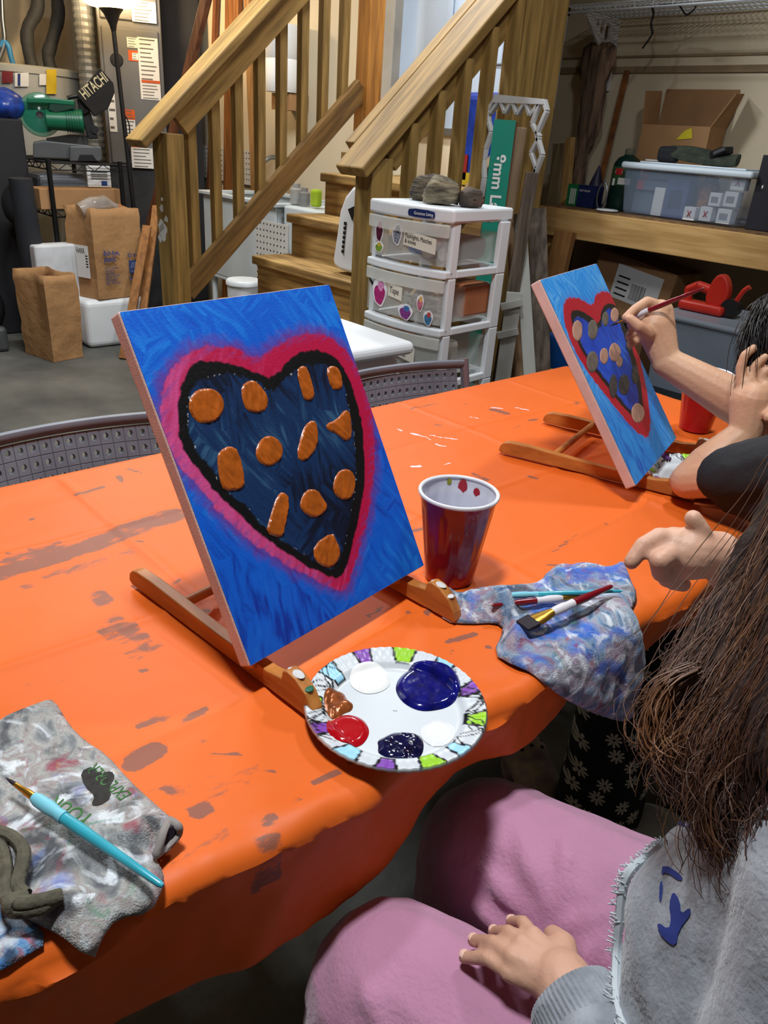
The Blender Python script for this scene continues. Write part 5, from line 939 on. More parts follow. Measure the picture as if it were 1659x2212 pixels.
for k in range(14): MB(SM).bb(.24 + .006 * k, .24 + .006 * k + random.uniform(.001, .004), -.003, -.002, .12, .20).build('barcode_line', INK, slb)
for k in range(4): MB(SM).bb(.15, .22, -.003, -.002, .12 + .03 * k, .128 + .03 * k).build('text_line', INK, slb)
rbox('flap_edge', SM @ Vector((.23, .13, .305)), (.46, .26, .006), CARD, t, 0, R=SM.to_3x3())
# grey bin with the red tool
gb0 = at_y(1440, 668, 3.05); gt = gb0.z; t = thing('grey_tote', 'large grey translucent tote in front of the workbench', 'tote', (gb0.x, 3.05, 0)); GX0, GX1 = gb0.x, gb0.x + .75
m = MB(); m.add(taper(GX0 + .03, GX1 - .03, 3.0, 3.38, .002, gt - .02, .025), [(3, 2, 1, 0), (0, 1, 5, 4), (1, 2, 6, 5), (2, 3, 7, 6), (3, 0, 4, 7)]); m.build('tote_body', mat('grey_tote_plastic', (128, 138, 152), .4, var=.04), t, bevel=.015); MB().bb(GX0 - .01, GX1 + .01, 2.965, 3.41, gt - .025, gt).build('lid', mat('grey_tote_lid', (140, 148, 160), .35, var=.03), t, bevel=.01)
RT = mat('red_tool_plastic', (200, 44, 30), .4, var=.08); rc = at_y(1530, 668, 3.15)
t = thing('chainsaw', 'red power saw lying on the grey tote under the bench', 'saw', (rc.x, 3.15, gt))
rx, ry = rc.x - .02, 3.15
CS = Matrix.Translation((rx, ry, gt)) @ Matrix.Scale(.66, 4) @ Matrix.Translation((-rx, -ry, -gt))
m = MB(CS); m.box((rx, ry, gt + .032), (.30, .14, .06)); m.build('body', RT, t, bevel=.015, seg=3)
m = MB(CS); m.chain([(rx - .12, ry, gt + .06), (rx - .13, ry, gt + .12), (rx - .07, ry, gt + .155), (rx + .02, ry, gt + .14)], [.026, .026, .028, .03]); m.build('rear_handle', RT, t, smooth=True)
m = MB(CS); m.prism(smooth_poly([(0, 0), (.13, 0), (.15, .10), (.11, .19), (.05, .20), (.01, .13)], 2), (rx, ry + .03, gt + .05), (1, 0, 0), (0, 0, 1), .06); m.build('motor_cover', RT, t, bevel=.008, fix=True)
m = MB(CS); m.tube(catmull([(rx + .16, ry, gt + .04), (rx + .19, ry, gt + .10), (rx + .22, ry, gt + .17), (rx + .25, ry, gt + .20)], 5), .016, 8); m.build('hand_guard', RT, t, smooth=True)
m = MB(CS); m.cyl((rx + .17, ry - .03, gt + .06), (rx + .17, ry + .04, gt + .06), .055, n=24); m.build('sprocket_cover', BLACK, t, smooth=True)
bb0 = at_y(1178, 718, 3.15); tag(MB().bb(bb0.x, bb0.x + .26, 3.12, 3.36, .002, bb0.z).build('blue_crate', mat('blue_crate_plastic', (16, 78, 150), .4), bevel=.008), 'plain blue plastic crate on the floor by the bench end', 'crate')
# black tote edge with yellow sheet at the table end
yz = .40; y0_ = at_z(1062, 815, yz); t = thing('black_tote', 'black tote with a yellow sheet on its lid beyond the table', 'tote', (y0_.x, y0_.y, 0)); MB().bb(y0_.x + .20, y0_.x + .62, y0_.y - .02, y0_.y + .55, .002, yz - .004).build('tote_body', BLACK, t, bevel=.01)
y1_ = at_z(1115, 800, yz); tag(MB().bb(y1_.x + .03, y1_.x + .15, y1_.y - .02, y1_.y + .16, yz - .003, yz + .002).build('yellow_sheet', mat('yellow_sheet_paper', (214, 206, 50), .6)), 'yellow sheet lying on the black tote', 'paper')
# ============================================================ left background: furnace corner
def hdir(px, py=400): d = ray(px, py); return Vector((d.x, d.y, 0)).normalized()
# furnace on its dark stand
fc = hdir(288) * 5.75; fn = -hdir(288); fu = Vector((-fn.y, fn.x, 0)); FP = Vector((fc.x, fc.y, 0))
def on_f(px, py): return at_p(px, py, FP, fn)
fl, fr_ = on_f(222, 200), on_f(356, 200); fz = on_f(300, 362).z; fw = (fr_ - fl).dot(fu); 
t = thing('furnace', 'tall grey furnace cabinet with warning labels behind the lamp', 'furnace', (fc.x, fc.y, fz)); FM = frame_M(Vector((fl.x, fl.y, 0)), fu, -fn)
FG = mat('furnace_grey', (112, 112, 112), .45, .2, var=.04)
MB(FM).bb(0, fw, .015, .52, fz, 2.55).build('cabinet', FG, t, bevel=.008)
zs = on_f(300, 55).z; MB(FM).bb(.02, fw - .02, 0, .015, fz + .02, zs - .02).build('lower_panel', FG, t, bevel=.012); MB(FM).bb(.02, fw - .02, 0, .015, zs + .02, 2.4).build('upper_panel', FG, t, bevel=.012)
def flabel(x0, y0, x1, y1, m=PAPER, nm='label', lines=0, off=.002):
    a, b, c_, d = on_f(x0, y0), on_f(x1, y0), on_f(x1, y1), on_f(x0, y1); o = on_f(x0, y1); w = (on_f(x1, y1) - o).dot(fu); h = on_f(x0, y0).z - o.z
    M2 = frame_M(o + fn * off, fu, (0, 0, 1)); lb_ = MB(M2).bb(0, w, 0, h, 0, .001).build(nm, m, t)
    for k in range(lines): MB(M2).bb(w * .1, w * random.uniform(.6, .92), h * (k + .35) / lines, h * (k + .35) / lines + h / lines * .28, .001, .0016).build('label_line', mat('grey_ink', (110, 108, 104), .8), lb_)
LBO = mat('orange_label', (222, 96, 30), .6)
flabel(286, 0, 338, 46, PAPER, lines=6); flabel(275, 80, 297, 102, lines=4); flabel(302, 80, 345, 174, lines=10); flabel(305, 174, 348, 214, lines=6); flabel(306, 172, 346, 178, LBO, off=.004); flabel(278, 108, 300, 131, LBO); flabel(286, 114, 299, 129, PAPER, lines=3, off=.004)
flabel(270, 236, 292, 258, LBO, lines=3); flabel(272, 258, 294, 291, lines=4); flabel(238, 189, 254, 284, lines=5); flabel(286, 318, 332, 362, lines=6); flabel(285, 311, 300, 318, LBO)
mb = MB(FM); q = on_f(252, 130); uq = (q - Vector((fl.x, fl.y, 0))).dot(fu); MB().lathe([(.001, .006), (.035, .004), (.04, -.004)], q + fn * .003, 24, frame_M((0, 0, 0), fu, (0, 0, 1), fn).to_3x3()).build('dial', BLACK, t, smooth=True)
t = thing('furnace_stand', 'charcoal stand with pale flecks under the furnace', 'stand', (fc.x, fc.y, 0)); MB(FM).bb(-.0, fw + .02, .02, .5, .002, fz - .001).build('stand', mat('charcoal_panel', (54, 54, 56), .6, col2=(30, 31, 34), scale=9, detail=9), t, bevel=.01)
# torchiere lamp
lt = at_x(245, 62, -4.95); lb0 = at_x(283, 400, -4.95); ld = (lb0 - lt); lb = lt + ld * (lt.z / (lt.z - lb0.z)); t = thing('floor_lamp', 'black torchiere floor lamp with glowing bowl at the top left', 'lamp', (lb.x, lb.y, 0))
ax = (lt - lb).normalized()
MB().tube([lb + Vector((0, 0, .0)), lb + Vector((0, 0, .02))], [.12, .11], 32).build('base', BLACK, t, smooth=True); MB().cyl(lb, lt, .0135, n=14).build('pole', BLACK, t, smooth=True)
RB = ax.to_track_quat('Z', 'Y').to_matrix(); MB().lathe([(.012, -.02), (.022, .02), (.045, .07), (.075, .105)], lt, 28, RB).build('shade_holder', BLACK, t, smooth=True)
GLOW = mat('glowing_glass', (255, 240, 210), .5, var=0, emit=(255, 214, 150), estr=14); MB().lathe([(.072, .098), (.125, .110), (.165, .140), (.185, .19)], lt, 36, RB).build('glass_bowl', GLOW, t, smooth=True)
q = lt + ax * .30; l = bpy.data.lights.new('lamp_bulb', 'POINT'); l.energy = 38; l.color = (1, .74, .42); l.shadow_soft_size = .06; lo = bpy.data.objects.new('lamp_bulb', l); COL.objects.link(lo); lo.parent = t; lo.matrix_parent_inverse = WM[t.name].inverted(); lo.location = q
MB().tube(catmull([lt - ax * .45 + CR * .016, lt - ax * .5 + CR * .03, lt - ax * .6 + CR * .022, lt - ax * .7 + CR * .012], 6), .004, 6).build('cord', BLACK, t, smooth=True)
# water heater
wc_ = hdir(70) * 6.35; hz = at_p(80, 148, wc_, -hdir(70)).z; t = thing('water_heater', 'squat grey water heater tank behind the saw', 'heater', (wc_.x, wc_.y, 0)); HT = mat('heater_grey', (176, 176, 170), .45, var=.03)
MB().lathe([(.001, 0.002), (.40, .002), (.40, hz - .05), (.41, hz - .045), (.41, hz - .01), (.39, hz), (.001, hz + .01)], (wc_.x, wc_.y, 0), 48).build('tank', HT, t, smooth=True)
wn = -hdir(70)
def on_h(px, py, r=.415):
    d = ray(px, py); a = Vector((d.x, d.y)); o = Vector((-wc_.x, -wc_.y)); A = a.dot(a); Bq = a.dot(o); Cq = o.dot(o) - r * r; disc = max(0, Bq * Bq - A * Cq); k = (-Bq - sqrt(disc)) / A; return CO + d * k
def hlabel(x0, y0, x1, y1, m, nm, r=.416):
    pts = [on_h(x0 + (x1 - x0) * i / 4, y, r) for i in range(5) for y in (y0, y1)]; MB().add(pts, [(2 * i, 2 * i + 1, 2 * i + 3, 2 * i + 2) for i in range(4)]).build(nm, m, t)
hlabel(4, 154, 28, 179, mat('maroon_label', (130, 40, 44), .6), 'label'); hlabel(32, 157, 62, 187, PAPER, 'label'); hlabel(85, 160, 104, 184, PAPER, 'label'); hlabel(100, 150, 122, 203, mat('yellow_tag', (222, 190, 40), .6), 'energy_tag', .42)
hlabel(38, 159, 44, 186, INKBLUE, 'label_stripe', .4165)
FOAM = mat('black_pipe_foam', (62, 62, 62), .7, var=.1, scale=12)
for pts, lab in (([(82, -30), (80, 20), (60, 62), (60, 100), (70, 146)], 'left black foam-wrapped pipe rising from the water heater'), ([(118, -30), (126, 30), (112, 90), (104, 120), (110, 150)], 'right black foam-wrapped pipe rising from the water heater')):
    P = catmull([at_p(x, y, (wc_.x, wc_.y, 0), wn) for x, y in pts], 8); P[-1].z = hz + .004; tag(MB().tube(P, [.040 + .006 * (1 if (k // 6) % 2 else -1) * .3 for k in range(len(P))], 14).build('insulated_pipe', FOAM, smooth=True), lab, 'pipe')
BLH = mat('blue_hose', (60, 140, 196), .4)
P = [at_p(x, y, (wc_.x, wc_.y, 0), wn) for x, y in ((0, 100), (8, 90), (18, 100), (24, 125), (30, 145))]; P[-1].z = hz + .004
tag(MB().tube(catmull(P, 6), .017, 10).build('blue_hose', BLH, smooth=True), 'short light blue hose on top of the water heater', 'hose')
P = [at_p(x, y, (wc_.x, wc_.y, 0), wn) for x, y in ((3, -20), (5, 40), (9, 90), (-4, 130))]; tag(MB().tube(catmull(P, 8), .015, 10).build('steel_conduit', STEEL, smooth=True), 'braided steel conduit at the far left edge', 'conduit')
for (xa, xb, lab) in ((153, 166, 'left thin cream wall conduit'), (196, 204, 'right thin cream wall conduit')):
    a = at_x(xa, -25, XL + .03); b = at_x(xb, 150, XL + .03); d = b - a; b = a + d * (a.z / -d.z); tag(MB().cyl(a, b, .022, n=10).build('wall_conduit', mat('cream_conduit', (196, 188, 168), .5), smooth=True), lab, 'conduit')
a = hdir(214) * 5.95; tag(MB().lathe([(.06 + .004 * (k % 2), .002 + .02 * k) for k in range(130)], (a.x, a.y, 0), 20).build('foil_duct', mat('silver_foil', (150, 150, 146), .5, .3, var=.2, scale=20), smooth=False), 'silver foil duct left of the furnace', 'duct')
# wire rack
ra = at_x(104, 352, -4.72); RZ = ra.z; RX1, RY0 = -4.72, ra.y; RX0, RY1 = RX1 - .72, at_x(259, 352, -4.72).y; t = thing('wire_rack', 'black wire shelving rack holding the green saw', 'rack', (RX1, RY0, 0))
RM = mat('black_wire', (20, 20, 22), .45, .3, var=.05)
for x in (RX0, RX1):
    for y in (RY0, RY1): MB().cyl((x, y, 0), (x, y, RZ + .02), .014, n=12).build('post', RM, t, smooth=True)
shelf_z = [RZ, at_x(110, 455, -4.72).z, .22]
for z in shelf_z:
    for dz in (0, -.035):
        for (p, q) in (((RX0, RY0), (RX1, RY0)), ((RX1, RY0), (RX1, RY1)), ((RX1, RY1), (RX0, RY1)), ((RX0, RY1), (RX0, RY0))): MB().cyl((*p, z + dz), (*q, z + dz), .004, n=6).build('rim_wire', RM, t)
    for (p, q, n) in (((RX0, RY0), (RX1, RY0), 14), ((RX1, RY0), (RX1, RY1), 8)):
        pts = [(p[0] + (q[0] - p[0]) * k / n, p[1] + (q[1] - p[1]) * k / n, z - (.035 if k % 2 else 0)) for k in range(n + 1)]; MB().tube(pts, .003, 5).build('zigzag_wire', RM, t)
    mw = MB().cyl((0, RY0, 0), (0, RY1, 0), .0025, n=5).mesh('deck_wire', RM)
    for k in range(22): link('deck_wire', mw, t, Matrix.Translation((RX0 + .72 * (k + .5) / 22, 0, z)))
# miter saw
sc = Vector((RX1 - .30, (RY0 + RY1) / 2, RZ + .005)); sn = -hdir(110); su = Vector((-sn.y, sn.x, 0))
def on_s(px, py, off=0): return at_p(px, py, sc + sn * off, sn)
t = thing('miter_saw', 'green miter saw with black dust bag on the wire rack', 'saw', sc); SGN = mat('saw_green', (22, 112, 78), .35, var=.08); SGT = mat('green_guard', (40, 140, 110), .12, var=.1, alpha=.75); SGRY = mat('cast_grey', (96, 98, 100), .5, .3, var=.08)
gc = on_s(86, 248); gr = (on_s(86, 200) - gc).length; RG = frame_M((0, 0, 0), su, (0, 0, 1), sn).to_3x3()
MB().lathe([(gr * .98, -.03), (gr, -.02), (gr, .02), (gr * .96, .035), (gr * .6, .05), (.02, .055)], gc, 36, RG).build('blade_guard', SGT, t, smooth=True)
MB().lathe([(.001, 0), (gr * .82, 0), (gr * .82, .002), (.001, .002)], gc, 40, RG).build('blade', STEEL, t)
def part_poly(nm, pts, th, m, off=0, bev=.006): 
    o = on_s(*pts[0], off); pp = [((on_s(x, y, off) - o).dot(su), on_s(x, y, off).z - o.z) for x, y in pts]; return MB().prism(pp, o, su, (0, 0, 1), th).build(nm, m, t, bevel=bev, fix=True)
mc0, mc1 = on_s(100, 258, .06), on_s(178, 262, .06); MB().tube([mc0, mc0.lerp(mc1, .5), mc1, mc1 + (mc1 - mc0) * .03], [.052, .056, .062, .05], 24).build('motor', SGN, t, smooth=True)
for k in range(6): q = mc0.lerp(mc1, .55 + .07 * k); MB().tube([q, q + (mc1 - mc0) * .015], [.064, .064], 24).build('motor_fin', mat('dark_green', (10, 60, 44), .5), t, smooth=True)
part_poly('handle_bar', [(58, 210), (110, 212), (160, 217), (160, 228), (110, 224), (58, 222)], .035, SGN, .07); part_poly('gear_case', [(108, 215), (162, 218), (162, 235), (120, 245), (104, 238)], .05, mat('dark_green', (10, 60, 44)), .05)
part_poly('arm', [(165, 215), (185, 215), (200, 260), (212, 300), (190, 300), (178, 262)], .05, BLACK, 0); MB().tube(catmull([on_s(*p, .06) for p in ((145, 212), (165, 208), (188, 215), (192, 235), (180, 245))], 6), .011, 8).build('d_handle', BLACK, t, smooth=True)
bp_ = [(214, 147), (243, 180), (246, 200), (232, 235), (203, 252), (190, 235), (164, 207), (180, 190)]; part_poly('dust_bag', bp_, .07, mat('black_bag', (34, 30, 28), .8, var=.15, scale=20), .02, .006)
h0 = on_s(184, 216, .0925); h1 = on_s(232, 176, .0925); uh = (h1 - h0).normalized(); text('bag_text', 'HITACHI', .078, frame_M(h0, uh, sn.cross(uh), sn), mat('cream_ink', (222, 204, 160), .7, var=0), t, .0004, sx=.58, bold=.001)
part_poly('turntable', [(72, 306), (95, 302), (215, 315), (218, 343), (72, 338)], .16, SGRY, -.08); part_poly('base_front', [(150, 315), (205, 316), (218, 348), (150, 348)], .03, SGRY, .09); part_poly('fence', [(150, 290), (188, 292), (192, 316), (100, 306), (100, 298)], .015, SGRY, -.02, .003)
part_poly('base_arch', [(172, 334), (200, 334), (210, 348), (168, 348)], .004, BLACK, .121, .001); MB().cyl(on_s(205, 280, .04), on_s(205, 280, .06), .022, n=16).build('bolt', BLACK, t, smooth=True)
# things on and under the rack
BG = mat('blue_film', (36, 80, 190), .25, var=.3, scale=20, alpha=.9)
def blob(name, label, cat, px, py, d, r, m, seed=1, rz=0, zmin=None):
    p = dep(px, py, d); 
    if zmin is not None: p.z = zmin + r[2] * .8
    mb = MB(); mb.ball((0, 0, 0), 1, 24, 16); mb.v = [tuple(p + Matrix.Rotation(rz, 3, 'Z') @ Vector((v[0] * r[0] * (1 + .18 * mnoise.noise(Vector(v) * 2 + Vector((seed, 0, 0)))), v[1] * r[1], max(-.8, v[2]) * r[2] * (1 + .15 * mnoise.noise(Vector(v) * 3 + Vector((0, seed, 0))))))) for v in mb.v]
    return tag(mb.build(name, m, smooth=True), label, cat)
tb_ = thing('rear_shelf_crate', 'dark crate behind the rack at the left edge', 'crate', (-5.55, 1.35, 0)); _q = dep(10, 226, 4.30); MB().bb(_q.x - .2, _q.x + .08, _q.y - .25, _q.y + .06, .002, _q.z - .068).build('crate', mat('dark_crate', (40, 40, 44), .7), tb_, bevel=.01)
blob('bottle_pack', 'blue film-wrapped pack of bottles at the left edge', 'pack', 10, 226, 4.30, (.10, .11, .085), BG, 2, 0, None)
blob('black_bag', 'black cloth bag slumped beside the saw', 'bag', 22, 300, 4.10, (.09, .09, .12), mat('black_cloth', (24, 24, 28), .9), 5, .3, 1.02 - .35)
z2 = shelf_z[1]
def rb(name, label, cat, x, y, z0, d, m, rz=0, bev=.004, par=None): return tag(rbox(name, (x, y, z0 + d[2] / 2 + .004), d, m, None, bev, rz), label, cat)
pA = at_x(168, 430, -4.80); rb('long_carton', 'long flat cardboard carton on the middle rack shelf', 'carton', RX1 - .12, pA.y, z2, (.16, .50, .11), CARD, .12)
pB = at_x(212, 398, -4.82); bkx = thing('instruction_booklet', 'white instruction booklet standing on the carton', 'booklet', (-4.80, pB.y, z2 + .12)); MB(rot_M((-4.80, pB.y, z2 + .120), 0)).box((0, 0, .06), (.012, .14, .115)).build('booklet', PAPER, bkx)
for k in range(4): MB().bb(-4.793, -4.792, pB.y - .05, pB.y + .05, z2 + .20 - .012 * k, z2 + .206 - .012 * k).build('text_line', mat('grey_ink', (110, 108, 104)), bkx)
MB().bb(-4.793, -4.792, pB.y + .01, pB.y + .045, z2 + .13, z2 + .155).build('logo_patch', INKBLUE, bkx)
rb('grey_machine', 'flat grey appliance behind the carton on the rack', 'appliance', RX1 - .42, RY0 + .18, z2, (.30, .30, .17), mat('appliance_grey', (108, 112, 118), .4), 0, .03)
z3 = shelf_z[2]; rb('tool_case', 'black tool case on the lower rack shelf', 'case', RX1 - .18, RY0 + .19, z3, (.30, .32, .22), mat('case_black', (30, 32, 36), .5), 0, .02); rb('flat_case', 'pale grey flat case on top of the black tool case', 'case', RX1 - .18, RY0 + .19, z3 + .226, (.26, .30, .03), mat('pale_grey_plastic', (140, 146, 152), .4), 0, .01)
# black tube and left-edge things
tz = at_x(45, 388, -4.60); tag(MB().tube([(-4.74, tz.y + .05, .002), (-4.70, tz.y + .03, tz.z)], [.075, .06], 24).build('foam_roller', mat('black_foam', (38, 40, 46), .8), smooth=True), 'tall black foam roller standing by the rack', 'roller')
t = thing('leaf_blower', 'orange and black power tool cut by the left edge', 'tool', at_z(0, 760, 0)); q = at_z(-10, 755, 0); MB().bb(q.x - .12, q.x + .08, q.y - .12, q.y + .06, .002, .14).build('base', SGRY, t, bevel=.02); MB().tube(catmull([q + Vector((0, 0, .14)), q + Vector((.02, .03, .24)), q + Vector((0, .0, .36))], 5), .05, 12).build('hose', BLACK, t, smooth=True); MB().tube([q + Vector((0, -.02, .34)), q + Vector((0, -.02, .50))], [.08, .06], 16).build('orange_cover', mat('tool_orange', (226, 110, 30), .4), t, smooth=True)
kk = at_x(-2, 500, -4.5); t = thing('golf_bag', 'black fabric bag standing at the left edge', 'bag', (-4.62, kk.y - .05, 0)); MB().tube([(-4.86, kk.y - .1, .01), (-4.86, kk.y - .10, .5), (-4.92, kk.y - .12, 1.0)], [.10, .11, .09], 16).build('bag_body', mat('black_fabric', (22, 22, 26), .9), t, smooth=True)
fb_ = at_x(115, 560, -4.62); rb('foam_box', 'white foam box behind the paper bags', 'box', -4.66, fb_.y + .02, 0, (.10, .26, fb_.z + .075), mat('white_foam', (222, 226, 230), .7), .1, .012)
# paper bags and cooler
def paper_bag(name, label, A, Bp, Cp, h, top_in, sticker=None):
    A, Bp, Cp = Vector(A), Vector(Bp), Vector(Cp); D = Bp + Cp - A; t = thing(name, label, 'bag', A); Z = Vector((0, 0, 1)); rows, per = 10, 7; cor = [A, Bp, D, Cp]; m = MB(); vs = []; n = per * 4
    for j in range(rows + 1):
        f = j / rows
        for s in range(4):
            p, q = cor[s], cor[(s + 1) % 4]
            for k in range(per):
                u = k / per; b = p.lerp(q, u); c = (A + D) / 2; b = b + (b - c) * (.05 * f); gus = (.035 if s in top_in else 0) * sin(pi * u) * f; b = b - (b - c).normalized() * gus
                nz = .012 * mnoise.noise(Vector((b.x * 9, b.y * 9, f * 6))) + .006 * mnoise.noise(Vector((b.x * 25, b.y * 25, f * 14))); b = b + (b - c).normalized() * nz * (1 if j else 0)
                vs.append(b + Z * (.002 + h * f + (.012 * mnoise.noise(Vector((b.x * 12, b.y * 12, 3))) if j == rows else 0)))
    fs = [(j * n + k, j * n + (k + 1) % n, (j + 1) * n + (k + 1) % n, (j + 1) * n + k) for j in range(rows) for k in range(n)] + [tuple(range(n))[::-1]]
    m.add(vs, fs); o = m.build('bag_body', KRAFT, t, smooth=True, fix=True); autosmooth(o.data, 25); s = o.modifiers.new('t', 'SOLIDIFY'); s.thickness = .003; s.offset = -1
    return t
A = at_z(117, 784, 0); Bq = at_z(181, 771, 0); Cq = at_z(60, 742, 0)
hb = (at_p(93, 598, A, -hdir(100)).z); u_ = (Bq - A).normalized(); v_ = Vector((-u_.y, u_.x, 0)); Cq = A + v_ * .27 if v_.x < 0 else A - v_ * .27; Bq = A + u_ * .19
paper_bag('paper_bag', 'empty open brown paper bag standing on the concrete floor', A, Bq, Cq, hb, (3, 1))
ck = at_z(190, 755, 0); ck2 = at_z(290, 742, 0); cx_, cy_ = ck.x - .115, ck.y + .20; chh = at_x(230, 648, ck.x).z
t = thing('cooler', 'white foam cooler on the floor under the printed paper bag', 'cooler', (cx_, cy_, 0)); rbox('cooler_body', (cx_, cy_, chh / 2 + .001), (.23, .38, chh), WHITE, t, .035, .0, seg=4)
b0 = Vector((ck.x - .01, ck.y + .08, chh + .002)); hh2 = at_x(200, 452, ck.x).z - chh
A2 = b0; bu = Vector((-.10, 1, 0)).normalized(); B2_ = A2 + bu * .31; C2_ = A2 + Vector((-1, -.1, 0)).normalized() * .18
A2 = Vector((ck.x - .005, ck.y + .10, chh + .001))
bag2 = paper_bag('paper_bag', 'full brown paper bag with blue print standing on the cooler', A2, A2 + bu * .29, A2 + Vector((-.93, -.36, 0)).normalized() * .20, hh2, (3,))
fx_ = lambda y, z, off=.018: A2 + bu * y + Vector((off, 0, 0)) * 1.0 + Vector((0, 0, z))
PB = mat('blue_bag_print', (50, 66, 118), .8, var=0)
text('bag_print', 'Buh-bye,\nplastic.', .040, frame_M(fx_(.045, hh2 * .50), bu, (0, 0, 1)), PB, bag2, .0004, sx=.72, bold=.0008)
text('bag_print', 'ALDI is leading\nthe way to\neliminating\nsingle-use plastic\nbags for good\nby the end of\n2023. Thank you', .017, frame_M(fx_(.045, hh2 * .35), bu, (0, 0, 1)), PB, bag2, .0004, sx=.8)
text('bag_print', "it's an", .036, frame_M(fx_(.195, hh2 * .47), bu, (0, 0, 1)), PB, bag2, .0004, sx=.7, bold=.0006); text('bag_print', 'thing', .040, frame_M(fx_(.195, hh2 * .20), bu, (0, 0, 1)), PB, bag2, .0004, sx=.72, bold=.0006)
lgp = MB(frame_M(fx_(.20, hh2 * .28), bu, (0, 0, 1))).bb(0, .058, 0, .075, 0, .001).build('logo_patch', PB, bag2)
for k in range(3): MB(frame_M(fx_(.20, hh2 * .28, .0195), bu, (0, 0, 1))).beam((.012 + .010 * k, .03, 0), (.024 + .010 * k, .066, 0), .004, .0006, (0, 0, 1)).build('logo_line', mat('pale_print', (150, 160, 190), .8), lgp)
text('logo_text', 'ALDI', .018, frame_M(fx_(.207, hh2 * .28 + .008, .0195), bu, (0, 0, 1)), mat('pale_print', (150, 160, 190)), lgp, .0004, sx=.95)
lv = Vector((-.93, -.36, 0)).normalized(); ln = Vector((.36, -.93, 0)).normalized()
LM = frame_M(A2 + lv * .10 + ln * .02 + Vector((0, 0, hh2 * .24)), -lv, (0, 0, 1)); wl_ = MB(LM).bb(-.03, .07, 0, hh2 * .36, 0, .001).build('white_label', PAPER, bag2); text('label_text', 'HARR', .042, LM @ Matrix.Translation((-.024, hh2 * .27, .0014)), INK, wl_, .0003, sx=.62)
for k in range(5): MB(LM).bb(.045, .062, hh2 * (.12 + .03 * k), hh2 * (.135 + .03 * k), .001, .0016).build('barcode_line', INK, wl_)
bt = A2 + bu * .10 + lv * .09 + Vector((0, 0, hh2)); t = thing('plastic_bottle', 'clear plastic bottle poking out of the full paper bag', 'bottle', bt); MB().tube([bt + Vector((0, -.09, -.02)), bt + Vector((0, -.02, .01)), bt + Vector((0, .06, .02)), bt + Vector((0, .10, .012)), bt + Vector((0, .13, .0))], [.042, .046, .044, .018, .016], 18).build('bottle_body', mat('clear_pet', (200, 196, 190), .1, var=.2, alpha=.55), t, smooth=True); MB().cyl(bt + Vector((0, .13, 0)), bt + Vector((0, .15, -.004)), .019, n=14).build('cap', ORGP, t, smooth=True)
STK_ = wood('stick_wood', (160, 108, 54), (126, 82, 40), 'z')
for (x0, y0, x1, y1, w, lab, D) in ((318, 488, 288, 655, .05, 'short orange-brown stick leaning beside the railing post', 4.45), (338, 445, 316, 620, .045, 'second orange-brown stick behind the railing post', 4.55)):
    a = dep(x0, y0, D); b = dep(x1, y1, D - .05); d = a - b; b = b - d * ((b.z - .003) / d.z); plank('stick', lab, b, a, w, .02, STK_, wdir=CR)
# ============================================================ behind the left railing
DKB = mat('dark_panel', (38, 38, 42), .8, var=.1)
a = hdir(404) * 5.98; tag(MB().box((a.x, a.y, 1.25), (.24, .04, 2.4), atan2(a.y, a.x) + pi / 2).build('dark_panel', DKB), 'tall dark panel between the furnace and the lumber', 'panel')
BRW = wood('brown_stud', (150, 96, 48), (112, 68, 32), 'z'); RDW = wood('red_stud', (128, 76, 44), (94, 54, 30), 'z')
for (x0, y0, x1, y1, D, w, m, lab) in ((450, -20, 398, 190, 2.22, .06, RDW, 'reddish stud leaning steeply right of the furnace'), (468, -20, 455, 330, 2.955, .035, RDW, 'thin reddish stud beside the leaning one'), (505, -20, 500, 330, 2.957, .16, BRW, 'wide brown board standing behind the railing'), (535, -20, 548, 330, 2.953, .06, wood('pale_stud', (176, 134, 84), (140, 100, 58), 'z'), 'pale brown stud right of the wide brown board')):
    a = at_y(x0, y0, D); b = at_y(x1, y1, D); d = a - b; b = b - d * ((b.z - .003) / d.z); plank('stud', lab, b, a, w, .03, m, wdir=(1, 0, 0))
# utility sink
z_s = .85; SXa, SXb, SYa, SYb = at_z(428, 412, z_s).x, -3.42, 2.42, 2.93; sxl = at_y(428, 410, SYa).x; z_s = at_y(432, 410, SYa).z
t = thing('utility_sink', 'white plastic laundry sink behind the railing', 'sink', ((sxl - 3.6) / 2, 2.7, 0)); SK = mat('sink_white', (206, 214, 216), .4, var=.04)
x0_, x1_ = sxl, -3.62
def tubwall(x0, x1, y0, y1, z0, z1): MB().bb(x0, x1, y0, y1, z0, z1).build('tub_wall', SK, t, bevel=.006)
tubwall(x0_ + .02, x1_ - .02, SYa + .02, SYa + .035, .42, z_s - .02); tubwall(x0_ + .02, x1_ - .02, SYb - .03, SYb - .015, .42, z_s - .02); tubwall(x0_ + .02, x0_ + .035, SYa + .035, SYb - .03, .42, z_s - .02); tubwall(x1_ - .035, x1_ - .02, SYa + .035, SYb - .03, .42, z_s - .02); tubwall(x0_ + .02, x1_ - .02, SYa + .02, SYb - .015, .40, .42)
for (xa, xb, ya, yb) in ((x0_, x1_, SYa, SYa + .05), (x0_, x1_, SYb - .05, SYb), (x0_, x0_ + .05, SYa + .05, SYb - .05), (x1_ - .05, x1_, SYa + .05, SYb - .05)): MB().bb(xa, xb, ya, yb, z_s - .02, z_s).build('rim', SK, t, bevel=.004)
for x in (x0_ + .06, x1_ - .06):
    for y in (SYa + .06, SYb - .06): MB().cyl((x, y, .002), (x, y, .40), .018, n=10).build('leg', WHITE, t, smooth=True)
fx0 = at_y(610, 370, 2.90); MB().tube(catmull([(fx0.x, 2.90, z_s), (fx0.x, 2.90, z_s + .16), (fx0.x, 2.82, z_s + .20), (fx0.x, 2.74, z_s + .15)], 6), .013, 10).build('faucet', STEEL, t, smooth=True)
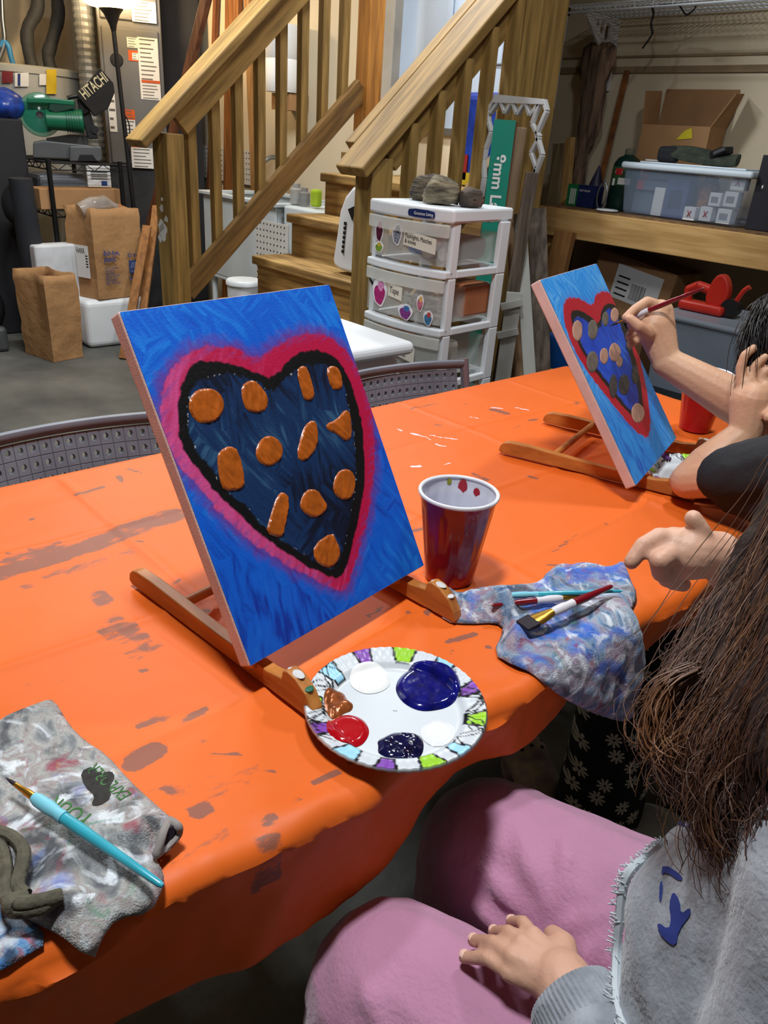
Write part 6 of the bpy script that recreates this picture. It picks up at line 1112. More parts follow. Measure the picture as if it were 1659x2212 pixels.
rb('side_counter', 'white counter slab beside the laundry sink', 'counter', -3.43, 2.7, 0, (.36, .46, z_s - .01), SK, 0, .01)
for (px, w, h, m, lab) in ((640, .035, .10, mat('clear_jar', (170, 170, 165), .2, alpha=.7), 'clear soap jar on the sink counter'), (658, .03, .085, mat('clear_jar2', (150, 150, 150), .2, alpha=.7), 'shorter clear jar beside the soap jar')):
    q = at_y(px, 425, 2.56); tag(MB().lathe([(.001, 0), (w, 0), (w, h * .7), (w * .6, h * .8), (w * .6, h), (.001, h)], (q.x, 2.56, z_s + .001), 16).build('jar', m, smooth=True), lab, 'jar')
q = at_y(683, 420, 2.56); tag(rbox('sponge', (q.x, 2.56, z_s + .045), (.06, .04, .085), mat('lime_sponge', (170, 200, 40), .8), None, .012), 'lime green sponge standing on the sink counter', 'sponge')
# pegboards
def pegboard(label, x0, y0, x1, y1, Y, foot=False):
    a = at_y(x0, y0, Y); b = at_y(x1, y1, Y); t = thing('pegboard', label, 'pegboard', (a.x, Y, b.z)); z0 = .002 if foot else b.z; pn = MB().bb(a.x, b.x, Y, Y + .006, z0, a.z).build('panel', mat('peg_white', (206, 204, 196), .7, var=.03), t); m = MB()
    nx = int((b.x - a.x) / .032); nz = int((a.z - z0) / .032); count = 0
    mh = MB().tube([(0, -.0008, 0), (0, .002, 0)], .005, 8).mesh('peg_hole', INK)
    for i in range(nx):
        for j in range(nz):
            if count < 280: link('peg_hole', mh, pn, Matrix.Translation((a.x + .016 + .032 * i, Y, a.z - .016 - .032 * j))); count += 1
pegboard('white pegboard on the wall behind the laundry sink', 416, 312, 552, 402, 2.955); pegboard('lower white pegboard leaning beside the steps', 552, 472, 622, 548, 2.36, True)
# rolls, bucket, white shell, blue bag
q = at_y(612, 130, 2.86); t = thing('paper_roll', 'big white paper roll hanging on the wall behind the railing', 'roll', (q.x, 2.86, 1.4)); zt, zb_ = at_y(612, 55, 2.86).z, at_y(612, 200, 2.86).z
MB().lathe([(.001, zb_), (.10, zb_), (.11, zb_ + .03), (.11, (zt + zb_) / 2 - .01), (.10, (zt + zb_) / 2), (.11, (zt + zb_) / 2 + .01), (.11, zt), (.001, zt + .005)], (q.x, 2.86, 0), 28).build('roll', PAPER, t, smooth=True); MB().bb(q.x - .09, q.x + .09, 2.84, 2.975, zb_ - .09, zb_ - .004).build('bracket', CARD, t)
q = at_x(516, 604, -3.55); bz_ = q.z; t = thing('bucket', 'white plastic bucket behind the steps', 'bucket', (q.x, q.y, 0)); MB().lathe([(.001, .002), (.07, .002), (.088, bz_ - .03), (.094, bz_ - .025), (.094, bz_ - .008), (.086, bz_), (.001, bz_)], (q.x, q.y + .03, 0), 28).build('bucket_body', WHITE, t, smooth=True)
Yw = 2.06; pts = [(766, 402), (748, 425), (737, 455), (731, 500), (722, 560), (724, 574), (738, 584), (766, 592)]; o_ = at_y(*pts[0], Yw); zfl = 4 * RISE + .003
t = thing('white_shell', 'white plastic shell with black vents standing on a stair tread', 'shell', (o_.x, Yw, zfl)); pp_ = [(at_y(x, y, Yw).x - o_.x, max(at_y(x, y, Yw).z, zfl) - o_.z) for x, y in pts] + [(.10, zfl - o_.z), (.10, 0)]
MB().prism(pp_, (o_.x, Yw + .08, o_.z), (1, 0, 0), (0, 0, 1), .09).build('shell_body', mat('shell_white', (222, 224, 226), .3, var=.03), t, bevel=.015, fix=True, seg=3)
for k in range(7): q = at_y(742 - .9 * k, 482 + 10 * k, Yw - .012); MB().box((q.x + .012, Yw - .012, q.z), (.012, .006, .012)).build('vent', BLACK, t)
MB().prism([(0, 0), (.05, .02), (.03, -.04)], at_y(752, 452, Yw - .014), (1, 0, 0), (0, 0, 1), .002).build('black_panel', BLACK, t, fix=True)
q = at_y(1010, 200, 2.72); qb = at_y(1052, 390, 2.66); t = thing('feed_bag', 'blue printed plastic sack behind the right balusters', 'sack', ((q.x + qb.x) / 2, 2.72, 6 * RISE)); zf = 6 * RISE + .003
MB().bb(q.x, q.x + .26, 2.66, 2.80, zf, q.z).build('sack_body', mat('blue_sack', (34, 70, 176), .35, col2=(14, 40, 120), scale=14), t, bevel=.03, seg=3)
MB().bb(q.x + .01, q.x + .10, 2.655, 2.66, zf + .02, zf + .12).build('red_print', mat('red_print', (150, 40, 40), .4), t); MB().bb(q.x + .08, q.x + .22, 2.655, 2.66, zf + .0, zf + .05).build('yellow_print', mat('yellow_print', (206, 176, 40), .4), t)
# ============================================================ people
def skin_mat(name, c, c2):
    m = mat(name, c, .5, col2=c2, scale=9, bump=.0006, bscale=160, thr=(.3, .75)); b = m.node_tree.nodes['Principled BSDF']; b.inputs['Subsurface Weight'].default_value = .12; b.inputs['Subsurface Radius'].default_value = (.012, .005, .003); b.inputs['Subsurface Scale'].default_value = .5; return m
SKIN = skin_mat('skin_a', (214, 172, 146), (196, 148, 124)); SKINB = skin_mat('skin_b', (218, 174, 140), (204, 152, 120))
def chainb(m, pts, rs): m.chain(pts, rs, 12); return m
def hair_mesh(name, mat_, parent, guides, count, rad, curl, seed, pts_n=26, spread=.02, taper=.5):
    rng = np.random.RandomState(seed); G = np.array([[tuple(p) for p in catmull(g, 8)] for g in guides]); n = G.shape[1]; idx = np.linspace(0, n - 1, pts_n); G = np.stack([[g[int(i)] * (1 - (i - int(i))) + g[min(int(i) + 1, n - 1)] * (i - int(i)) for i in idx] for g in G])
    cu = bpy.data.curves.new('h', 'CURVE'); cu.dimensions = '3D'; cu.bevel_depth = rad; cu.bevel_resolution = 0; cu.use_fill_caps = False
    tt = np.linspace(0, 1, pts_n)
    for k in range(count):
        w = rng.rand() * (len(G) - 1); i = int(w); f = w - i; c = G[i] * (1 - f) + G[i + 1] * f; off = rng.randn(3) * spread; ph = rng.rand() * 6.28; fr = rng.uniform(2.0, 4.0); am = curl * rng.uniform(.4, 1.3); L = rng.uniform(.72, 1.04)
        p = np.stack([np.interp(tt * L, tt, c[:, a]) for a in range(3)], -1)
        p += off * (.35 + .9 * tt[:, None]) + am * (tt[:, None] ** 1.3) * np.stack([np.cos(ph + fr * 6.28 * tt), np.sin(ph + fr * 6.28 * tt), .5 * np.sin(ph * 2 + fr * 6.28 * tt)], -1)
        s = cu.splines.new('POLY'); s.points.add(pts_n - 1); q = np.ones((pts_n, 4), np.float32); q[:, :3] = p; s.points.foreach_set('co', q.ravel()); s.points.foreach_set('radius', (1 - taper * tt).astype(np.float32) * rng.uniform(.7, 1.3))
    to = bpy.data.objects.new('h', cu); COL.objects.link(to); dg = bpy.context.evaluated_depsgraph_get(); me = bpy.data.meshes.new_from_object(to.evaluated_get(dg)); bpy.data.objects.remove(to); me.name = name; me.materials.clear(); me.materials.append(mat_)
    return link(name, me, parent)
def finger(m, pts, r0=.0075, r1=.0058): m.chain(pts, list(np.linspace(r0, r1, len(pts))), 10)
# ---------------- girl in pink trousers, nearest
PA = thing('person', 'seated person in grey sweatshirt and pink trousers with long brown hair', 'person', (0, .5, 0))
Z = lambda px, py, z: at_z(px, py, z)
hipL, hipR = Vector((.03, .40, .53)), Vector((.03, .59, .53)); knL, knR = at_z(850, 2140, .54), at_z(1062, 1835, .535); anL, anR = Vector((-.27, .29, .08)), Vector((-.35, .52, .08))
m = MB()   # body: torso, neck, head, arms, hands, shins
m.chain([(.02, .50, .56), (-.03, .51, .74), (-.03, .52, .90)], [.085, .08, .085]); m.chain([(-.03, .52, .90), (-.035, .525, 1.0), (-.04, .53, 1.06)], [.06, .036, .036])
hc = Vector((-.035, .535, 1.12)); m.ball(hc, (.085, .07, .10), 24, 16); m.ball(hc + Vector((-.05, 0, -.045)), (.045, .045, .05)); m.cone(hc + Vector((-.085, 0, .0)), hc + Vector((-.10, 0, -.022)), .008, .012); m.ball(hc + Vector((-.09, 0, -.05)), (.010, .02, .008))
for s in (-1, 1): m.ball(hc + Vector((0, s * .072, -.01)), (.018, .010, .028)); m.ball(hc + Vector((-.078, s * .03, .012)), .012)
shL, shR = Vector((-.01, .385, .90)), Vector((-.03, .655, .90)); 
wrL = Z(1215, 2122, .672); elL = Vector((.015, .30, .68))
m.chain([shL, elL, wrL], [.042, .034, .024])
# left hand lying on the lap
kn = [Z(1152, 2022, .672), Z(1128, 2040, .674), Z(1108, 2066, .672), Z(1100, 2100, .664)]; tips = [Z(1104, 1992, .640), Z(1066, 2014, .640), Z(1022, 2032, .638), Z(1003, 2068, .636)]
for k in range(4):
    mid = kn[k].lerp(tips[k], .5) + Vector((0, 0, .008)); finger(m, [kn[k], mid, tips[k]], .0066, .0054); m.cone(wrL, kn[k], .018, .0080)
m.chain([wrL + Vector((-.01, .012, 0)), Z(1215, 2045, .668), Z(1195, 2022, .655)], [.014, .012, .009])
# right hand gesturing
D = .72; wr = dep(1552, 1198, D + .01); elR = Vector((-.10, .70, .80)); m.chain([shR, elR, wr], [.042, .033, .023]); pc_ = dep(1490, 1195, D)
m.cone(wr, pc_, .022, .026); m.cone(pc_, dep(1455, 1178, D), .024, .018)
finger(m, [dep(1462, 1165, D), dep(1425, 1160, D - .005), dep(1390, 1178, D - .01), dep(1364, 1214, D - .012)], .0105, .0075); finger(m, [dep(1510, 1178, D), dep(1515, 1150, D - .01), dep(1497, 1120, D - .014)], .011, .0085)
for k, (dx, dy, dd) in enumerate(((0, 6, -.01), (12, 18, .006), (26, 24, .02))): finger(m, [dep(1452 + dx, 1186 + dy, D + dd), dep(1424 + dx, 1206 + dy, D + dd - .01), dep(1428 + dx, 1232 + dy, D + dd), dep(1450 + dx, 1238 + dy, D + dd + .012)], .0105, .008)
for hp, kp, ap in ((hipL, knL, anL), (hipR, knR, anR)):
    m.chain([hp, kp, ap], [.06, .045, .032]); m.chain([ap + Vector((0, 0, -.04)), ap + Vector((-.13, 0, -.05))], [.032, .026])
b = m.build('body', SKIN, PA, smooth=True); mod_remesh(b, .0027, 2)
NAIL = skin_mat('nail', (226, 186, 170), (220, 176, 160))
for k in range(4):
    d = (tips[k] - kn[k]).normalized(); p = tips[k] + Vector((0, 0, .0045)) + d * .001; MB().ball(p, (.0042, .0048, .0022), 10, 6, Matrix.Rotation(atan2(d.y, d.x), 3, 'Z')).build('fingernail', NAIL, PA, smooth=True)
# pink trousers
m = MB()
PK = mat('pink_fleece', (190, 134, 164), .9, var=.06, scale=10, bump=.0012, bscale=220, sheen=.3)
for hp, kp, ap in ((hipL, knL, anL), (hipR, knR, anR)):
    m.chain([hp + Vector((0, 0, .0)), hp.lerp(kp, .5) + Vector((0, 0, .008)), kp + Vector((0, 0, -.005))], [.108, .098, .082]); m.chain([kp + Vector((0, 0, -.01)), kp.lerp(ap, .5), ap + Vector((0, 0, .0))], [.082, .078, .066])
m.cone(hipL, hipR, .10, .10); m.cone(hipL + Vector((-.05, .02, .03)), hipR + Vector((-.05, -.02, .03)), .09, .09)
tmp = m.build('tmp_fold', None); mod_remesh(tmp, .008, 9); bpy.context.view_layer.update(); te = tmp.evaluated_get(bpy.context.evaluated_depsgraph_get())
for line, r, dn in (([(1000, 1920), (1050, 1975), (1100, 2020)], .011, .004), ([(1040, 1862), (1090, 1930), (1150, 2000)], .013, .004), ([(1120, 1745), (1135, 1830), (1170, 1930), (1190, 1990)], .014, .005), ([(1215, 1770), (1222, 1860), (1205, 1960)], .010, .004), ([(1330, 1950), (1275, 1985), (1210, 2008)], .012, .004), ([(1310, 2020), (1270, 2050), (1260, 2120)], .010, .003), ([(780, 2110), (800, 2160), (830, 2240)], .012, .004)):
    pts_ = []
    for x, y in line:
        d_ = ray(x, y).normalized(); ok, h_, n_, i_ = te.ray_cast(CO, d_)
        if ok: pts_.append(h_ - n_ * (r - .009))
    if len(pts_) > 2: C_ = catmull(pts_, 5); L_ = len(C_); m.chain(C_, [max(.004, r * (1 - .55 * abs(2 * k / (L_ - 1) - 1))) for k in range(L_)])
bpy.data.objects.remove(tmp)
o = m.build('trousers', PK, PA, smooth=True); mod_remesh(o, .005, 4, .007, .06, 'pk')
# grey sweatshirt
GRY = mat('heather_grey_fleece', (150, 156, 164), .92, col2=(118, 124, 132), scale=45, bump=.0012, bscale=260, sheen=.3, detail=6)
m = MB(); m.chain([(-.005, .44, .60), (-.035, .44, .76), (-.02, .43, .88)], [.125, .115, .085]); m.chain([(-.005, .57, .60), (-.045, .58, .76), (-.03, .60, .88)], [.125, .12, .085]); m.cone((-.02, .44, .66), (-.03, .58, .66), .128, .13); m.cone((-.03, .42, .90), (-.03, .62, .90), .07, .07); m.cone((-.03, .52, .93), (-.035, .525, .97), .065, .055)
m.chain([shL, elL], [.066, .058]); cufA = elL.lerp(wrL, .80); m.chain([elL, elL.lerp(wrL, .62)], [.058, .050]); m.chain([shR, elR, elR.lerp(wr, .55)], [.066, .055, .040])
sw = m.build('sweatshirt', GRY, PA, smooth=True); mod_remesh(sw, .006, 6, .012, .07, 'gs')
m = MB(); d = (wrL - elL).normalized(); c0 = elL.lerp(wrL, .60); c1 = elL.lerp(wrL, .93); N_ = 120; a_ = d.orthogonal().normalized(); b__ = d.cross(a_); rows = [(0, .044), (.15, .040), (.5, .0385), (.9, .037), (1, .034), (1, .029)]
m.add([c0.lerp(c1, f) + (a_ * cos(2 * pi * k / N_) + b__ * sin(2 * pi * k / N_)) * (r + (.0007 if k % 2 else 0)) for f, r in rows for k in range(N_)], [(i * N_ + k, i * N_ + (k + 1) % N_, (i + 1) * N_ + (k + 1) % N_, (i + 1) * N_ + k) for i in range(len(rows) - 1) for k in range(N_)]); m.build('cuff', GRY, PA, fix=True)
# frayed hem
bpy.context.view_layer.update(); _dg = bpy.context.evaluated_depsgraph_get(); sw_e = sw.evaluated_get(_dg)
def cast(x, y, off=.0015):
    d = ray(x, y).normalized(); ok, h_, n_, i_ = sw_e.ray_cast(CO, d); return (h_ if ok else dep(x, y, .55)) - d * off
hem = [cast(x, y, .001) for x, y in ((1434, 1822), (1400, 1850), (1362, 1880), (1345, 1920), (1338, 1990), (1332, 2060), (1332, 2150), (1350, 2230))]
hem_old = [Z(1432, 1812, .66), Z(1350, 1875, .655), Z(1328, 1960, .66), Z(1318, 2060, .665), Z(1318, 2150, .675), Z(1340, 2230, .68)]; HM = MB(); C = catmull(hem, 14); HM.tube(C, .0036, 6)
for p in C[::1]:
    for _ in range(3): q = p + Vector((random.uniform(-.004, .004), random.uniform(-.004, .004), random.uniform(-.003, .004))); HM.tube([q, q + Vector((-random.uniform(.002, .005), random.uniform(-.003, .003), random.uniform(-.003, .001)))], .0005, 4)
hm_ = HM.build('frayed_hem', mat('pale_fray', (196, 204, 210), .9), PA, smooth=True)
def print_patch(pxs, m_, name='print'):
    from mathutils import Vector as V
    mm, uv = sheet(smooth_poly([(x, -y) for x, y in pxs], 1), 6, lambda a, b_: (a, b_, 0)); vs = []
    for x, y in uv: h_ = cast(x, -y); vs.append(tuple(h_))
    mm.v = vs; return mm.build(name, m_, PA, smooth=True)
NB_ = mat('navy_print', (42, 58, 132), .85, var=.08); zz = lambda L: [(640 + x / 1.628, 1640 + y / 1.628) for x, y in L]
for L in ([(1290, 365), (1360, 410), (1352, 432), (1300, 395), (1282, 410)], [(1325, 460), (1350, 500), (1352, 545), (1385, 520), (1388, 545), (1345, 600), (1335, 660), (1300, 640), (1275, 610), (1268, 570), (1310, 600), (1318, 560), (1310, 510)], [(1278, 430), (1290, 430), (1284, 500), (1275, 500)], [(1345, 215), (1400, 228), (1455, 245), (1440, 255), (1385, 242), (1340, 232)], [(1362, 190), (1410, 196), (1395, 204)]): print_patch(zz(L), NB_)
# hair
HR = mat('brown_hair', (84, 50, 34), .5, col2=(44, 26, 19), scale=20, stretch=(1, 1, .3), var=.3, spec=.6); HR2 = mat('brown_hair_light', (112, 74, 46), .42, col2=(72, 46, 30), scale=20, spec=.6)
g = [[hc + Vector((-.05, .06, .06)), dep(1780, 960, .53), dep(1690, 1110, .54), dep(1590, 1290, .54), dep(1500, 1440, .53), dep(1450, 1550, .52), dep(1470, 1640, .51)],
     [hc + Vector((-.05, .03, .08)), dep(1830, 980, .50), dep(1730, 1180, .50), dep(1630, 1380, .50), dep(1540, 1540, .49), dep(1490, 1640, .49), dep(1530, 1720, .48)],
     [hc + Vector((-.03, 0, .09)), dep(1880, 1000, .46), dep(1770, 1250, .46), dep(1670, 1480, .46), dep(1570, 1640, .46), dep(1560, 1740, .46), dep(1590, 1840, .46)],
     [hc + Vector((0, -.03, .09)), dep(1950, 1050, .43), dep(1830, 1300, .43), dep(1680, 1560, .43), dep(1640, 1700, .44), dep(1630, 1790, .44), dep(1650, 1860, .44)],
     [hc + Vector((.02, -.05, .08)), dep(1980, 1100, .41), dep(1880, 1400, .41), dep(1800, 1600, .41), dep(1750, 1740, .42), dep(1740, 1800, .42), dep(1740, 1860, .42)]]
hm = MB(); 
for gg in g: hm.chain(gg[:-1], [.03, .020, .018, .018, .016, .010])
hv = hm.build('hair_volume', mat('hair_core', (44, 27, 20), .8, var=.2, scale=40, stretch=(1, 1, .2), bump=.004, bscale=120), PA, smooth=True); mod_remesh(hv, .006, 6, .012, .03, 'hv')
cap = MB(); cap.ball(hc + Vector((.012, 0, .012)), (.092, .082, .105), 24, 16); cap.chain([hc + Vector((.05, 0, 0)), Vector((.05, .52, .95)), Vector((.07, .50, .80))], [.075, .07, .04]); cp = cap.build('hair_back', MATS['hair_core'], PA, smooth=True); mod_remesh(cp, .008, 4)
hair_mesh('hair_strands', HR, PA, g, 2600, .00045, .006, 5, spread=.010, pts_n=25); hair_mesh('hair_strands', HR2, PA, g, 500, .0004, .008, 9, spread=.013, pts_n=25)
# curl lock at the front
lk = MB()
def curl(c, px, py, r, D, n=40, turns=1.3, ph=0): return [dep(px + r * cos(ph + 2 * pi * turns * k / n) * (1 - .3 * k / n), py + r * sin(ph + 2 * pi * turns * k / n) * (1 - .2 * k / n), D + .01 * k / n) for k in range(n)]
gA = [dep(1500, 1440, .49), dep(1440, 1470, .49), dep(1408, 1530, .49), dep(1412, 1590, .488), dep(1450, 1630, .486), dep(1490, 1640, .486), dep(1520, 1650, .486)]
gB = [dep(1560, 1640, .45), dep(1522, 1720, .45), dep(1540, 1800, .45), dep(1590, 1838, .45), dep(1630, 1810, .452), dep(1636, 1770, .454), dep(1620, 1750, .456)]
for q in (gA, gB): hair_mesh('curl_lock', HR2, PA, [q, [p + Vector((.004, .004, -.006)) for p in q]], 90, .0007, .004, 3, spread=.007, taper=.3)
# ---------------- girl in black shirt and daisy trousers
PB_ = thing('person', 'dark-haired person in black shirt and daisy trousers painting the second heart', 'person', (-.3, 1.25, 0))
tip = at_p(1314, 706, F2[0], F2[3]) + F2[3] * .003
bend_ = dep(1521, 622, (tip - CO).dot(CF) - .10); dirb = (bend_ - tip)
def onb(f): return tip + dirb * f
m = MB(); hcB = Vector((-.43, 1.45, 1.07)); hcB = dep(1742, 735, 1.27); tB = Vector((-.20, 1.25, .60))
m.chain([(-.17, 1.26, .54), (-.20, 1.28, .76), (-.24, 1.30, .92)], [.09, .08, .08]); m.chain([(-.24, 1.30, .92), hcB + Vector((.01, 0, -.08))], [.045, .038]); m.ball(hcB, (.075, .07, .10), 24, 16)
fd = Vector((-.94, .1, -.2)).normalized(); m.cone(hcB + fd * .07 + Vector((0, 0, .0)), hcB + fd * .086 + Vector((0, 0, -.022)), .008, .011); m.ball(hcB + fd * .045 + Vector((0, 0, -.05)), (.042, .045, .045)); m.ball(hcB + fd * .078 + Vector((0, 0, -.055)), (.010, .02, .008))
for s in (-1, 1): m.ball(hcB + Vector((.01, s * .072, -.01)), (.018, .010, .028)); m.ball(hcB + fd * .066 + Vector((0, s * .03, .008)), .013)
# right arm painting
h1 = onb(.36); D1 = (h1 - CO).dot(CF); wR = dep(1440, 782, D1 + .02); eR = dep(1655, 905, D1 - .02); sR = Vector((-.24, 1.42, .90)); m.chain([sR, eR, wR], [.045, .038, .0255]); m.chain([eR, eR.lerp(wR, .35), wR], [.038, .037, .025])
pm_ = dep(1412, 706, D1 + .018); m.cone(wR, pm_, .024, .030); m.cone(pm_, dep(1425, 672, D1 + .016), .026, .020); m.cone(wR, dep(1432, 672, D1 + .02), .022, .018)
finger(m, [dep(1430, 664, D1 + .012), dep(1398, 652, D1 + .004), dep(1372, 668, D1), dep(1352, 686, D1 - .004)], .0105, .0075)   # index over the brush
finger(m, [dep(1402, 722, D1 - .004), dep(1380, 706, D1 - .018), dep(1362, 690, D1 - .016)], .0115, .0085)   # thumb
finger(m, [dep(1425, 680, D1 + .03), dep(1384, 682, D1 + .026), dep(1362, 702, D1 + .018)], .0105, .0075)
finger(m, [dep(1420, 700, D1 + .036), dep(1380, 708, D1 + .034), dep(1358, 726, D1 + .026)], .010, .0072); finger(m, [dep(1416, 720, D1 + .038), dep(1380, 732, D1 + .036), dep(1362, 744, D1 + .03)], .009, .0068)
# left arm, elbow on the table, hand raised to the face
eL = dep(1476, 1082, 1.225); eL.z = max(eL.z, .784); wL = dep(1612, 935, 1.185); sL = Vector((-.26, 1.13, .90)); m.chain([sL, eL, eL.lerp(wL, .35), wL], [.044, .029, .032, .0245]); 
D2 = 1.18; pL = dep(1622, 868, D2); m.cone(wL, pL, .025, .032); m.cone(pL, dep(1612, 830, D2), .028, .016); m.cone(pL, dep(1650, 840, D2), .028, .016)
for (k, t_) in (((1600, 826), [(1600, 794), (1608, 768), (1628, 752)]), ((1622, 822), [(1628, 796), (1640, 782), (1652, 772)]), ((1640, 826), [(1650, 806), (1664, 796), (1676, 788)]), ((1652, 838), [(1670, 822), (1684, 816), (1694, 812)])): finger(m, [dep(*k, D2)] + [dep(x, y, D2 - .004 * (i + 1)) for i, (x, y) in enumerate(t_)], .0082, .0064)
finger(m, [dep(1645, 890, D2 - .01), dep(1668, 886, D2 - .024), dep(1660, 902, D2 - .036)], .0105, .008)
kB1, kB2 = Vector((-.50, 1.10, .49)), Vector((-.44, 1.33, .49)); aB1, aB2 = Vector((-.50, 1.105, .09)), Vector((-.41, 1.36, .09))
for hp, kp, ap in ((Vector((-.17, 1.16, .52)), kB1, aB1), (Vector((-.17, 1.36, .52)), kB2, aB2)): m.chain([hp, kp, ap], [.06, .045, .032])
o = m.build('body', SKINB, PB_, smooth=True); mod_remesh(o, .0028, 2)
BLS = mat('black_jersey', (36, 37, 40), .85, var=.1, scale=10, bump=.0008, bscale=200)
m = MB(); m.chain([(-.16, 1.20, .56), (-.20, 1.22, .76), (-.24, 1.22, .90)], [.12, .11, .075]); m.chain([(-.16, 1.34, .56), (-.20, 1.36, .76), (-.24, 1.38, .90)], [.12, .11, .075]); m.cone((-.24, 1.18, .92), (-.24, 1.42, .92), .06, .06); m.chain([sR, sR.lerp(eR, .55)], [.068, .065])
m.chain([sL, sL.lerp(eL, .5), sL.lerp(eL, .76)], [.072, .056, .046])
m.chain([sL + Vector((.02, .02, -.03)), sL.lerp(eL, .45) + Vector((0, 0, -.045)), sL.lerp(eL, .70) + Vector((0, 0, -.035))], [.06, .045, .030])
o = m.build('shirt', BLS, PB_, smooth=True); mod_remesh(o, .006, 5, .010, .05, 'bs')
def daisy_mat():
    m_ = mat('daisy_print_fabric', rough=.9); nt = m_.node_tree; N = nt.nodes; L = nt.links; b_ = N['Principled BSDF']; tc = N.new('ShaderNodeTexCoord'); sp = N.new('ShaderNodeSeparateXYZ'); L.new(tc.outputs['Object'], sp.inputs[0])
    ad = N.new('ShaderNodeMath'); ad.operation = 'ADD'; L.new(sp.outputs['Y'], ad.inputs[0]); L.new(sp.outputs['X'], ad.inputs[1]); cb = N.new('ShaderNodeCombineXYZ'); L.new(ad.outputs[0], cb.inputs[0]); L.new(sp.outputs['Z'], cb.inputs[1])
    mp = N.new('ShaderNodeMapping'); mp.inputs['Scale'].default_value = (.82, 1, 1); L.new(cb.outputs[0], mp.inputs[0])
    vo = N.new('ShaderNodeTexVoronoi'); vo.voronoi_dimensions = '2D'; vo.inputs['Scale'].default_value = 20; vo.inputs['Randomness'].default_value = .55; L.new(mp.outputs[0], vo.inputs['Vector'])
    sc = N.new('ShaderNodeVectorMath'); sc.operation = 'SCALE'; sc.inputs['Scale'].default_value = 1.0; L.new(mp.outputs[0], sc.inputs[0]); df = N.new('ShaderNodeVectorMath'); df.operation = 'SUBTRACT'; L.new(sc.outputs[0], df.inputs[0]); L.new(vo.outputs['Position'], df.inputs[1])
    s2 = N.new('ShaderNodeSeparateXYZ'); L.new(df.outputs[0], s2.inputs[0]); at = N.new('ShaderNodeMath'); at.operation = 'ARCTAN2'; L.new(s2.outputs['Y'], at.inputs[0]); L.new(s2.outputs['X'], at.inputs[1])
    mu = N.new('ShaderNodeMath'); mu.operation = 'MULTIPLY'; mu.inputs[1].default_value = 4.5; L.new(at.outputs[0], mu.inputs[0]); co = N.new('ShaderNodeMath'); co.operation = 'COSINE'; L.new(mu.outputs[0], co.inputs[0]); ab = N.new('ShaderNodeMath'); ab.operation = 'ABSOLUTE'; L.new(co.outputs[0], ab.inputs[0])
    pw = N.new('ShaderNodeMath'); pw.operation = 'POWER'; pw.inputs[1].default_value = .6; L.new(ab.outputs[0], pw.inputs[0]); rr = N.new('ShaderNodeMath'); rr.operation = 'MULTIPLY'; rr.inputs[1].default_value = .017; L.new(pw.outputs[0], rr.inputs[0])
    ln = N.new('ShaderNodeVectorMath'); ln.operation = 'LENGTH'; L.new(df.outputs[0], ln.inputs[0]); lt_ = N.new('ShaderNodeMath'); lt_.operation = 'LESS_THAN'; L.new(ln.outputs['Value'], lt_.inputs[0]); L.new(rr.outputs[0], lt_.inputs[1])
    gt_ = N.new('ShaderNodeMath'); gt_.operation = 'GREATER_THAN'; gt_.inputs[1].default_value = .0028; L.new(ln.outputs['Value'], gt_.inputs[0]); an = N.new('ShaderNodeMath'); an.operation = 'MULTIPLY'; L.new(lt_.outputs[0], an.inputs[0]); L.new(gt_.outputs[0], an.inputs[1])
    mx = N.new('ShaderNodeMix'); mx.data_type = 'RGBA'; mx.inputs[6].default_value = (*s2l((30, 30, 33)), 1); mx.inputs[7].default_value = (*s2l((206, 200, 182)), 1); L.new(an.outputs[0], mx.inputs[0]); L.new(mx.outputs[2], b_.inputs['Base Color']); return m_
m = MB(); DAI = daisy_mat()
for hp, kp, ap in ((Vector((-.17, 1.16, .52)), kB1, aB1), (Vector((-.17, 1.36, .52)), kB2, aB2)): m.chain([hp, kp + Vector((0, 0, -.01))], [.105, .085]); m.chain([kp + Vector((0, 0, -.01)), kp.lerp(ap, .5), ap + Vector((.0, 0, -.02))], [.085, .080, .084])
o = m.build('trousers', DAI, PB_, smooth=True); mod_remesh(o, .006, 6, .012, .06, 'dp')
HB = mat('dark_hair', (44, 38, 36), .35, col2=(22, 19, 19), scale=18, spec=.7); gB_ = []
top = hcB + Vector((.01, 0, .085))
for (x, y) in ((1618, 880), (1606, 800), (1625, 820), (1650, 810), (1690, 800), (1740, 800)):
    gB_.append([top, dep(1700 - (1740 - x) * .25, 648, 1.20), dep((1700 + x) / 2 - 18, 680, 1.185), dep(x + 8, 740, 1.185), dep(x, y, 1.19)])
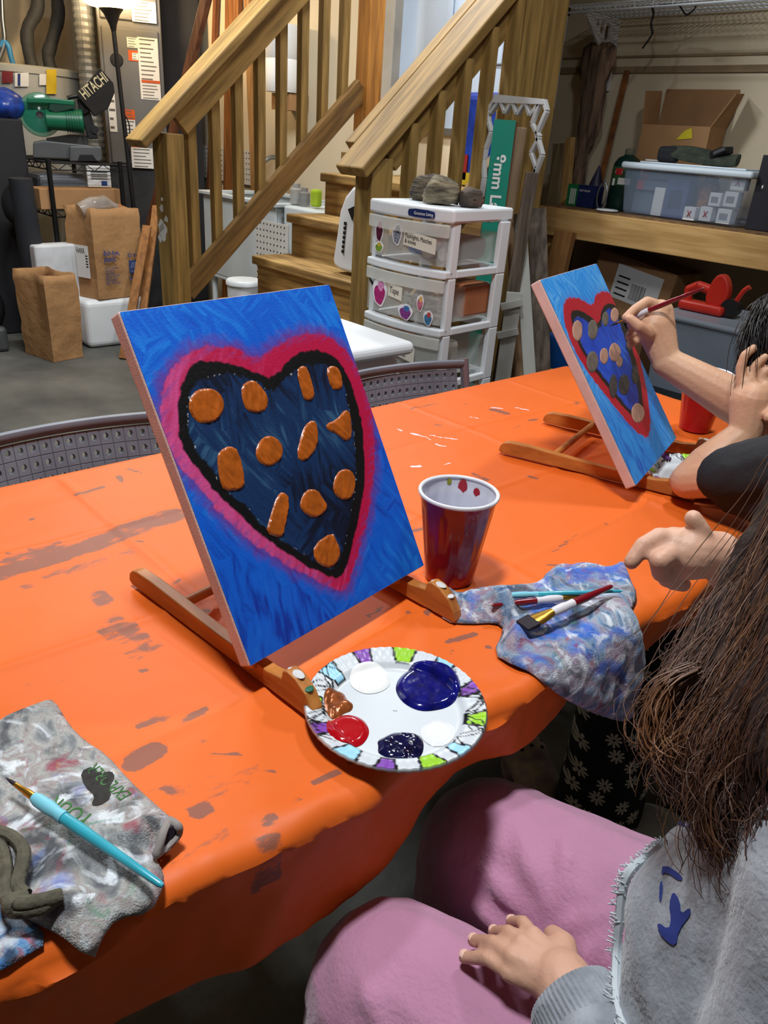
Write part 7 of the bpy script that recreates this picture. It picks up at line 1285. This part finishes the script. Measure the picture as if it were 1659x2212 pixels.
hb_ = MB(); hb_.ball(hcB + Vector((.015, 0, .014)), (.085, .080, .100), 24, 16); hb_.chain([hcB + Vector((.05, 0, 0)), hcB + Vector((.09, -.02, -.15)), hcB + Vector((.10, -.02, -.28))], [.07, .07, .04]); hq = hb_.build('hair_volume', HB, PB_, smooth=True); mod_remesh(hq, .007, 4)
hair_mesh('hair_strands', HB, PB_, gB_, 520, .0009, .002, 11, pts_n=16, spread=.008)
brush('long dark red brush with white grip held against the second painting', tip, bend_, REDH, WGRIP, .0046, bl=.014)
# clog and shoe on the floor, chair of the second girl
CLG = mat('tie_dye_rubber', (190, 170, 130), .6, col2=(120, 90, 130), scale=22); cz_ = at_z(1160, 1660, .07)
def clog(label, c, ang, m_, holes=True):
    t = thing('clog', label, 'shoe', (c.x, c.y, 0)); M_ = rot_M((c.x, c.y, .002), ang); mb = MB(M_); mb.ball((.0, 0, .045), (.12, .047, .045), 28, 16); mb.ball((.045, 0, .05), (.075, .05, .048), 24, 14); mb.v = [(x, y, max(z, .004)) for x, y, z in mb.v]; o = mb.build('upper', m_, t, smooth=True); mod_remesh(o, .004, 4)
    MB(M_).prism(smooth_poly([(-.115, -.03), (-.06, -.045), (.05, -.052), (.11, -.035), (.125, 0), (.11, .035), (.05, .052), (-.06, .045), (-.115, .03)], 2), (0, 0, 0), (1, 0, 0), (0, 1, 0), .018).build('sole', m_, t, fix=True)
    if holes:
        for (a, b_) in ((.085, -.02), (.09, .0), (.085, .02), (.06, -.028), (.065, -.01), (.065, .012), (.06, .03), (.035, -.02), (.038, .002), (.035, .024)): MB(M_).ball((a, b_, .096 - (a - .03) ** 2 * 4 - b_ * b_ * 9), (.0055, .0055, .003), 10, 6).build('vent_hole', INK, t)
clog('tie-dye clog with vent holes on the dark floor under the table', cz_, radians(150), CLG); q = at_z(1365, 1792, .03); clog('white clog beside the chair leg', q, radians(20), mat('white_rubber', (214, 222, 220), .6, var=.05), False)
folding_chair('grey folding chair under the person in daisy trousers', rot_M((-.14, 1.25, 0), pi), .44, .80, 6, 16); folding_chair('grey folding chair under the person in pink trousers', rot_M((.06, .50, 0), pi), .44, .80, 6, 16)
